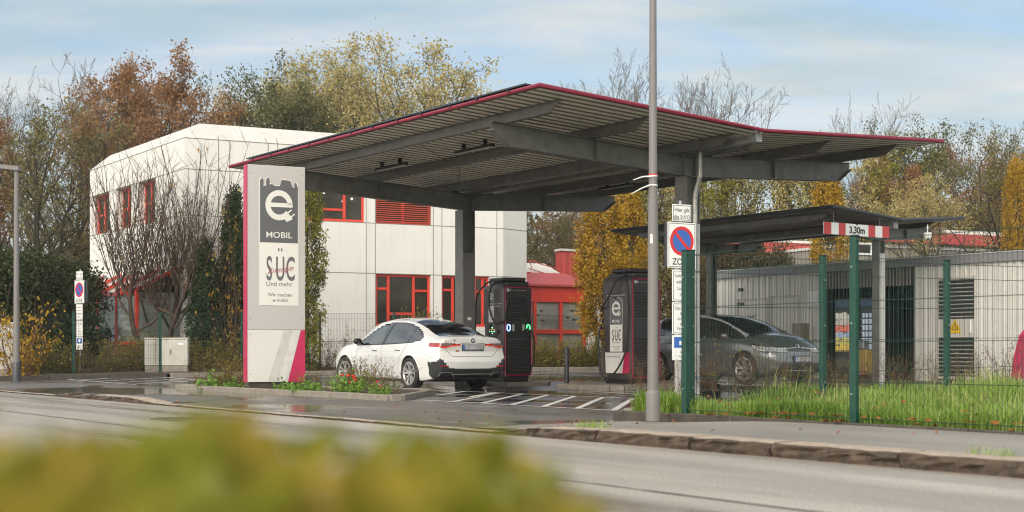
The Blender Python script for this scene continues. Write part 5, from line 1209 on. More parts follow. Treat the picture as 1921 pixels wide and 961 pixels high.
def build_car(name, label, loc, rz, T, paint, classes, glassm, parts_fn):
    V = car_surface(T); n, M, _ = V.shape; t = thing(name, label, 'car', loc, rz)
    full = np.concatenate([V, V[:, ::-1][:, 1:] * [1, -1, 1]], 1); m2 = full.shape[1]     # left half then right half
    pts = full.reshape(-1, 3); I, J = np.meshgrid(np.arange(n - 1), np.arange(m2 - 1), indexing='ij')
    q = np.stack([I * m2 + J, (I + 1) * m2 + J, (I + 1) * m2 + J + 1, I * m2 + J + 1], -1).reshape(-1, 4)
    c = pts[q].mean(1); a = pts[q]; nr = np.cross(a[:, 2] - a[:, 0], a[:, 3] - a[:, 1]); ln = np.linalg.norm(nr, axis=1) + 1e-12; nr = nr / ln[:, None]
    cls = np.array(['body'] * len(q), dtype=object)
    for nm, fn in classes: 
        msk = fn(c[:, 0], c[:, 1], c[:, 2], nr); cls[msk] = nm
    hole = np.zeros(len(q), bool)
    for xw in (0, T['wb']): hole |= (np.hypot(c[:, 0] - xw, c[:, 2] - T['rw'] - .01) < T['ra']) & (np.abs(c[:, 1]) > .55) & (c[:, 2] < T['rw'] + T['ra'] + .02)
    def emit_cls(nm, m, parent, smooth=True):
        sel = (cls == nm) & ~hole
        if not sel.any(): return None
        if nm in ('side_window', 'window_trim', 'tail_lamp', 'tail_lamp_smoked', 'headlamp', 'headlamp_surround', 'lower_sill', 'pillar_strip'):
            up = {}
            def find(a):
                while up.setdefault(a, a) != a: up[a] = up[up[a]]; a = up[a]
                return a
            idx = np.nonzero(sel)[0]
            for k in idx:
                r0_ = find(int(q[k][0]))
                for v in q[k][1:]: up[find(int(v))] = r0_
            lab = np.array([find(int(q[k][0])) for k in idx])
            for L_ in np.unique(lab):
                ids = idx[lab == L_]
                if len(ids) > 12: emit_faces(nm, m, parent, q[ids])
            return None
        return emit_faces(nm, m, parent, q[sel])
    def emit_faces(nm, m, parent, f):
        u, inv = np.unique(f, return_inverse=True); f = inv.reshape(-1, 4)
        me = bpy.data.meshes.new(nm); me.from_pydata(pts[u].tolist(), [], f.tolist()); me.materials.append(m)
        me.polygons.foreach_set('use_smooth', [True] * len(me.polygons))
        import bmesh
        bm = bmesh.new(); bm.from_mesh(me); bmesh.ops.remove_doubles(bm, verts=bm.verts, dist=1e-5); bmesh.ops.recalc_face_normals(bm, faces=bm.faces)
        bm.normal_update(); av = sum((f_.normal.dot(f_.calc_center_median() - Vector((1.3, 0, .6))) for f_ in bm.faces))
        if av < 0: bmesh.ops.reverse_faces(bm, faces=bm.faces)
        bm.to_mesh(me); bm.free()
        o = bpy.data.objects.new(nm, me); C.objects.link(o); o.parent = parent; return o
    mats_ = dict(paint)
    for nm in ['body'] + [k for k in mats_ if k != 'body']: emit_cls(nm.split(':')[0] if ':' in nm else nm, mats_[nm], t)
    def surf(x, z, s=1):
        i = np.argmin(np.abs(V[16:-16, M // 3, 0] - x)) + 16; row = V[i]; hi = int((M - 1) * 9.2 / 12); lo = int((M - 1) * 2.4 / 12)
        zz_, yy = row[lo:hi, 2], row[lo:hi, 1]; return s * float(np.interp(z, zz_, yy))
    def top(x, y):
        i = np.argmin(np.abs(V[16:-16, -1, 0] - x)) + 16; row = V[i][int((M - 1) * 8 / 12):][::-1]; return float(np.interp(abs(y), row[:, 1], row[:, 2]))
    # wheel housings, arch lips
    for xw in (0, T['wb']):
        for s in (1, -1):
            mb = MB(); P = []; k_ = 28
            for i in range(k_ + 1):
                an = math.pi * (-.12 + 1.24 * i / k_); x = xw + (T['ra'] + .004) * math.cos(an); z = T['rw'] + .01 + (T['ra'] + .004) * math.sin(an); z = max(z, .17)
                P.append((x, surf(x, z, s) - s * .004, z))
            mb.tube(P, .011, 6); mb.build('arch_lip', paint['archlip'] if 'archlip' in paint else paint['body'], t, smooth=True)
            mb = MB(); pr = [(p[0], p[2]) for p in P]
            mb.add([(x, s * .45, z) for x, z in pr] + [(p[0], p[1], p[2]) for p in P], [(i, i + 1, len(pr) + i + 1, len(pr) + i) for i in range(len(pr) - 1)] + [tuple(range(len(pr)))]); mb.build('wheel_housing', M_rubber, t)
    # underbody pan so no light leaks through
    mb = MB(); mb.box(-.5, T['wb'] + .45, -.5, .5, .17, .22); mb.build('underbody', M_rubber, t)
    def wheel(xw, s, steer=0.0, rimm=None):
        w = MB(); rw = T['rw']; hw = .115
        prof = [(rw - .105, -hw + .02), (rw - .06, -hw), (rw - .02, -hw + .012), (rw, -hw + .04), (rw, hw - .04), (rw - .02, hw - .012), (rw - .06, hw), (rw - .105, hw - .02)]
        w.lathe(prof, 48, 'y', close=True)
        wo = bpy.data.objects.new('wheel', None); C.objects.link(wo); wo.parent = t; wo.location = (xw, s * (T['track'] / 2), rw); wo.rotation_euler = (0, 0, steer)
        w.build('tyre', M_rubber, wo, smooth='auto')
        rm = MB(); ri = rw - .10; d = s
        def Y(v): return d * v
        rm.lathe([(ri, Y(.02)), (ri + .004, Y(.105)), (ri - .012, Y(.108)), (ri - .03, Y(.08)), (ri - .035, Y(-.05))], 48, 'y')
        for k in range(5):
            for off in (-.2, .2):
                an = 2 * math.pi * k / 5 + .3; a0 = an + off * .25; a1 = an + off * 1.25
                p0 = Vector((math.cos(a0) * .045, 0, math.sin(a0) * .045)); p1 = Vector((math.cos(a1) * (ri - .012), 0, math.sin(a1) * (ri - .012)))
                dr_ = (p1 - p0).normalized(); sd_ = Vector((-dr_.z, 0, dr_.x))
                P = []
                for (pp, wd, yo) in ((p0, .026, .075), ((p0 + p1) / 2, .016, .088), (p1, .024, .10)):
                    for e in (-1, 1): q_ = pp + sd_ * wd * e; P.append((q_.x, Y(yo), q_.z))
                    for e in (-1, 1): q_ = pp + sd_ * wd * e; P.append((q_.x, Y(yo - .04), q_.z))
                rm.add(P, [(0, 1, 5, 4), (4, 5, 9, 8), (0, 4, 6, 2), (1, 3, 7, 5), (4, 8, 10, 6), (5, 7, 11, 9)])
        rm.lathe([(0, Y(.085)), (.05, Y(.08)), (.055, Y(.04))], 24, 'y')
        rm.build('rim', rimm or mat('alloy_rim', (.5, .49, .48), .3, .6, var=.1, scale=10), wo)
        rm = MB(); rm.lathe([(0, Y(.0)), (ri - .01, Y(.0))], 40, 'y'); rm.build('rim_backing', M_ink, wo)  # plain dark backing disc behind the spokes
    for xw in (0, T['wb']):
        for s in (1, -1): wheel(xw, s, T.get('steer', 0) if xw else 0)
    parts_fn(t, surf, top, V)
    return t
M_carwhite = mat('white_car_paint', (.74, .73, .70), .22, var=.02, scale=1, coat=.8, stains=.05, rvar=.03)
M_cargrey = mat('grey_car_paint', (.17, .18, .185), .22, .55, var=.04, scale=1, coat=.8, rvar=.03)
M_carglass = mat('tinted_car_glass', (.008, .008, .010), .05, var=.1, spec=.35, rvar=.01)
M_carglass2 = mat('side_car_glass', (.03, .031, .03), .05, var=.6, scale=2.2, spec=.7, coat=.5, rvar=.01)
M_trim = mat('black_gloss_trim', (.012, .012, .013), .2)
M_cladding = mat('dark_bumper_plastic', (.035, .036, .038), .45, var=.1)
M_taillight = mat('tail_lamp_red', (.30, .015, .01), .12, coat=1.0, var=.3, scale=9)
M_tailclear = mat('tail_lamp_smoked', (.16, .14, .13), .12, coat=1.0)
M_chrome = mat('chrome', (.75, .75, .75), .15, 1.0, var=.02)
# ---- white four-door coupe seen from the rear left
T1 = dict(wb=2.856, rw=.343, ra=.378, track=1.64, steer=.10, bulge=(.05, .06), z1=.66,
    x=[-1.03, -.97, -.85, -.6, -.3, 0, .4, .8, 1.3, 1.7, 2.1, 2.5, 2.65, 3.0, 3.3, 3.5, 3.64],
    zb=[.30, .27, .23, .20, .18, .17, .16, .16, .16, .16, .16, .16, .16, .17, .19, .22, .28],
    zc=[1.10, 1.115, 1.125, 1.17, 1.27, 1.35, 1.415, 1.442, 1.448, 1.428, 1.33, 1.14, 1.07, 1.01, .93, .84, .72],
    zs=[1.00, 1.01, 1.02, 1.02, 1.005, .99, .972, .96, .95, .945, .94, .94, .94, .92, .86, .78, .67],
    ws=[.73, .765, .80, .835, .85, .855, .86, .86, .86, .86, .86, .85, .84, .82, .78, .70, .58],
    zr=[1.075, 1.09, 1.10, 1.135, 1.21, 1.275, 1.33, 1.358, 1.362, 1.34, 1.25, 1.085, 1.03, .975, .895, .81, .70],
    wr=[.60, .625, .64, .62, .60, .59, .585, .585, .585, .59, .62, .68, .70, .69, .65, .58, .47],
    w1=[.83, .865, .90, .92, .926, .926, .915, .905, .90, .90, .905, .915, .92, .915, .88, .79, .63],
    wsill=[.78, .81, .85, .87, .87, .87, .86, .86, .86, .86, .86, .87, .87, .87, .83, .75, .6],
    rearz=([.2, .30, .42, .60, .72, .80, .95, 1.02, 1.10, 1.2], [.10, .05, -.01, -.035, 0.0, .02, .0, -.02, -.045, 0]),
    frontz=([.2, .35, .55, .75, .9], [-.03, .02, .03, -.02, -.1]))
for _k in ('zc', 'zr'): T1[_k] = [z if z < 1.09 else 1.09 + (z - 1.09) * 1.30 for z in T1[_k]]
DLO1 = [(2.40, .965), (2.15, 1.08), (1.85, 1.205), (1.55, 1.295), (1.25, 1.33), (.85, 1.335), (.5, 1.315), (.15, 1.265), (-.12, 1.185), (-.34, 1.085), (-.32, 1.045), (-.05, 1.02), (.5, .998), (1.3, .98), (2.0, .97)]
DLO1 = [(x, z if z < 1.05 else 1.05 + (z - 1.05) * 1.30) for x, z in DLO1]
def sg_(x, y, z, n): return inpoly(x, z, DLO1) & (np.abs(y) > .45)
def tl_(x, y, z, n):
    a = np.abs(y); low = np.interp(a, [.30, .55, .70, .9], [.93, .91, .875, .92]); hi = np.interp(a, [.30, .5, .9], [.96, .975, .985])
    return (z > low) & (z < hi) & (a > .31) & (x < -.70)
def tls_(x, y, z, n): a = np.abs(y); return tl_(x, y, z, n) & (a > .50) & (a < .745) & (z > .925) & (x < -.8)
classes1 = [
    ('rear_bumper', lambda x, y, z, n: (z < np.interp(np.abs(y), [0, .5, .60, .74, .80, .9], [.46, .46, .47, .64, .66, .58])) & (z > .20) & (x < np.where(np.abs(y) > .60, -.74, -.7)) & (z > np.interp(x, [-.95, -.7], [.10, .36]))),
    ('rear_glass_edge', lambda x, y, z, n: (x > -.80) & (x < .36) & (np.abs(y) < np.interp(x, [-.8, .36], [.62, .53])) & (z > 1.10)),
    ('rear_window', lambda x, y, z, n: (x > -.76) & (x < .31) & (np.abs(y) < np.interp(x, [-.76, .31], [.595, .505])) & (z > 1.11)),
    ('windscreen', lambda x, y, z, n: (x > 1.72) & (x < 2.56) & (np.abs(y) < np.interp(x, [1.72, 2.56], [.53, .66])) & (z > 1.08)),
    ('window_trim', lambda x, y, z, n: (np.abs(y) > .45) & (sg_(x, y, z, n) | (polydist(x, z, DLO1) < .02))),
    ('side_window', lambda x, y, z, n: sg_(x, y, z, n) & (polydist(x, z, DLO1) > .004) & ~((x > np.interp(z, [.96, 1.42], [1.15, 1.02])) & (x < np.interp(z, [.96, 1.42], [1.27, 1.14]))) & ~(np.abs(x - np.interp(z, [1.0, 1.3], [.16, .10])) < .014)),
    ('tail_lamp', tl_), ('tail_lamp_smoked', tls_),
    ('lower_sill', lambda x, y, z, n: (z < .235) & (x > .3) & (x < 2.6) & (np.abs(y) > .6)),
    ('underside', lambda x, y, z, n: (n[:, 2] * np.where(z < .3, 1, 0) != 0) & (np.abs(y) < .78) & (z < .23)),
]
def parts1(t, surf, top, V):
    def line(pts, r=.0035, nm='panel_gap', m=M_ink, s=1, parent=t, lift=0.0):
        mb = MB(); P = []
        for (p, q) in zip(pts[:-1], pts[1:]):
            for k in range(8): u = k / 8; x, z = p[0] + (q[0] - p[0]) * u, p[1] + (q[1] - p[1]) * u; P.append((x, surf(x, z, s) + s * lift, z))
        P.append((pts[-1][0], surf(*pts[-1], s) + s * lift, pts[-1][1])); mb.tube(P, r, 4); return mb.build(nm, m, parent)
    for s in (1, -1):
        line([(1.22, .965), (1.20, .6), (1.17, .25)], s=s); line([(2.28, .945), (2.33, .8), (2.32, .5), (2.25, .25)], s=s)
        line([(.14, 1.0), (.18, .9), (.42, .66), (.50, .45), (.54, .25)], s=s); line([(2.25, .245), (.54, .245)], s=s, r=.005)
        line([(-.4, .96), (-.58, .78), (-.72, .70), (-.9, .68)], s=s, r=.0025)
        line([(2.2, .80), (1.2, .81), (.45, .815)], .004, 'crease', M_carwhite, s, lift=-.002)
        for x in (1.42, .40):
            mb = MB(); P = [(x + k * .035, surf(x + k * .035, .84, s) + s * (.008 + .016 * math.sin(math.pi * k / 6)), .84 + .003 * k) for k in range(7)]; mb.tube(P, [.006, .012, .014, .014, .014, .012, .006], 8); h = mb.build('door_handle', M_carwhite, t, smooth=True)
            line([(x - .01, .822), (x + .22, .835)], .006, 'handle_recess', M_ink, s, h)
        mb = MB(); x = 2.12; y = surf(x, .97, s); mb.tube([(x + .03, y - s * .03, .975), (x + .02, y + s * .05, 1.0)], [.02, .025], 8)
        sh = [(x - .02, y + s * .07, 1.03), (x + .0, y + s * .12, 1.035), (x + .03, y + s * .19, 1.03)]
        mb.tube([(x, y + s * .04, 1.02), (x, y + s * .07, 1.03), (x + .01, y + s * .14, 1.035), (x + .015, y + s * .20, 1.03), (x + .02, y + s * .225, 1.03)], [.035, .062, .068, .055, .02], 12); mb.build('side_mirror', M_trim, t, smooth=True)
        # air outlet behind the front wheel
        line([(2.40, .60), (2.33, .42), (2.30, .34)], .014, 'air_outlet', M_trim, s)
        # reflector and tail pipe trims
        mb = MB(); 
        mb.bbox(-1.075, -1.05, s * .68 - .11, s * .68 + .11, .485, .515, .004); mb.build('reflector', M_taillight, t)
        mb = MB(); mb.tube([(-1.055, s * .66 - .2, .26), (-1.06, s * .66 - .14, .37), (-1.05, s * .66 + .13, .37), (-1.0, s * .66 + .17, .28)], .005, 6); mb.build('outlet_trim', M_steel_light, t)
        mb = MB(); mb.tube([(-1.1, s * .33, .935), (-1.105, s * .50, .925), (-1.06, s * .70, .885), (-.98, s * .82, .93)], .009, 6); mb.build('lamp_tube', mat('lamp_tube_red', (.8, .05, .02), .3, emit=((1, .06, .02), .15)), t)
    mb = MB(); mb.tube([(-1.06, -.52, .33), (-1.09, -.2, .335), (-1.09, .2, .335), (-1.06, .52, .33)], .008, 6); mb.build('diffuser_trim', M_steel_light, t)
    def rx(y, z):     # rear surface at y,z
        Q = V[:40].reshape(-1, 3); d = np.hypot(Q[:, 1] - abs(y), Q[:, 2] - z); k = np.argsort(d)[:4]; return float(Q[k, 0].mean())
    def rline(pts, r=.004, nm='boot_gap', m=M_ink):
        mb = MB(); P = []
        for (p, q) in zip(pts[:-1], pts[1:]):
            for k in range(6): u = k / 6; y, z = p[0] + (q[0] - p[0]) * u, p[1] + (q[1] - p[1]) * u; P.append((rx(y, z) - .001, y, z))
        P.append((rx(*pts[-1]), *pts[-1])); mb.tube(P, r, 4); return mb.build(nm, m, t)
    rline([(-.66, .86), (-.55, .74), (-.48, .705), (0, .70), (.48, .705), (.55, .74), (.66, .86)]); rline([(-.68, .985), (-.67, 1.04), (-.62, 1.09)]); rline([(.68, .985), (.67, 1.04), (.62, 1.09)])
    rline([(-.3, .975), (0, .985), (.3, .975)], .005, 'boot_crease', M_ink)
    # plate
    xp = rx(0, .9) - .012
    mb = MB(); mb.bbox(xp - .012, xp + .03, -.27, .27, .825, .955, .004); pl = mb.build('number_plate', M_ink, t)
    mb = MB(); mb.box(xp - .0145, xp - .0125, -.255, .255, .845, .950); mb.build('plate_field', mat('plate_grey', (.34, .345, .36), .4, var=.35, scale=7), pl)
    mb = MB(); mb.box(xp - .0165, xp - .0147, .215, .255, .845, .950); mb.build('plate_band', M_signblue, pl)
    # round badge
    xb = rx(0, 1.03) - .006
    for (r, m_, d, nm) in ((.047, M_trim, 0, 'badge'), (.030, M_signwhite, .003, 'badge_centre')):
        mb = MB(); mb.lathe([(0, xb - .004 - d), (r, xb - .003 - d), (r, xb + .01)], 24, 'x', (0, 0, 1.035)); bo = mb.build(nm, m_, t)
    mb = MB()
    for q in (0, 2): mb.add([(xb - .0085, 0, 1.035)] + [(xb - .0085, .029 * math.cos(math.pi / 2 * q + math.pi / 2 * k / 6), 1.035 + .029 * math.sin(math.pi / 2 * q + math.pi / 2 * k / 6)) for k in range(7)], [tuple(range(8))])
    mb.build('badge_quarters', M_signblue, t, fix=False)
    mb = MB(); q = MB(); put_text(q, 'i4', 0, 0, .07, 0, bold=.002)
    for i, (x, y, z) in enumerate(q.v): q.v[i] = (rx(.46, 1.03) - .006, .46 - x, 1.015 + z)
    q.build('model_lettering', M_steel, t, fix=False)
    mb = MB(); mb.box(rx(.38, .84) - .006, rx(.38, .84) - .004, .34, .42, .80, .84); mb.build('sticker', mat('sticker_multi', (.4, .2, .12), .5, var=.8, scale=60), t)
    # roof aerial
    mb = MB(); mb.prism([(.12, 1.455), (.30, 1.48), (.16, 1.53), (.12, 1.52)], -.015, .015, 'y'); mb.build('aerial_fin', M_carwhite, t)
    # paper/dashboard glimpses inside are not visible; charging flap with cable plugged in rear right flank
paint1 = {'body': M_carwhite, 'rear_bumper': M_cladding, 'rear_glass_edge': M_trim, 'rear_window': M_carglass, 'windscreen': M_carglass, 'window_trim': M_trim, 'side_window': M_carglass2, 'tail_lamp': M_taillight, 'tail_lamp_smoked': M_tailclear, 'lower_sill': M_cladding, 'underside': M_rubber}
rl = at(772, 30.15, z=0)          # outer face of the rear left wheel
h1 = Vector((-.575, .818, 0)).normalized(); lft = Vector((-h1.y, h1.x, 0))
o1 = Vector((rl.x, rl.y, 0)) - lft * .87
car1 = build_car('parked_car', 'white four-door coupe parked beside the charger, seen from behind', (o1.x, o1.y, .004), math.atan2(h1.y, h1.x), T1, paint1, classes1, None, parts1); car1.scale = (1.03, 1.02, 1.03)

# ---- grey hatchback behind the fence, nose towards the right
T2 = dict(wb=2.77, rw=.345, ra=.385, track=1.60, steer=0.0, bulge=(.05, .07), z1=.64,
    x=[-.66, -.6, -.45, -.2, 0, .4, .9, 1.4, 1.8, 2.2, 2.6, 2.8, 3.0, 3.2, 3.38, 3.5],
    zb=[.40, .32, .25, .2, .18, .17, .17, .17, .17, .17, .17, .17, .18, .2, .23, .28],
    zc=[1.15, 1.30, 1.42, 1.50, 1.535, 1.56, 1.568, 1.55, 1.49, 1.37, 1.20, 1.125, 1.075, 1.01, .93, .82],
    zs=[1.0, 1.03, 1.05, 1.06, 1.055, 1.04, 1.02, 1.0, .99, .98, .98, .98, .965, .92, .85, .76],
    ws=[.66, .74, .80, .83, .84, .85, .85, .85, .85, .85, .845, .83, .81, .78, .72, .62],
    zr=[1.12, 1.25, 1.36, 1.42, 1.45, 1.475, 1.48, 1.46, 1.39, 1.265, 1.105, 1.045, 1.0, .95, .88, .79],
    wr=[.58, .62, .64, .645, .65, .65, .65, .65, .66, .68, .72, .73, .72, .70, .64, .54],
    w1=[.78, .85, .885, .90, .904, .90, .895, .89, .89, .895, .90, .904, .90, .885, .83, .72],
    wsill=[.7, .78, .83, .85, .85, .85, .85, .85, .85, .85, .85, .85, .85, .83, .77, .66],
    rearz=([.2, .5, .9, 1.2, 1.4], [.06, 0, 0, .03, .1]), frontz=([.2, .35, .5, .7, .85, 1.0], [-.02, .04, .05, .02, -.05, -.15]))
DLO2 = [(2.70, 1.01), (2.35, 1.18), (2.0, 1.32), (1.7, 1.40), (1.3, 1.45), (.8, 1.46), (.3, 1.44), (-.05, 1.38), (-.28, 1.24), (-.2, 1.12), (.3, 1.08), (1.2, 1.05), (2.2, 1.01)]
def sg2(x, y, z, n): return inpoly(x, z, DLO2) & (np.abs(y) > .5)
HL2 = lambda x, y, z, n: (x > 2.93) & (np.abs(y) > .36) & (z > np.interp(x, [2.93, 3.1, 3.4, 3.6], [.85, .755, .70, .70])) & (z < np.interp(x, [2.93, 3.2, 3.6], [.88, .845, .80]))
classes2 = [
    ('roof_panel', lambda x, y, z, n: (z > 1.30) & (np.abs(y) < .63) & (x > -.3) & (x < 1.75)),
    ('windscreen', lambda x, y, z, n: (x > 1.72) & (x < 2.76) & (np.abs(y) < np.interp(x, [1.72, 2.76], [.60, .70])) & (z > 1.12)),
    ('cowl', lambda x, y, z, n: (x > 2.70) & (x < 2.86) & (np.abs(y) < .72) & (z > 1.03)),
    ('pillar_strip', lambda x, y, z, n: (x > 1.2) & (x < 2.74) & (np.abs(y) > np.interp(x, [1.7, 2.76], [.60, .69])) & (z > np.interp(x, [1.2, 1.7, 2.0, 2.35, 2.72], [1.465, 1.415, 1.335, 1.20, 1.035]))),
    ('window_trim', lambda x, y, z, n: (np.abs(y) > .5) & (sg2(x, y, z, n) | (polydist(x, z, DLO2) < .016))),
    ('side_window', lambda x, y, z, n: sg2(x, y, z, n) & ~(np.abs(x - 1.08) < .04) & ~(np.abs(x - 2.22) < .02) & ~(np.abs(x - .15) < .03)),
    ('headlamp_surround', lambda x, y, z, n: HL2(x, y, z, n)),
    ('headlamp', lambda x, y, z, n: HL2(x, y, z - .012, n) & HL2(x, y, z + .012, n) & (x > 2.97)),
    ('lower_grille', lambda x, y, z, n: (x > 3.3) & (z > .28) & (z < .47) & (np.abs(y) < .66)),
    ('lower_sill', lambda x, y, z, n: (z < .26) & (np.abs(y) > .6)),
]
def parts2(t, surf, top, V):
    def fx(y, z):
        Q = V[-45:].reshape(-1, 3); d = np.hypot(Q[:, 1] - abs(y), Q[:, 2] - z); k = np.argsort(d)[:4]; return float(Q[k, 0].mean())
    def line(pts, r=.0035, nm='panel_gap', m=M_ink, s=1):
        mb = MB(); P = []
        for (p, q) in zip(pts[:-1], pts[1:]):
            for k in range(8): u = k / 8; x, z = p[0] + (q[0] - p[0]) * u, p[1] + (q[1] - p[1]) * u; P.append((x, surf(x, z, s), z))
        P.append((pts[-1][0], surf(*pts[-1], s), pts[-1][1])); mb.tube(P, r, 4); return mb.build(nm, m, t)
    for s in (1, -1):
        line([(1.08, 1.03), (1.06, .6), (1.05, .26)], s=s); line([(2.3, .99), (2.36, .7), (2.30, .28)], s=s); line([(.2, 1.06), (.32, .8), (.48, .5), (.5, .28)], s=s)
        for x in (1.22, .35):
            mb = MB(); P = [(x + k * .03, surf(x + k * .03, .91, s) + s * (.006 + .016 * math.sin(math.pi * k / 6)), .91) for k in range(7)]; mb.tube(P, .012, 8); mb.build('door_handle', M_cargrey, t, smooth=True)
        x = 2.28; y = surf(x, 1.0, s); mb = MB(); mb.tube([(x + .02, y - s * .02, 1.0), (x, y + s * .04, 1.03), (x, y + s * .09, 1.055), (x + .01, y + s * .16, 1.06), (x + .02, y + s * .225, 1.055), (x + .02, y + s * .24, 1.05)], [.02, .03, .062, .07, .05, .02], 12); mb.build('side_mirror', M_cargrey, t, smooth=True)
        mb = MB(); P = []
        for k in range(9): yy = s * (.10 + k * .06); P.append((fx(yy, .80 - .004 * k) + .004, yy, .80 - .003 * k))
        mb.tube(P, .007, 6); mb.build('light_strip', M_signwhite, t)
        mb = MB(); P = []
        for (xx, zz_) in ((3.0, .85), (3.08, .79), (3.2, .755), (3.32, .735)): P.append((xx, surf(xx, zz_, s) + s * .003, zz_))
        mb.tube(P, .011, 6); mb.build('day_light', mat('day_light', (.85, .85, .8), .2), t)
    for (r, d) in ((.058, 0),):
        mb = MB(); xc = fx(0, .82); n = 28
        mb.tube([(xc + .008, r * math.cos(2 * math.pi * k / n), .815 + r * math.sin(2 * math.pi * k / n)) for k in range(n + 1)], .007, 6, cap=False)
        mb.tube([(xc + .010, -.035, .858), (xc + .010, -.0, .805), (xc + .010, .035, .858)], .006, 5); mb.tube([(xc + .010, -.05, .835), (xc + .010, -.022, .768), (xc + .010, 0, .80), (xc + .010, .022, .768), (xc + .010, .05, .835)], .006, 5); mb.build('badge', M_chrome, t)
        mb = MB(); mb.lathe([(0, xc + .004), (r, xc + .004), (r, xc - .01)], 24, 'x', (0, 0, .815)); mb.build('badge_back', M_trim, t)
    xp = fx(0, .53) + .01
    mb = MB(); mb.bbox(xp - .02, xp + .012, -.27, .27, .49, .62, .004); pl = mb.build('number_plate', M_ink, t)
    mb = MB(); mb.box(xp + .0125, xp + .0145, -.255, .255, .505, .608); mb.build('plate_field', mat('plate_grey', (.34, .345, .36), .4), pl)
    mb = MB(); mb.box(xp + .0147, xp + .0165, -.255, -.215, .505, .608); mb.build('plate_band', M_signblue, pl)
    mb = MB(); mb.tube([(2.74, -.55, 1.13), (2.55, -.05, 1.235)], .008, 4); mb.tube([(2.76, .1, 1.135), (2.6, .6, 1.17)], .008, 4); mb.build('wiper', M_ink, t)
    mb = MB(); mb.tube([(3.5, -.6, .32), (3.56, -.3, .31), (3.575, 0, .31), (3.56, .3, .31), (3.5, .6, .32)], .012, 6); mb.build('lower_trim', M_steel_light, t)
paint2 = {'body': M_cargrey, 'roof_panel': M_trim, 'windscreen': M_carglass, 'cowl': M_trim, 'pillar_strip': mat('silver_strip', (.5, .51, .53), .3, .3), 'window_trim': M_trim, 'side_window': M_carglass2, 'headlamp_surround': M_trim, 'headlamp': mat('headlamp_glass', (.35, .36, .37), .12, coat=1.0, var=.5, scale=14), 'lower_grille': M_cladding, 'lower_sill': M_cladding}
fl = at(1397, 29.7, z=0); h2 = Vector((.58, -.815, 0)).normalized(); lf2 = Vector((-h2.y, h2.x, 0))
o2 = Vector((fl.x, fl.y, 0)) + lf2 * .86 - h2 * T2['wb']
car2 = build_car('parked_car', 'grey hatchback with silver roof strip parked behind the green fences', (o2.x, o2.y, .115), math.atan2(h2.y, h2.x), T2, paint2, classes2, None, parts2)
# charging lead from the near charger to the white car
# ================================================================== VEGETATION
def tube_np(segs, n_thick=5, n_thin=3, thin=.03):
    """segs: list of (p0,p1,r0,r1) -> vertex and face lists"""
    V, Fc = [], []
    for n, sel in ((n_thick, [s for s in segs if s[2] >= thin]), (n_thin, [s for s in segs if s[2] < thin])):
        if not sel: continue
        p0 = np.array([s[0] for s in sel]); p1 = np.array([s[1] for s in sel]); r0 = np.array([s[2] for s in sel]); r1 = np.array([s[3] for s in sel])
        d = p1 - p0; d /= np.linalg.norm(d, axis=1, keepdims=True) + 1e-9
        up = np.where(np.abs(d[:, 2:3]) < .9, [[0, 0, 1.0]], [[1.0, 0, 0]]); a = np.cross(d, up); a /= np.linalg.norm(a, axis=1, keepdims=True); b = np.cross(d, a)
        base = sum(len(v) for v in V)
        an = np.arange(n) * 2 * np.pi / n; ring = a[:, None, :] * np.cos(an)[None, :, None] + b[:, None, :] * np.sin(an)[None, :, None]
        A = p0[:, None] + ring * r0[:, None, None]; B = p1[:, None] + ring * r1[:, None, None]
        V.append(np.concatenate([A, B], 1).reshape(-1, 3)); m = len(sel); k = np.arange(n); k2 = (k + 1) % n
        f = np.stack([k, k2, k2 + n, k + n], 1)[None] + (np.arange(m) * 2 * n)[:, None, None] + base; Fc.append(f.reshape(-1, 4))
    return np.concatenate(V), np.concatenate(Fc)
def fast_mesh(name, V, Fq, m, smooth=False):
    me = bpy.data.meshes.new(name); k = Fq.shape[1]
    me.vertices.add(len(V)); me.vertices.foreach_set('co', V.astype(np.float32).ravel())
    me.loops.add(Fq.size); me.loops.foreach_set('vertex_index', Fq.astype(np.int32).ravel())
    me.polygons.add(len(Fq)); me.polygons.foreach_set('loop_start', np.arange(0, Fq.size, k, dtype=np.int32))
    me.update(calc_edges=True); me.materials.append(m)
    if smooth: me.polygons.foreach_set('use_smooth', [True] * len(Fq))
    return me
def leaves_np(rng, P, size, spread, flat=.0, fold=True):
    """one leaf (rhombus, slightly folded) per point"""
    n = len(P); P = P + rng.normal(0, 1, (n, 3)) * spread
    a = rng.normal(0, 1, (n, 3)); a[:, 2] *= (1 - flat); a /= np.linalg.norm(a, axis=1, keepdims=True); t = rng.normal(0, 1, (n, 3)); b = np.cross(a, t); b /= np.linalg.norm(b, axis=1, keepdims=True)
    s = size * rng.uniform(.6, 1.25, (n, 1)); nn = np.cross(a, b)
    V = np.stack([P - a * s * .55, P + b * s * .36 + nn * s * .08, P + a * s * .55, P - b * s * .36 + nn * s * .08], 1).reshape(-1, 3)
    F = np.arange(n * 4).reshape(n, 4); return V, F
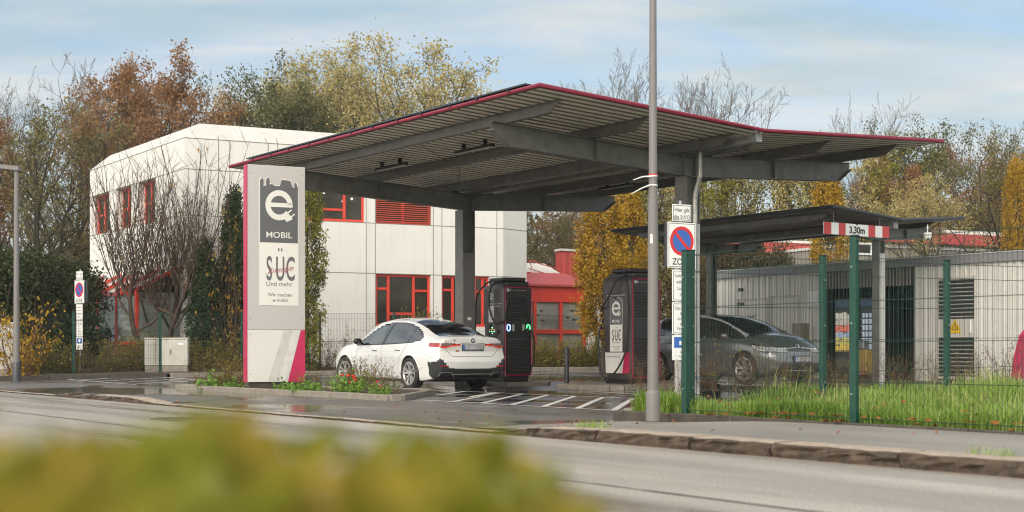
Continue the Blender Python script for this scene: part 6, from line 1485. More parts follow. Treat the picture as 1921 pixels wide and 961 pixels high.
def grow(rng, H=10, trunk=.3, r0=.16, levels=4, kids=(9, 5, 4, 4), ang=(50, 45, 45), ratio=(.5, .5, .5), up=.12, crown_shape='round', wob=.10, twig_r=.008, lean=0.0):
    segs, tips = [], []
    def rec(p, d, L, r, lv):
        n = {0: 9, 1: 6, 2: 4, 3: 3, 4: 3}[lv]; pts = [(p, r)]; 
        for i in range(n):
            d = d + rng.normal(0, wob * (1 if lv else .5), 3) + np.array([0, 0, up * (0.15 if lv == 0 else 1) * (.6 if lv == 1 else 1)]); d /= np.linalg.norm(d)
            q = p + d * L / n; rr = max(twig_r, r * (1 - (i + 1) / n * (.75 if lv == 0 else .7))); r_a = max(twig_r, r * (1 - i / n * (.75 if lv == 0 else .7)))
            segs.append((p, q, r_a, rr)); p = q; pts.append((p, rr, d.copy()))
            if lv < levels - 1:
                f = (i + 1) / n
                if lv == 0 and f < trunk: continue
                k = kids[lv] / n / (1 - (trunk if lv == 0 else 0)); k = int(k) + (rng.random() < k % 1)
                for _ in range(k):
                    az = rng.uniform(0, 2 * np.pi); th = np.radians(ang[min(lv, len(ang) - 1)] * rng.uniform(.6, 1.25))
                    side = np.cross(d, [0.3, .2, 1.0]) if lv else np.array([1.0, 0, 0]); side = side / (np.linalg.norm(side) + 1e-9); s2 = np.cross(d, side)
                    nd = d * np.cos(th) + (side * np.cos(az) + s2 * np.sin(az)) * np.sin(th)
                    if lv == 0:
                        u = (f - trunk) / (1 - trunk + 1e-6)
                        sh = {'round': .55 + .6 * math.sin(math.pi * min(1, u * .9 + .1)), 'cone': 1.15 - .9 * u, 'vase': .7 + .6 * u}.get(crown_shape, 1)
                        LL = H * ratio[0] * sh
                    else: LL = L * ratio[min(lv, len(ratio) - 1)] * rng.uniform(.7, 1.2) * (1.1 - .5 * f)
                    rec(q.copy(), nd, LL * rng.uniform(.75, 1.15), max(twig_r, rr * .62), lv + 1)
            elif i > 0: tips.append(q.copy())
        tips.append(p.copy())
    rec(np.zeros(3), np.array([lean, 0, 1.0]), H * .92, r0, 0)
    return segs, np.array(tips)
KIND = {}
def tree_kind(key, seed, leaf_m, n_leaf, leaf_size, spread, bark=M_bark, keep=1.0, **kw):
    rng = np.random.default_rng(seed); segs, tips = grow(rng, **kw)
    V, Fq = tube_np(segs); me_t = fast_mesh('trunk', V, Fq, bark, True); me_c = None
    if n_leaf:
        c = tips
        if keep < 1:      # leave bare patches: keep tips where a coarse random field is high
            f = np.sin(tips[:, 0] * 1.1 + seed) + np.sin(tips[:, 1] * 1.3 + 2 * seed) + np.sin(tips[:, 2] * .9 + 3 * seed); c = tips[f > np.quantile(f, 1 - keep)]
        P = c[rng.integers(0, len(c), n_leaf)]; LV, LF = leaves_np(rng, P, leaf_size, spread); me_c = fast_mesh('crown', LV, LF, leaf_m)
    KIND[key] = (me_t, me_c, float(np.quantile(tips[:, 2], .997 if key[:2] in ('or', 'ol') else .985))); return key
def plant(key, name, label, x, y, h, rz=0.0, sxy=1.0, group=None, cat='tree', z=None, part=('trunk', 'crown')):
    me_t, me_c, H = KIND[key]; s = h / H; t = thing(name, label, cat, (x, y, (zg(x, y) if z is None else z) - .05), rz, group)
    t.scale = (s * sxy, s * sxy, s)
    o = bpy.data.objects.new(part[0], me_t); C.objects.link(o); o.parent = t
    if me_c: o = bpy.data.objects.new(part[1], me_c); C.objects.link(o); o.parent = t
    return t
def plant_px(key, name, label, px, D, ytop, **k):
    p = at(px, D, z=0); zb = zg(p.x, p.y); return plant(key, name, label, p.x, p.y, HC + (YH - ytop) * D / F - zb, **k)
L_orange = leafmat('orange_leaves', [(0.133, 0.068, 0.035), (0.27, 0.133, 0.056), (0.386, 0.24, 0.087)])  # woodland leaf colours, lightened and greyed to imitate distant haze
L_rust = leafmat('rust_leaves', [(0.144, 0.06, 0.034), (0.257, 0.105, 0.052), (0.316, 0.169, 0.069)])
L_olive = leafmat('olive_leaves', [(0.067, 0.072, 0.027), (0.159, 0.138, 0.046), (0.285, 0.211, 0.065)])
L_dull = leafmat('dull_green_leaves', [(0.056, 0.072, 0.03), (0.115, 0.125, 0.046), (0.195, 0.174, 0.064)])
L_pale = leafmat('pale_yellow_leaves', [(0.242, 0.21, 0.084), (0.404, 0.33, 0.126), (0.496, 0.402, 0.15)])
L_gold = leafmat('golden_leaves', [(.16, .10, .012), (.38, .22, .016), (.50, .32, .025)])
L_goldgreen = leafmat('yellow_green_leaves', [(.07, .09, .014), (.17, .17, .022), (.34, .25, .025)])
L_green = leafmat('evergreen_sprays', [(.012, .028, .012), (.03, .055, .018), (.07, .085, .022)], trans=.15)
L_hedge = leafmat('hedge_leaves', [(.014, .026, .008), (.035, .05, .012), (.10, .09, .018)], trans=.2)
L_shrub = leafmat('shrub_leaves', [(.10, .11, .02), (.22, .20, .03), (.36, .17, .05)])
L_fresh = leafmat('fresh_green_leaves', [(.08, .17, .02), (.16, .30, .04), (.26, .38, .07)])
L_front = leafmat('foreground_leaves', [(.05, .07, .01), (.24, .25, .018), (.46, .26, .05)], trans=.35, nscale=9)
L_dead = leafmat('fallen_leaf_colour', [(.20, .07, .02), (.36, .12, .03), (.42, .22, .05)])
base_k = dict(levels=4, kids=(16, 6, 5), r0=.21, ratio=(.42, .5, .5), ang=(52, 45, 50))
for i, sd in enumerate((3, 14)):
    tree_kind('orange%d' % i, sd, L_orange, 17000, .115, .17, keep=.72, H=10, trunk=.22, **base_k)
    tree_kind('olive%d' % i, sd + 5, L_olive, 7500, .11, .17, keep=.8, bark=M_bark_mossy, H=10, trunk=.15, **{**base_k, 'kids': (18, 7, 5)})
    tree_kind('pale%d' % i, sd + 9, L_pale, 13000, .105, .2, keep=.75, H=10, trunk=.2, **base_k)
    tree_kind('rust%d' % i, sd + 12, L_rust, 13000, .105, .2, keep=.85, H=10, trunk=.2, **base_k)
    tree_kind('bare%d' % i, sd + 2, None, 0, .12, .2, bark=mat('pale_bark', (.13, .11, .088), .9, var=.3), H=10, trunk=.22, levels=5, kids=(19, 7, 5, 3), r0=.15, ratio=(.40, .5, .5, .5), ang=(45, 40, 42), twig_r=.0065, wob=.06)  # bark of the far bare trees has the haze mixed into its colour
tree_kind('dull0', 31, L_dull, 16000, .11, .2, keep=.85, H=10, trunk=.2, **base_k)
tree_kind('thin0', 41, L_goldgreen, 2600, .13, .16, H=10, trunk=.05, levels=4, kids=(26, 5, 3), r0=.07, ratio=(.16, .5, .5), ang=(38, 40, 45), twig_r=.008)
tree_kind('thin1', 43, L_pale, 2200, .13, .16, H=10, trunk=.05, levels=4, kids=(24, 5, 3), r0=.07, ratio=(.18, .5, .5), ang=(38, 40, 45), twig_r=.008)
def column_kind(key, seed, leaf_m, n, size, H, rad, trunkh=.04, shape=lambda u: math.sin(math.pi * min(1, .12 + .8 * u)) ** .6, lump=.3, bark=M_bark):
    rng = np.random.default_rng(seed); segs = [(np.array([0, 0, H * i / 8.]), np.array([0, 0, H * (i + 1) / 8.]), .09 * (1 - i / 9), .09 * (1 - (i + 1) / 9)) for i in range(8)]
    for _ in range(90):
        h = rng.uniform(trunkh, .93) * H; az = rng.uniform(0, 6.28); L = rad * shape(h / H) * rng.uniform(.8, 1.05); q = np.array([0, 0, h]); e = q + np.array([math.cos(az) * L, math.sin(az) * L, L * 1.2]); segs.append((q, e, .014, .006))
    V, Fq = tube_np(segs); me_t = fast_mesh('trunk', V, Fq, bark, True)
    # clumps: leaves gather round points on ascending sprays
    nc = 260; hh = rng.uniform(trunkh, 1, nc); az = rng.uniform(0, 6.283, nc); rr = np.array([shape(u) for u in hh]) * rad * np.sqrt(rng.uniform(.15, 1, nc)) * (1 + lump * .4 * np.sin(az * 3 + hh * 14))
    Cc = np.stack([np.cos(az) * rr, np.sin(az) * rr, hh * H], 1); P = Cc[rng.integers(0, nc, n)] + rng.normal(0, 1, (n, 3)) * np.array([.085, .085, .15]) * (rad / .9)
    LV, LF = leaves_np(rng, P, size, .03); KIND[key] = (me_t, fast_mesh('crown', LV, LF, leaf_m), H)
column_kind('colgold', 5, L_gold, 17000, .085, 6, 1.0, trunkh=.22, shape=lambda u: max(0, math.sin(math.pi * min(1, max(0, (u - .12) / .95)))) ** .55)
column_kind('colgold1', 6, L_gold, 15000, .085, 6, .85)
column_kind('colgreen', 7, L_goldgreen, 15000, .075, 6, .75)
column_kind('thuja', 8, L_green, 26000, .075, 5, .75, shape=lambda u: max(.05, (1 - u) ** .45) * min(1, .75 + u), trunkh=.0)
# ---- the wood behind, tree by tree: (kind, image column, depth, image row of the top, label)
BG = [
 ('olive0', -90, 70, 150, 'olive-leaved tree cut by the left edge of the picture'),
 ('orange1', 8, 74, 196, 'tree with orange top at the left edge above the street lamp'),
 ('olive1', 60, 62, 150, 'half-bare tree with yellow leaves just right of the left lamp post'),
 ('bare0', 30, 80, 118, 'tall bare tree rising above the left lamp post'),
 ('olive0', 120, 66, 175, 'dense olive tree beside the left end of the white building'),
 ('bare1', 150, 84, 78, 'tall pale bare birch reaching highest on the left'),
 ('orange0', 215, 70, 92, 'large orange oak left of the white building roof corner'),
 ('orange1', 268, 78, 105, 'tall orange oak behind the left roof of the white building'),
 ('orange0', 330, 73, 118, 'bright orange oak directly above the white roof corner'),
 ('orange1', 395, 82, 165, 'lower orange tree right of the oaks above the white roof'),
 ('bare0', 365, 92, 120, 'thin bare tree between the orange oaks'),
 ('dull0', 480, 70, 140, 'green-leaved tree behind the middle of the white roof'),
 ('pale1', 545, 80, 150, 'yellow-green tree right of the green one over the white roof'),
 ('bare1', 440, 90, 150, 'thin bare tree left of the green-leaved tree'),
 ('pale0', 630, 74, 122, 'tall pale yellow tree behind the left part of the canopy'),
 ('pale0', 725, 72, 100, 'broad pale yellow tree above the rising red canopy edge'),
 ('pale0', 815, 70, 108, 'pale yellow tree left of the canopy peak'),
 ('olive1', 690, 88, 165, 'darker tree between the two tall pale yellow trees'),
 ('bare1', 1110, 92, 150, 'bare grey tree just right of the canopy peak'),
 ('bare0', 1190, 80, 130, 'bare tree left of the tall lamp post above the canopy'),
 ('bare1', 1275, 84, 150, 'bare tree right of the lamp post above the canopy'),
 ('bare0', 1350, 82, 140, 'wide bare tree above the bend of the red canopy edge'),
 ('bare0', 1618, 78, 198, 'slender bare tree above the right tip of the canopy'),
 ('dull0', 1715, 66, 232, 'dark green-brown tree right of the canopy tip'),
 ('rust1', 1668, 60, 300, 'rust-coloured tree below the right tip of the canopy'),
 ('rust0', 1770, 74, 262, 'rust-leaved tree behind the dark green one on the right'),
 ('olive1', 1830, 62, 246, 'olive-brown tree near the right edge'),
 ('olive0', 1915, 70, 262, 'olive-brown tree cut by the right edge'),
 ('bare1', 1880, 84, 225, 'thin bare tree at the far right skyline'),
 ('olive0', 1030, 84, 385, 'yellow-leaved tree seen between the white building and the golden column tree'),
 ('rust0', 1085, 92, 370, 'rust-leaved tree behind the golden column tree'),
 ('olive1', 990, 78, 360, 'brown-yellow tree just right of the white building corner'),
]
rr_ = random.Random(2)
for (k, px, D, yt, lab) in BG:
    yt += 34 if k[:2] == 'ba' and px < 500 else (22 if px < 200 else (12 if k[:2] == 'or' else 0))
    nm = {'or': 'oak_tree', 'ol': 'woodland_tree', 'ba': 'bare_tree', 'du': 'woodland_tree', 'pa': 'yellow_tree', 'ru': 'woodland_tree'}[k[:2]]
    plant_px(k, nm, lab, px, D, yt, rz=rr_.uniform(0, 6.28), sxy=rr_.uniform(.85, 1.05) * (1.0 if k[:2] != 'ba' else .9), group='trees of the wood behind')
# belt of slim young trees under and behind the canopy on the right
for i in range(30):
    px = 1165 + i * 17 + rr_.uniform(-6, 6); D = rr_.uniform(58, 70)
    t = plant_px('thin%d' % (i % 2), 'slim_tree', 'one of the slim young trees standing close together behind the canopy columns', px, D, rr_.uniform(268, 330), rz=rr_.uniform(0, 6.28), sxy=rr_.uniform(.8, 1.2), group='slim young trees behind the canopy columns')
# distant wooded edge that closes the view under the crowns
rng = np.random.default_rng(77); n = 90000
ang_ = rng.uniform(-.62, .62, n); dist = rng.uniform(96, 118, n); hmax = 8.5 + 2.2 * np.sin(ang_ * 23) + 1.5 * np.sin(ang_ * 61 + 1)
hh = rng.uniform(0, 1, n) ** .8 * hmax; P = np.stack([np.sin(ang_) * dist, np.cos(ang_) * dist, hh + .2], 1)
LV, LF = leaves_np(rng, P, .42, .25); me = fast_mesh('far_wood', LV, LF, leafmat('far_wood_leaves', [(.07, .055, .025), (.15, .115, .05), (.22, .15, .055)]))
o = bpy.data.objects.new('far_wood', me); C.objects.link(o); o['kind'] = 'stuff'; tag(o, 'far wooded edge in brown and yellow behind all the trees', 'wood')
# golden and green column trees, conifers, hedges
plant_px('colgold', 'column_tree', 'large golden column tree left of the emblem charger', 1132, 44, 378, sxy=1.05)
plant_px('colgold1', 'column_tree', 'narrow golden column tree rising behind the emblem charger', 1178, 47, 352, sxy=.8)
plant_px('colgold1', 'column_tree', 'golden column tree behind the height limit sign', 1554, 44, 330, sxy=.75)
plant_px('colgold', 'column_tree', 'golden column tree at the right edge above the kiosk', 1908, 44, 305, sxy=.45)
plant_px('colgreen', 'column_tree', 'green column tree right of the totem before the white wall', 576, 42.6, 322, sxy=.8)
plant_px('thuja', 'conifer', 'dark conifer with yellow climber left of the totem', 438, 44.5, 355, sxy=.8)
plant_px('thuja', 'conifer', 'brownish green conifer right of the utility cabinet', 384, 43.6, 450, sxy=1.1)
# pruned tree with many upright shoots before the left face of the white building
def pollard(seed, H):
    rng = np.random.default_rng(seed); segs, tips = [], []
    def limb(p, d, L, r, n=6, up=.1, wob=.14):
        pts = [p]
        for i in range(n):
            d = d + rng.normal(0, wob, 3) + np.array([0, 0, up]); d /= np.linalg.norm(d); q = p + d * L / n; segs.append((p, q, r * (1 - .5 * i / n), r * (1 - .5 * (i + 1) / n))); p = q; pts.append(p)
        return p, d, pts
    for k in range(4):
        az = k * 1.57 + rng.uniform(-.3, .3); d = np.array([math.cos(az) * .75, math.sin(az) * .75, 1.0]); p, d, pts = limb(np.array([math.cos(az) * .12, math.sin(az) * .12, .3 * 0]), d, H * .42, .11, 7)
        heads = [p, pts[-2], pts[-3]]
        for j in range(3):
            az2 = rng.uniform(0, 6.28); q, d2, pp = limb(pts[3 + j], np.array([math.cos(az2), math.sin(az2), .5]), H * .18, .05, 4); heads.append(q); heads.append(pp[-2])
        for h in heads:
            for _ in range(6):
                az3 = rng.uniform(0, 6.28); s_, ds, sp = limb(h, np.array([math.cos(az3) * .6, math.sin(az3) * .6, 1.0]), H * rng.uniform(.22, .52), .015, 5, .16, .09)
                tips.extend(sp[1:])
                for m_ in range(6):
                    b_ = sp[rng.integers(1, 6)]; az4 = rng.uniform(0, 6.28); e_, _, ep = limb(b_, np.array([math.cos(az4), math.sin(az4), .8]), H * rng.uniform(.05, .12), .006, 2, .1, .15); tips.append(e_)
    return segs, np.array(tips), rng
segs, tips, rng = pollard(4, 7.0)
V, Fq = tube_np(segs); lowt = tips[tips[:, 2] < 4.6]; P = lowt[rng.integers(0, len(lowt), 1500)]; LV, LF = leaves_np(rng, P, .07, .12)
KIND['pollard'] = (fast_mesh('trunk', V, Fq, mat('brown_bark', (.062, .038, .026), .9, var=.4), True), fast_mesh('crown', LV, LF, L_olive), float(tips[:, 2].max()))
plant_px('pollard', 'pruned_tree', 'bare pruned tree with upright shoots before the left face of the white building', 296, 44.3, 222, sxy=.78, rz=.5)



# tall single stem with a few yellow leaves, left of the totem
def stems(key, seed, n, H, rad, leaf_m, nl, ls, stem_r=.008, forks=3, bark=M_twig, spread=.05, lowbias=1.0, lean=.5):
    rng = np.random.default_rng(seed); segs, tips = [], []
    for k in range(n):
        az = rng.uniform(0, 6.28); r = rad * math.sqrt(rng.random()); p = np.array([math.cos(az) * r * .5, math.sin(az) * r * .5, 0]); d = np.array([math.cos(az) * lean * r / rad, math.sin(az) * lean * r / rad, 1.0]); L = H * rng.uniform(.55, 1.05); m = 5
        for i in range(m):
            d = d + rng.normal(0, .13, 3); d /= np.linalg.norm(d); q = p + d * L / m; segs.append((p, q, stem_r * (1 - .6 * i / m), stem_r * (1 - .6 * (i + 1) / m)))
            if i > 0 or True: tips.append(q)
            for _ in range(forks):
                if rng.random() < .75:
                    e = q + (d * .5 + rng.normal(0, .5, 3)) * L * .16; segs.append((q, e, stem_r * .45, stem_r * .3)); tips.append(e)
                    e2 = e + rng.normal(0, .4, 3) * L * .09; segs.append((e, e2, stem_r * .35, stem_r * .25)); tips.append(e2)
            p = q
    V, Fq = tube_np(segs, thin=.02); tips = np.array(tips); me_c = None
    if nl: P = tips[rng.integers(0, len(tips), nl)]; LV, LF = leaves_np(rng, P, ls, spread); me_c = fast_mesh('foliage', LV, LF, leaf_m)
    KIND[key] = (fast_mesh('stems', V, Fq, bark, True), me_c, H)
stems('tallstem', 3, 3, 6.0, .25, L_gold, 70, .11, .014, 2)
plant_px('tallstem', 'sapling', 'tall thin sapling with few leaves between conifer and totem', 424, 43.0, 262, cat='sapling', part=('stem', 'foliage'), sxy=.5)
plant_px('tallstem', 'sapling', 'tall thin leafless sapling before the white wall', 385, 44.6, 275, cat='sapling', part=('stem', 'foliage'), sxy=.6, rz=2.0)
stems('rose0', 11, 22, .8, .55, L_shrub, 260, .035, .006, 3)
stems('rose1', 12, 20, .8, .5, L_shrub, 170, .035, .006, 3)
stems('twig0', 13, 24, 1.0, .5, L_shrub, 130, .04, .005, 3)
stems('twig1', 14, 20, 1.0, .45, L_goldgreen, 110, .04, .005, 3)
stems('bush0', 15, 40, 1.0, .7, L_goldgreen, 1500, .06, .008, 3)
stems('bush1', 16, 40, 1.0, .7, L_shrub, 1100, .055, .008, 3)
stems('yellowbush', 17, 26, 2.0, .7, L_gold, 900, .11, .012, 3)
stems('weed', 18, 26, .3, .16, L_fresh, 260, .07, .003, 2, bark=leafmat('weed_stem', [(.1, .2, .03), (.16, .28, .05)]), lean=1.2)
stems('geranium', 19, 30, .42, .22, L_fresh, 520, .055, .004, 2, bark=leafmat('weed_stem', [(.1, .2, .03), (.16, .28, .05)]), lean=1.0)
SH = ('stems', 'foliage')
stems('yellowclimb', 33, 14, 5.0, .5, L_gold, 420, .12, .012, 4)
plant_px('yellowclimb', 'climber', 'yellow-leaved climbing plant on the conifer left of the totem', 436, 43.3, 400, sxy=.45, cat='climber', part=('stems', 'foliage'))
def shrub(key, label, px, D, h, sxy=1.0, z=None, name='shrub', cat='shrub', group=None, rz=None):
    p = at(px, D, z=0); return plant(key, name, label, p.x, p.y, h, rz=rr_.uniform(0, 6) if rz is None else rz, sxy=sxy, cat=cat, z=z, part=SH, group=group)
# island planting
for i, (a, b, h, k) in enumerate([(-17.4, 3.95, .55, 'rose1'), (-16.8, 4.3, .7, 'rose0'), (-16.2, 4.0, .6, 'bush1'), (-15.6, 5.2, .6, 'rose0')]):
    p = rd(a, b); plant(k, 'rose_bush', ['low rose bush at the far left tip of the totem island', 'rose bush with red-brown stems left of the totem', 'leafy low bush against the left foot of the totem', 'rose bush behind the totem foot'][i], p.x, p.y, h, rz=i, cat='bush', z=.09, part=SH, group='bushes in the totem island')
for i, (a, b, h, k, lab) in enumerate([(-13.0, 4.2, .5, 'rose0', 'rose bush at the right foot of the totem'), (-12.2, 4.6, .55, 'rose1', 'leafy brown-green bush just right of the totem'), (-11.7, 4.15, .5, 'rose1', 'thin rose bush left of the red geranium'), (-11.0, 4.7, .62, 'rose0', 'rose bush in front of the car front wheel'), (-10.3, 4.3, .5, 'rose1', 'sparse rose bush at the right tip of the totem island'), (-12.9, 5.3, .6, 'bush1', 'taller bush at the back of the totem island')]):
    p = rd(a, b); plant(k, 'rose_bush', lab, p.x, p.y, h, rz=i * 1.3, cat='bush', z=.09, part=SH, group='bushes in the totem island')
def flower(a, b, h, label, nf, seed):
    p = rd(a, b); t = plant('geranium', 'geranium', label, p.x, p.y, h, cat='flower', z=.09, part=SH)
    rng = np.random.default_rng(seed); mb = MB(); H_ = KIND['geranium'][2]
    for _ in range(nf):
        c = Vector((rng.uniform(-.22, .22), rng.uniform(-.22, .22), H_ * rng.uniform(.45, 1.1)))
        for k in range(7):
            a_ = k * .9; e = c + Vector((math.cos(a_), math.sin(a_), rng.uniform(-.3, .6))) * .022; mb.tube([c, e, e + (e - c) * .6], [.006, .016, .004], 5)
    mb.build('blossom', mat('red_petals', (.6, .02, .012), .5, var=.2), t); return t
flower(-11.15, 4.05, .42, 'bright green geranium with red flowers on the totem island', 7, 1)
flower(-10.2, 4.15, .26, 'small plant with two red blossoms near the island tip', 3, 2)
for i, (a, b, h, lab) in enumerate([(-16.6, 3.85, .3, 'bright green weed left of the totem behind the kerb'), (-13.3, 3.85, .22, 'low green weed before the totem plinth'), (-12.4, 3.85, .26, 'green weed right of the totem plinth'), (-15.9, 3.9, .2, 'small green weed beside the left foot of the totem')]):
    p = rd(a, b); plant('weed', 'weed', lab, p.x, p.y, h, rz=i, cat='weed', z=.09, part=SH, sxy=1.3, group='weeds on the totem island')
# bed behind the far kerb
px_list = [(95, 41.0, 1.1, 'bush0'), (130, 41.4, .9, 'bush1'), (175, 41.4, .75, 'twig0'), (200, 41.9, .9, 'bush1'), (232, 42.0, 1.0, 'bush1'), (258, 42.4, 1.2, 'bush0'), (300, 43.2, 1.1, 'bush0'), (335, 43.2, 1.1, 'bush0'), (368, 42.4, .9, 'bush1'), (400, 42.8, 1.0, 'bush1'), (425, 43.0, .8, 'bush0'), (450, 43.0, 1.1, 'bush1')]
labs = ['bush behind the far kerb at the left fence post', 'brown bush left of the distant no-parking sign', 'twiggy bush at the foot of the distant no-parking sign', 'bush just right of the distant no-parking sign', 'brown-green bush between the distant sign and the cabinet', 'green-yellow bush touching the cabinet from the left', 'tall bush behind the utility cabinet', 'yellowish bush behind the right half of the cabinet', 'low bush between cabinet and conifers', 'brown bush before the conifers', 'small yellow-green bush left of the totem at the far kerb', 'bush half hidden by the left side of the totem']
for (px, D, h, k), lab in zip(px_list, labs): shrub(k, lab, px, D, h, sxy=1.1 if h < 1.2 else .8, group='bushes in the bed along the far fence')
for i, (px, h, k) in enumerate([(590, .8, 'twig1'), (615, 1.2, 'twig0'), (640, 1.5, 'twig1'), (600, .5, 'bush0'), (655, .6, 'bush0'), (690, .6, 'bush1')]):
    shrub(k, 'thin shrub before the white wall between totem and car, number %s' % 'one two three four five six'.split()[i] if False else ['thin twiggy shrub right of the totem before the white wall', 'shrub of upright twigs before the white wall', 'tallest twiggy shrub behind the white car bonnet', 'low green bush right of the totem at the far kerb', 'low bush behind the white car bonnet', 'low bush behind the white car mirror'][i], px, 43.6, h, group='shrubs before the white wall')
for i in range(10):
    px = 995 + i * 15; shrub('bush0' if i % 2 else 'bush1', 'one of the low clipped bushes along the far kerb between the chargers', px, 46.5, .95, sxy=.9, group='low bushes along the far kerb between the chargers')
shrub('yellowbush', 'yellow-leaved shrub at the foot of the left lamp post', 42, 38.8, 2.2, sxy=.75)
shrub('bush0', 'green plant reaching up beside the ground-floor red window', 800, 45.0, 1.9, sxy=.5)
# dark hedge mass on the left: separate clipped evergreens
def hedge_kind(key, seed, leaf_m, n=26000, rx=1.6, ry=1.1, H=3.6):
    rng = np.random.default_rng(seed); segs = []
    for _ in range(60):
        az = rng.uniform(0, 6.28); p = np.array([math.cos(az) * rx * .3, math.sin(az) * ry * .3, 0]); d = np.array([math.cos(az) * .5, math.sin(az) * .5, 1.0]); e = p + d * H * rng.uniform(.4, .85); segs.append((p, e, .03, .01))
    V, Fq = tube_np(segs); nc = 500; u = rng.uniform(-1, 1, (nc, 3)); u /= np.maximum(np.abs(u).max(1, keepdims=True), np.linalg.norm(u, axis=1, keepdims=True) * .85); u *= rng.uniform(.55, 1.03, (nc, 1))
    Cc = u * np.array([rx, ry, H / 2]) + np.array([0, 0, H / 2]); P = Cc[rng.integers(0, nc, n)] + rng.normal(0, .14, (n, 3)); LV, LF = leaves_np(rng, P, .10, .03)
    KIND[key] = (fast_mesh('stems', V, Fq, M_bark, True), fast_mesh('foliage', LV, LF, leaf_m), H)
hedge_kind('hedge0', 21, L_hedge); hedge_kind('hedge1', 22, L_hedge); hedge_kind('hedge2', 23, leafmat('brown_hedge_leaves', [(.03, .022, .01), (.075, .05, .018), (.15, .10, .02)], trans=.2))
for (k, px, D, yt, s, lab) in [('hedge0', -20, 44, 470, 1.0, 'dark green evergreen bush cut by the left edge'), ('hedge1', 45, 45, 478, 1.0, 'dark green evergreen bush behind the left lamp post'), ('hedge0', 108, 45.5, 492, .95, 'dark green evergreen bush at the left end of the far fence')]:
    plant_px(k, 'evergreen_bush', lab, px, D, yt, sxy=s, cat='bush', part=SH, group='evergreen bushes on the left')
for (px, D, yt, s, lab) in [(1300, 50, 500, .5, 'dark creeper-covered bush left of the kiosk'), (1370, 52, 455, .7, 'brown creeper on the red hall behind the kiosk'), (1440, 53.5, 462, .6, 'brown creeper on the red hall, right part')]:
    plant_px('hedge2', 'creeper', lab, px, D, yt, sxy=s, cat='creeper', part=SH)
plant_px('pale0', 'yellow_tree', 'low yellow-leaved tree above the roof of the kiosk at right', 1790, 42, 330, sxy=1.0, rz=1.2)
plant_px('olive0', 'woodland_tree', 'dark-limbed tree with yellow leaves behind the kiosk roof', 1838, 46, 300, sxy=1.0, rz=2.2)
# thin shrubs between fence, grey car and kiosk
tw = []
r2 = random.Random(8)
desc = ['before the emblem charger', 'right of the lamp post at the side fence', 'before the rear door of the grey car', 'below the grey car mirror', 'before the front wheel of the grey car', 'below the grey car headlamp', 'before the grey car number plate', 'right of the grey car nose', 'below the snack machine', 'before the hose box', 'at the foot of the light canopy post', 'before the dark niche', 'right of the dark niche', 'below the louvred door', 'right of the louvred door', 'near the kiosk at the right edge', 'at the right edge behind the grass', 'behind the middle of the grass']
for i, (px, D) in enumerate([(1205, 26), (1262, 24), (1325, 25.5), (1360, 25), (1400, 24.5), (1440, 24.5), (1480, 24), (1525, 24), (1570, 24.5), (1610, 25), (1650, 25), (1690, 24.5), (1730, 25), (1775, 25), (1820, 25.5), (1860, 25), (1905, 25), (1545, 26)]):
    p = at(px, D, z=0); plant('twig%d' % (i % 2), 'twiggy_shrub', 'thin red-brown twiggy shrub ' + desc[i], p.x, p.y, r2.uniform(.6, 1.0), rz=r2.uniform(0, 6), sxy=1.1, cat='shrub', z=.17, part=SH, group='twiggy shrubs behind the grass')

# ---- grass
def grass(name, label, inside, a0, a1, b0, b1, n, hmin, hmax, hf, m, seed, wdt=.006):
    rng = np.random.default_rng(seed); a = rng.uniform(a0, a1, n); b = rng.uniform(b0, b1, n)
    cl = np.sin(a * 2.3 + np.sin(b * 1.9)) + np.sin(b * 2.9 + 1.3 * np.sin(a * 1.4)); k = rng.uniform(-2.2, 1.6, n) < cl
    k &= np.array([inside(x, y) for x, y in zip(a, b)]); a, b, cl = a[k], b[k], cl[k]; n = len(a)
    X = KX + a * UX + b * PX; Y = KY + a * UY + b * PY; Z = np.array([hf(x, y) for x, y in zip(a, b)])
    h = rng.uniform(hmin, hmax, n) * (.78 + .26 * cl); az = rng.uniform(0, 6.283, n); ln = rng.uniform(.15, .85, n) * h; dx_, dy_ = np.cos(az), np.sin(az); wx, wy = -dy_ * wdt, dx_ * wdt
    rows = []
    for (u, w) in ((0, 1.0), (.35, .9), (.7, .65), (1.0, .12)):
        off = ln * u ** 2; zz_ = Z + h * (u - .22 * u ** 3 * (ln / h)); 
        for s in (-1, 1): rows.append(np.stack([X + dx_ * off + s * wx * w, Y + dy_ * off + s * wy * w, zz_], 1))
    V = np.stack(rows, 1).reshape(-1, 3); base = (np.arange(n) * 8)[:, None, None]; f = np.array([[0, 1, 3, 2], [2, 3, 5, 4], [4, 5, 7, 6]])[None] + base
    me = fast_mesh(name, V, f.reshape(-1, 4), m); o = bpy.data.objects.new(name, me); C.objects.link(o); o['kind'] = 'stuff'; tag(o, label, 'grass'); return o
L_grass = leafmat('grass_blades', [(.09, .17, .02), (.23, .36, .045), (.46, .52, .19)], trans=.35, rough=.5)
grass('grass', 'long bright green grass inside the near wire fence', lambda a, b: b > 2.78 and not (a < -.9 and b > 9), -1.85, 9.5, 2.78, 8.5, 100000, .09, .27, grass_h, L_grass, 1)
grass('grass', 'tall wispy pale grass stalks in the verge', lambda a, b: b > 2.9 and math.sin(a * 1.9 + b) * math.sin(b * 2.7 + 1) > .1, -1.8, 9.5, 2.9, 9, 9000, .3, .5, grass_h, leafmat('dry_grass', [(.16, .20, .04), (.36, .36, .12), (.55, .48, .26)], trans=.3), 6, .004)
grass('weeds', 'dark broad-leaved weeds low in the grass', lambda a, b: math.sin(a * 2.7) * math.sin(b * 3.1 + 2) > .35, -1.8, 9.5, 2.8, 9, 9000, .06, .16, grass_h, leafmat('dark_weeds', [(.03, .07, .012), (.08, .15, .02)], trans=.3), 7, .016)
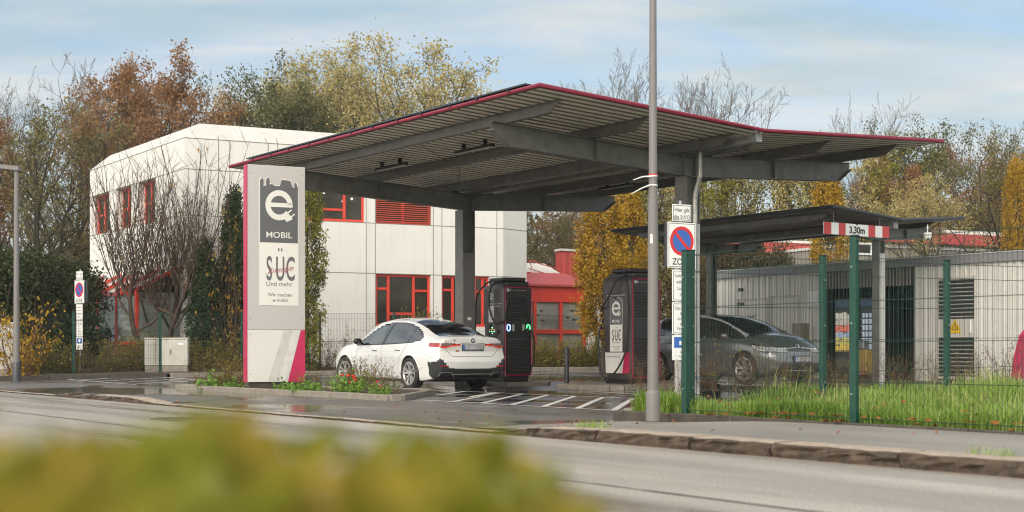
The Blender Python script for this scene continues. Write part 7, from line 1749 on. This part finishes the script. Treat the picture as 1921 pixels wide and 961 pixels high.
grass('grass', 'long green grass farther back toward the kiosk', lambda a, b: b > 8.4, -1.85, 14, 8.4, 14, 50000, .14, .3, grass_h, L_grass, 2, .008)
grass('grass', 'fringe of grass over the edging of the footway', lambda a, b: math.sin(a * 3) + math.sin(a * 7.3) > -.6, -1.7, 9, 2.72, 2.95, 9000, .08, .26, grass_h, L_grass, 3)
grass('grass', 'tufts growing in the joints of the roadside kerb', lambda a, b: math.sin(a * 2.9) * math.sin(a * 1.3 + 1) > .72, -.5, 7, .24, .34, 1500, .03, .09, walk_h, L_grass, 4, .003)
# fallen leaves
rng = np.random.default_rng(9)
def litter(name, label, fn, n, size, seed):
    rng = np.random.default_rng(seed); P = []
    for _ in range(n):
        a, b, z = fn(rng); p = rd(a, b, z); P.append((p.x, p.y, p.z))
    P = np.array(P); n = len(P); az = rng.uniform(0, 6.28, n); s = size * rng.uniform(.6, 1.3, n); rows = []
    for k in range(6):
        t_ = az + k * math.pi / 3; rr = s * (1.0 if k % 3 == 0 else .62); rows.append(np.stack([P[:, 0] + np.cos(t_) * rr, P[:, 1] + np.sin(t_) * rr, P[:, 2] + rng.uniform(.002, .035, n)], 1))
    V = np.stack(rows, 1).reshape(-1, 3); me = fast_mesh(name, V, np.arange(n * 6).reshape(n, 6), L_dead); o = bpy.data.objects.new(name, me); C.objects.link(o); o['kind'] = 'stuff'; tag(o, label, 'fallen leaves')
litter('fallen_leaves', 'brown and orange fallen leaves along the footway edging', lambda r: (lambda a: (a, 2.62 + r.normal(0, .07), walk_h(a, 0) + .02 + (.05 if r.random() < .6 else 0)))(r.uniform(-1.4, 9)), 150, .045, 1)
litter('fallen_leaves', 'few scattered leaves lying on the wet drive and footway', lambda r: (lambda a, b: (a, b, (walk_h(a, b) if a > -1.6 else .016)))(r.uniform(-12, 5), r.uniform(.4, 2.5)), 26, .03, 2)
litter('fallen_leaves', 'tiny leaves scattered on the car park', lambda r: (r.uniform(-25, -3), r.uniform(4.4, 10), .012), 40, .028, 3)
litter('fallen_leaves', 'brown leaves caught among the grass blades inside the fence', lambda r: (lambda a, b: (a, b, grass_h(a, b) + r.uniform(.03, .16)))(r.uniform(-1.5, 9), 2.75 + abs(r.normal(0, 1.2))), 220, .04, 5)

# ---- foreground hedge, close to the lens
rng = np.random.default_rng(50); n = 5200
X = rng.uniform(-.47, .07, n); Y = rng.uniform(.52, .95, n)
ht = .776 + .009 * np.sin(X * 31 + 1) + .006 * np.sin(X * 67 + Y * 8) + .006 * np.sin(Y * 23 + X * 9); ht -= np.clip(X + .03, 0, 1) * .75
Z = ht - rng.uniform(0, 1, n) ** 1.3 * .25; k = Z > .40
LV, LF = leaves_np(rng, np.stack([X, Y, Z], 1)[k], .027, .004)
fh = thing('foreground_hedge', 'blurred yellow-green hedge close to the camera at the lower left', 'hedge', (0, 0, 0))
me = fast_mesh('foliage', LV, LF, L_front); o = bpy.data.objects.new('foliage', me); C.objects.link(o); o.parent = fh
segs = []
for _ in range(260):
    x, y = rng.uniform(-.45, .06), rng.uniform(.55, .92); p = np.array([x, y, 0.0]); q = p + np.array([rng.normal(0, .04), rng.normal(0, .04), .40]); e = q + np.array([rng.normal(0, .03), rng.normal(0, .03), .34 - max(0, x + .01) * .8]); segs += [(p, q, .005, .004), (q, e, .003, .001)]
V, Fq = tube_np(segs); me = fast_mesh('stems', V, Fq, M_bark, True); o = bpy.data.objects.new('stems', me); C.objects.link(o); o.parent = fh

# thin autumn haze between the camera and the wood
m = bpy.data.materials.new('thin_haze'); m.use_nodes = True; t = m.node_tree; t.nodes.clear()
o_ = t.nodes.new('ShaderNodeOutputMaterial'); v_ = t.nodes.new('ShaderNodeVolumePrincipled'); v_.inputs['Color'].default_value = (.93, .95, .97, 1); v_.inputs['Density'].default_value = 0.00045; v_.inputs['Anisotropy'].default_value = 0.2
t.links.new(v_.outputs[0], o_.inputs['Volume'])
mb = MB(); mb.box(-1510, 1510, -410, 2510, -1.1, 24); hzb = mb.build('haze', m); hzb['kind'] = 'stuff'; tag(hzb, 'thin pale haze in the air in front of the wood', 'haze')
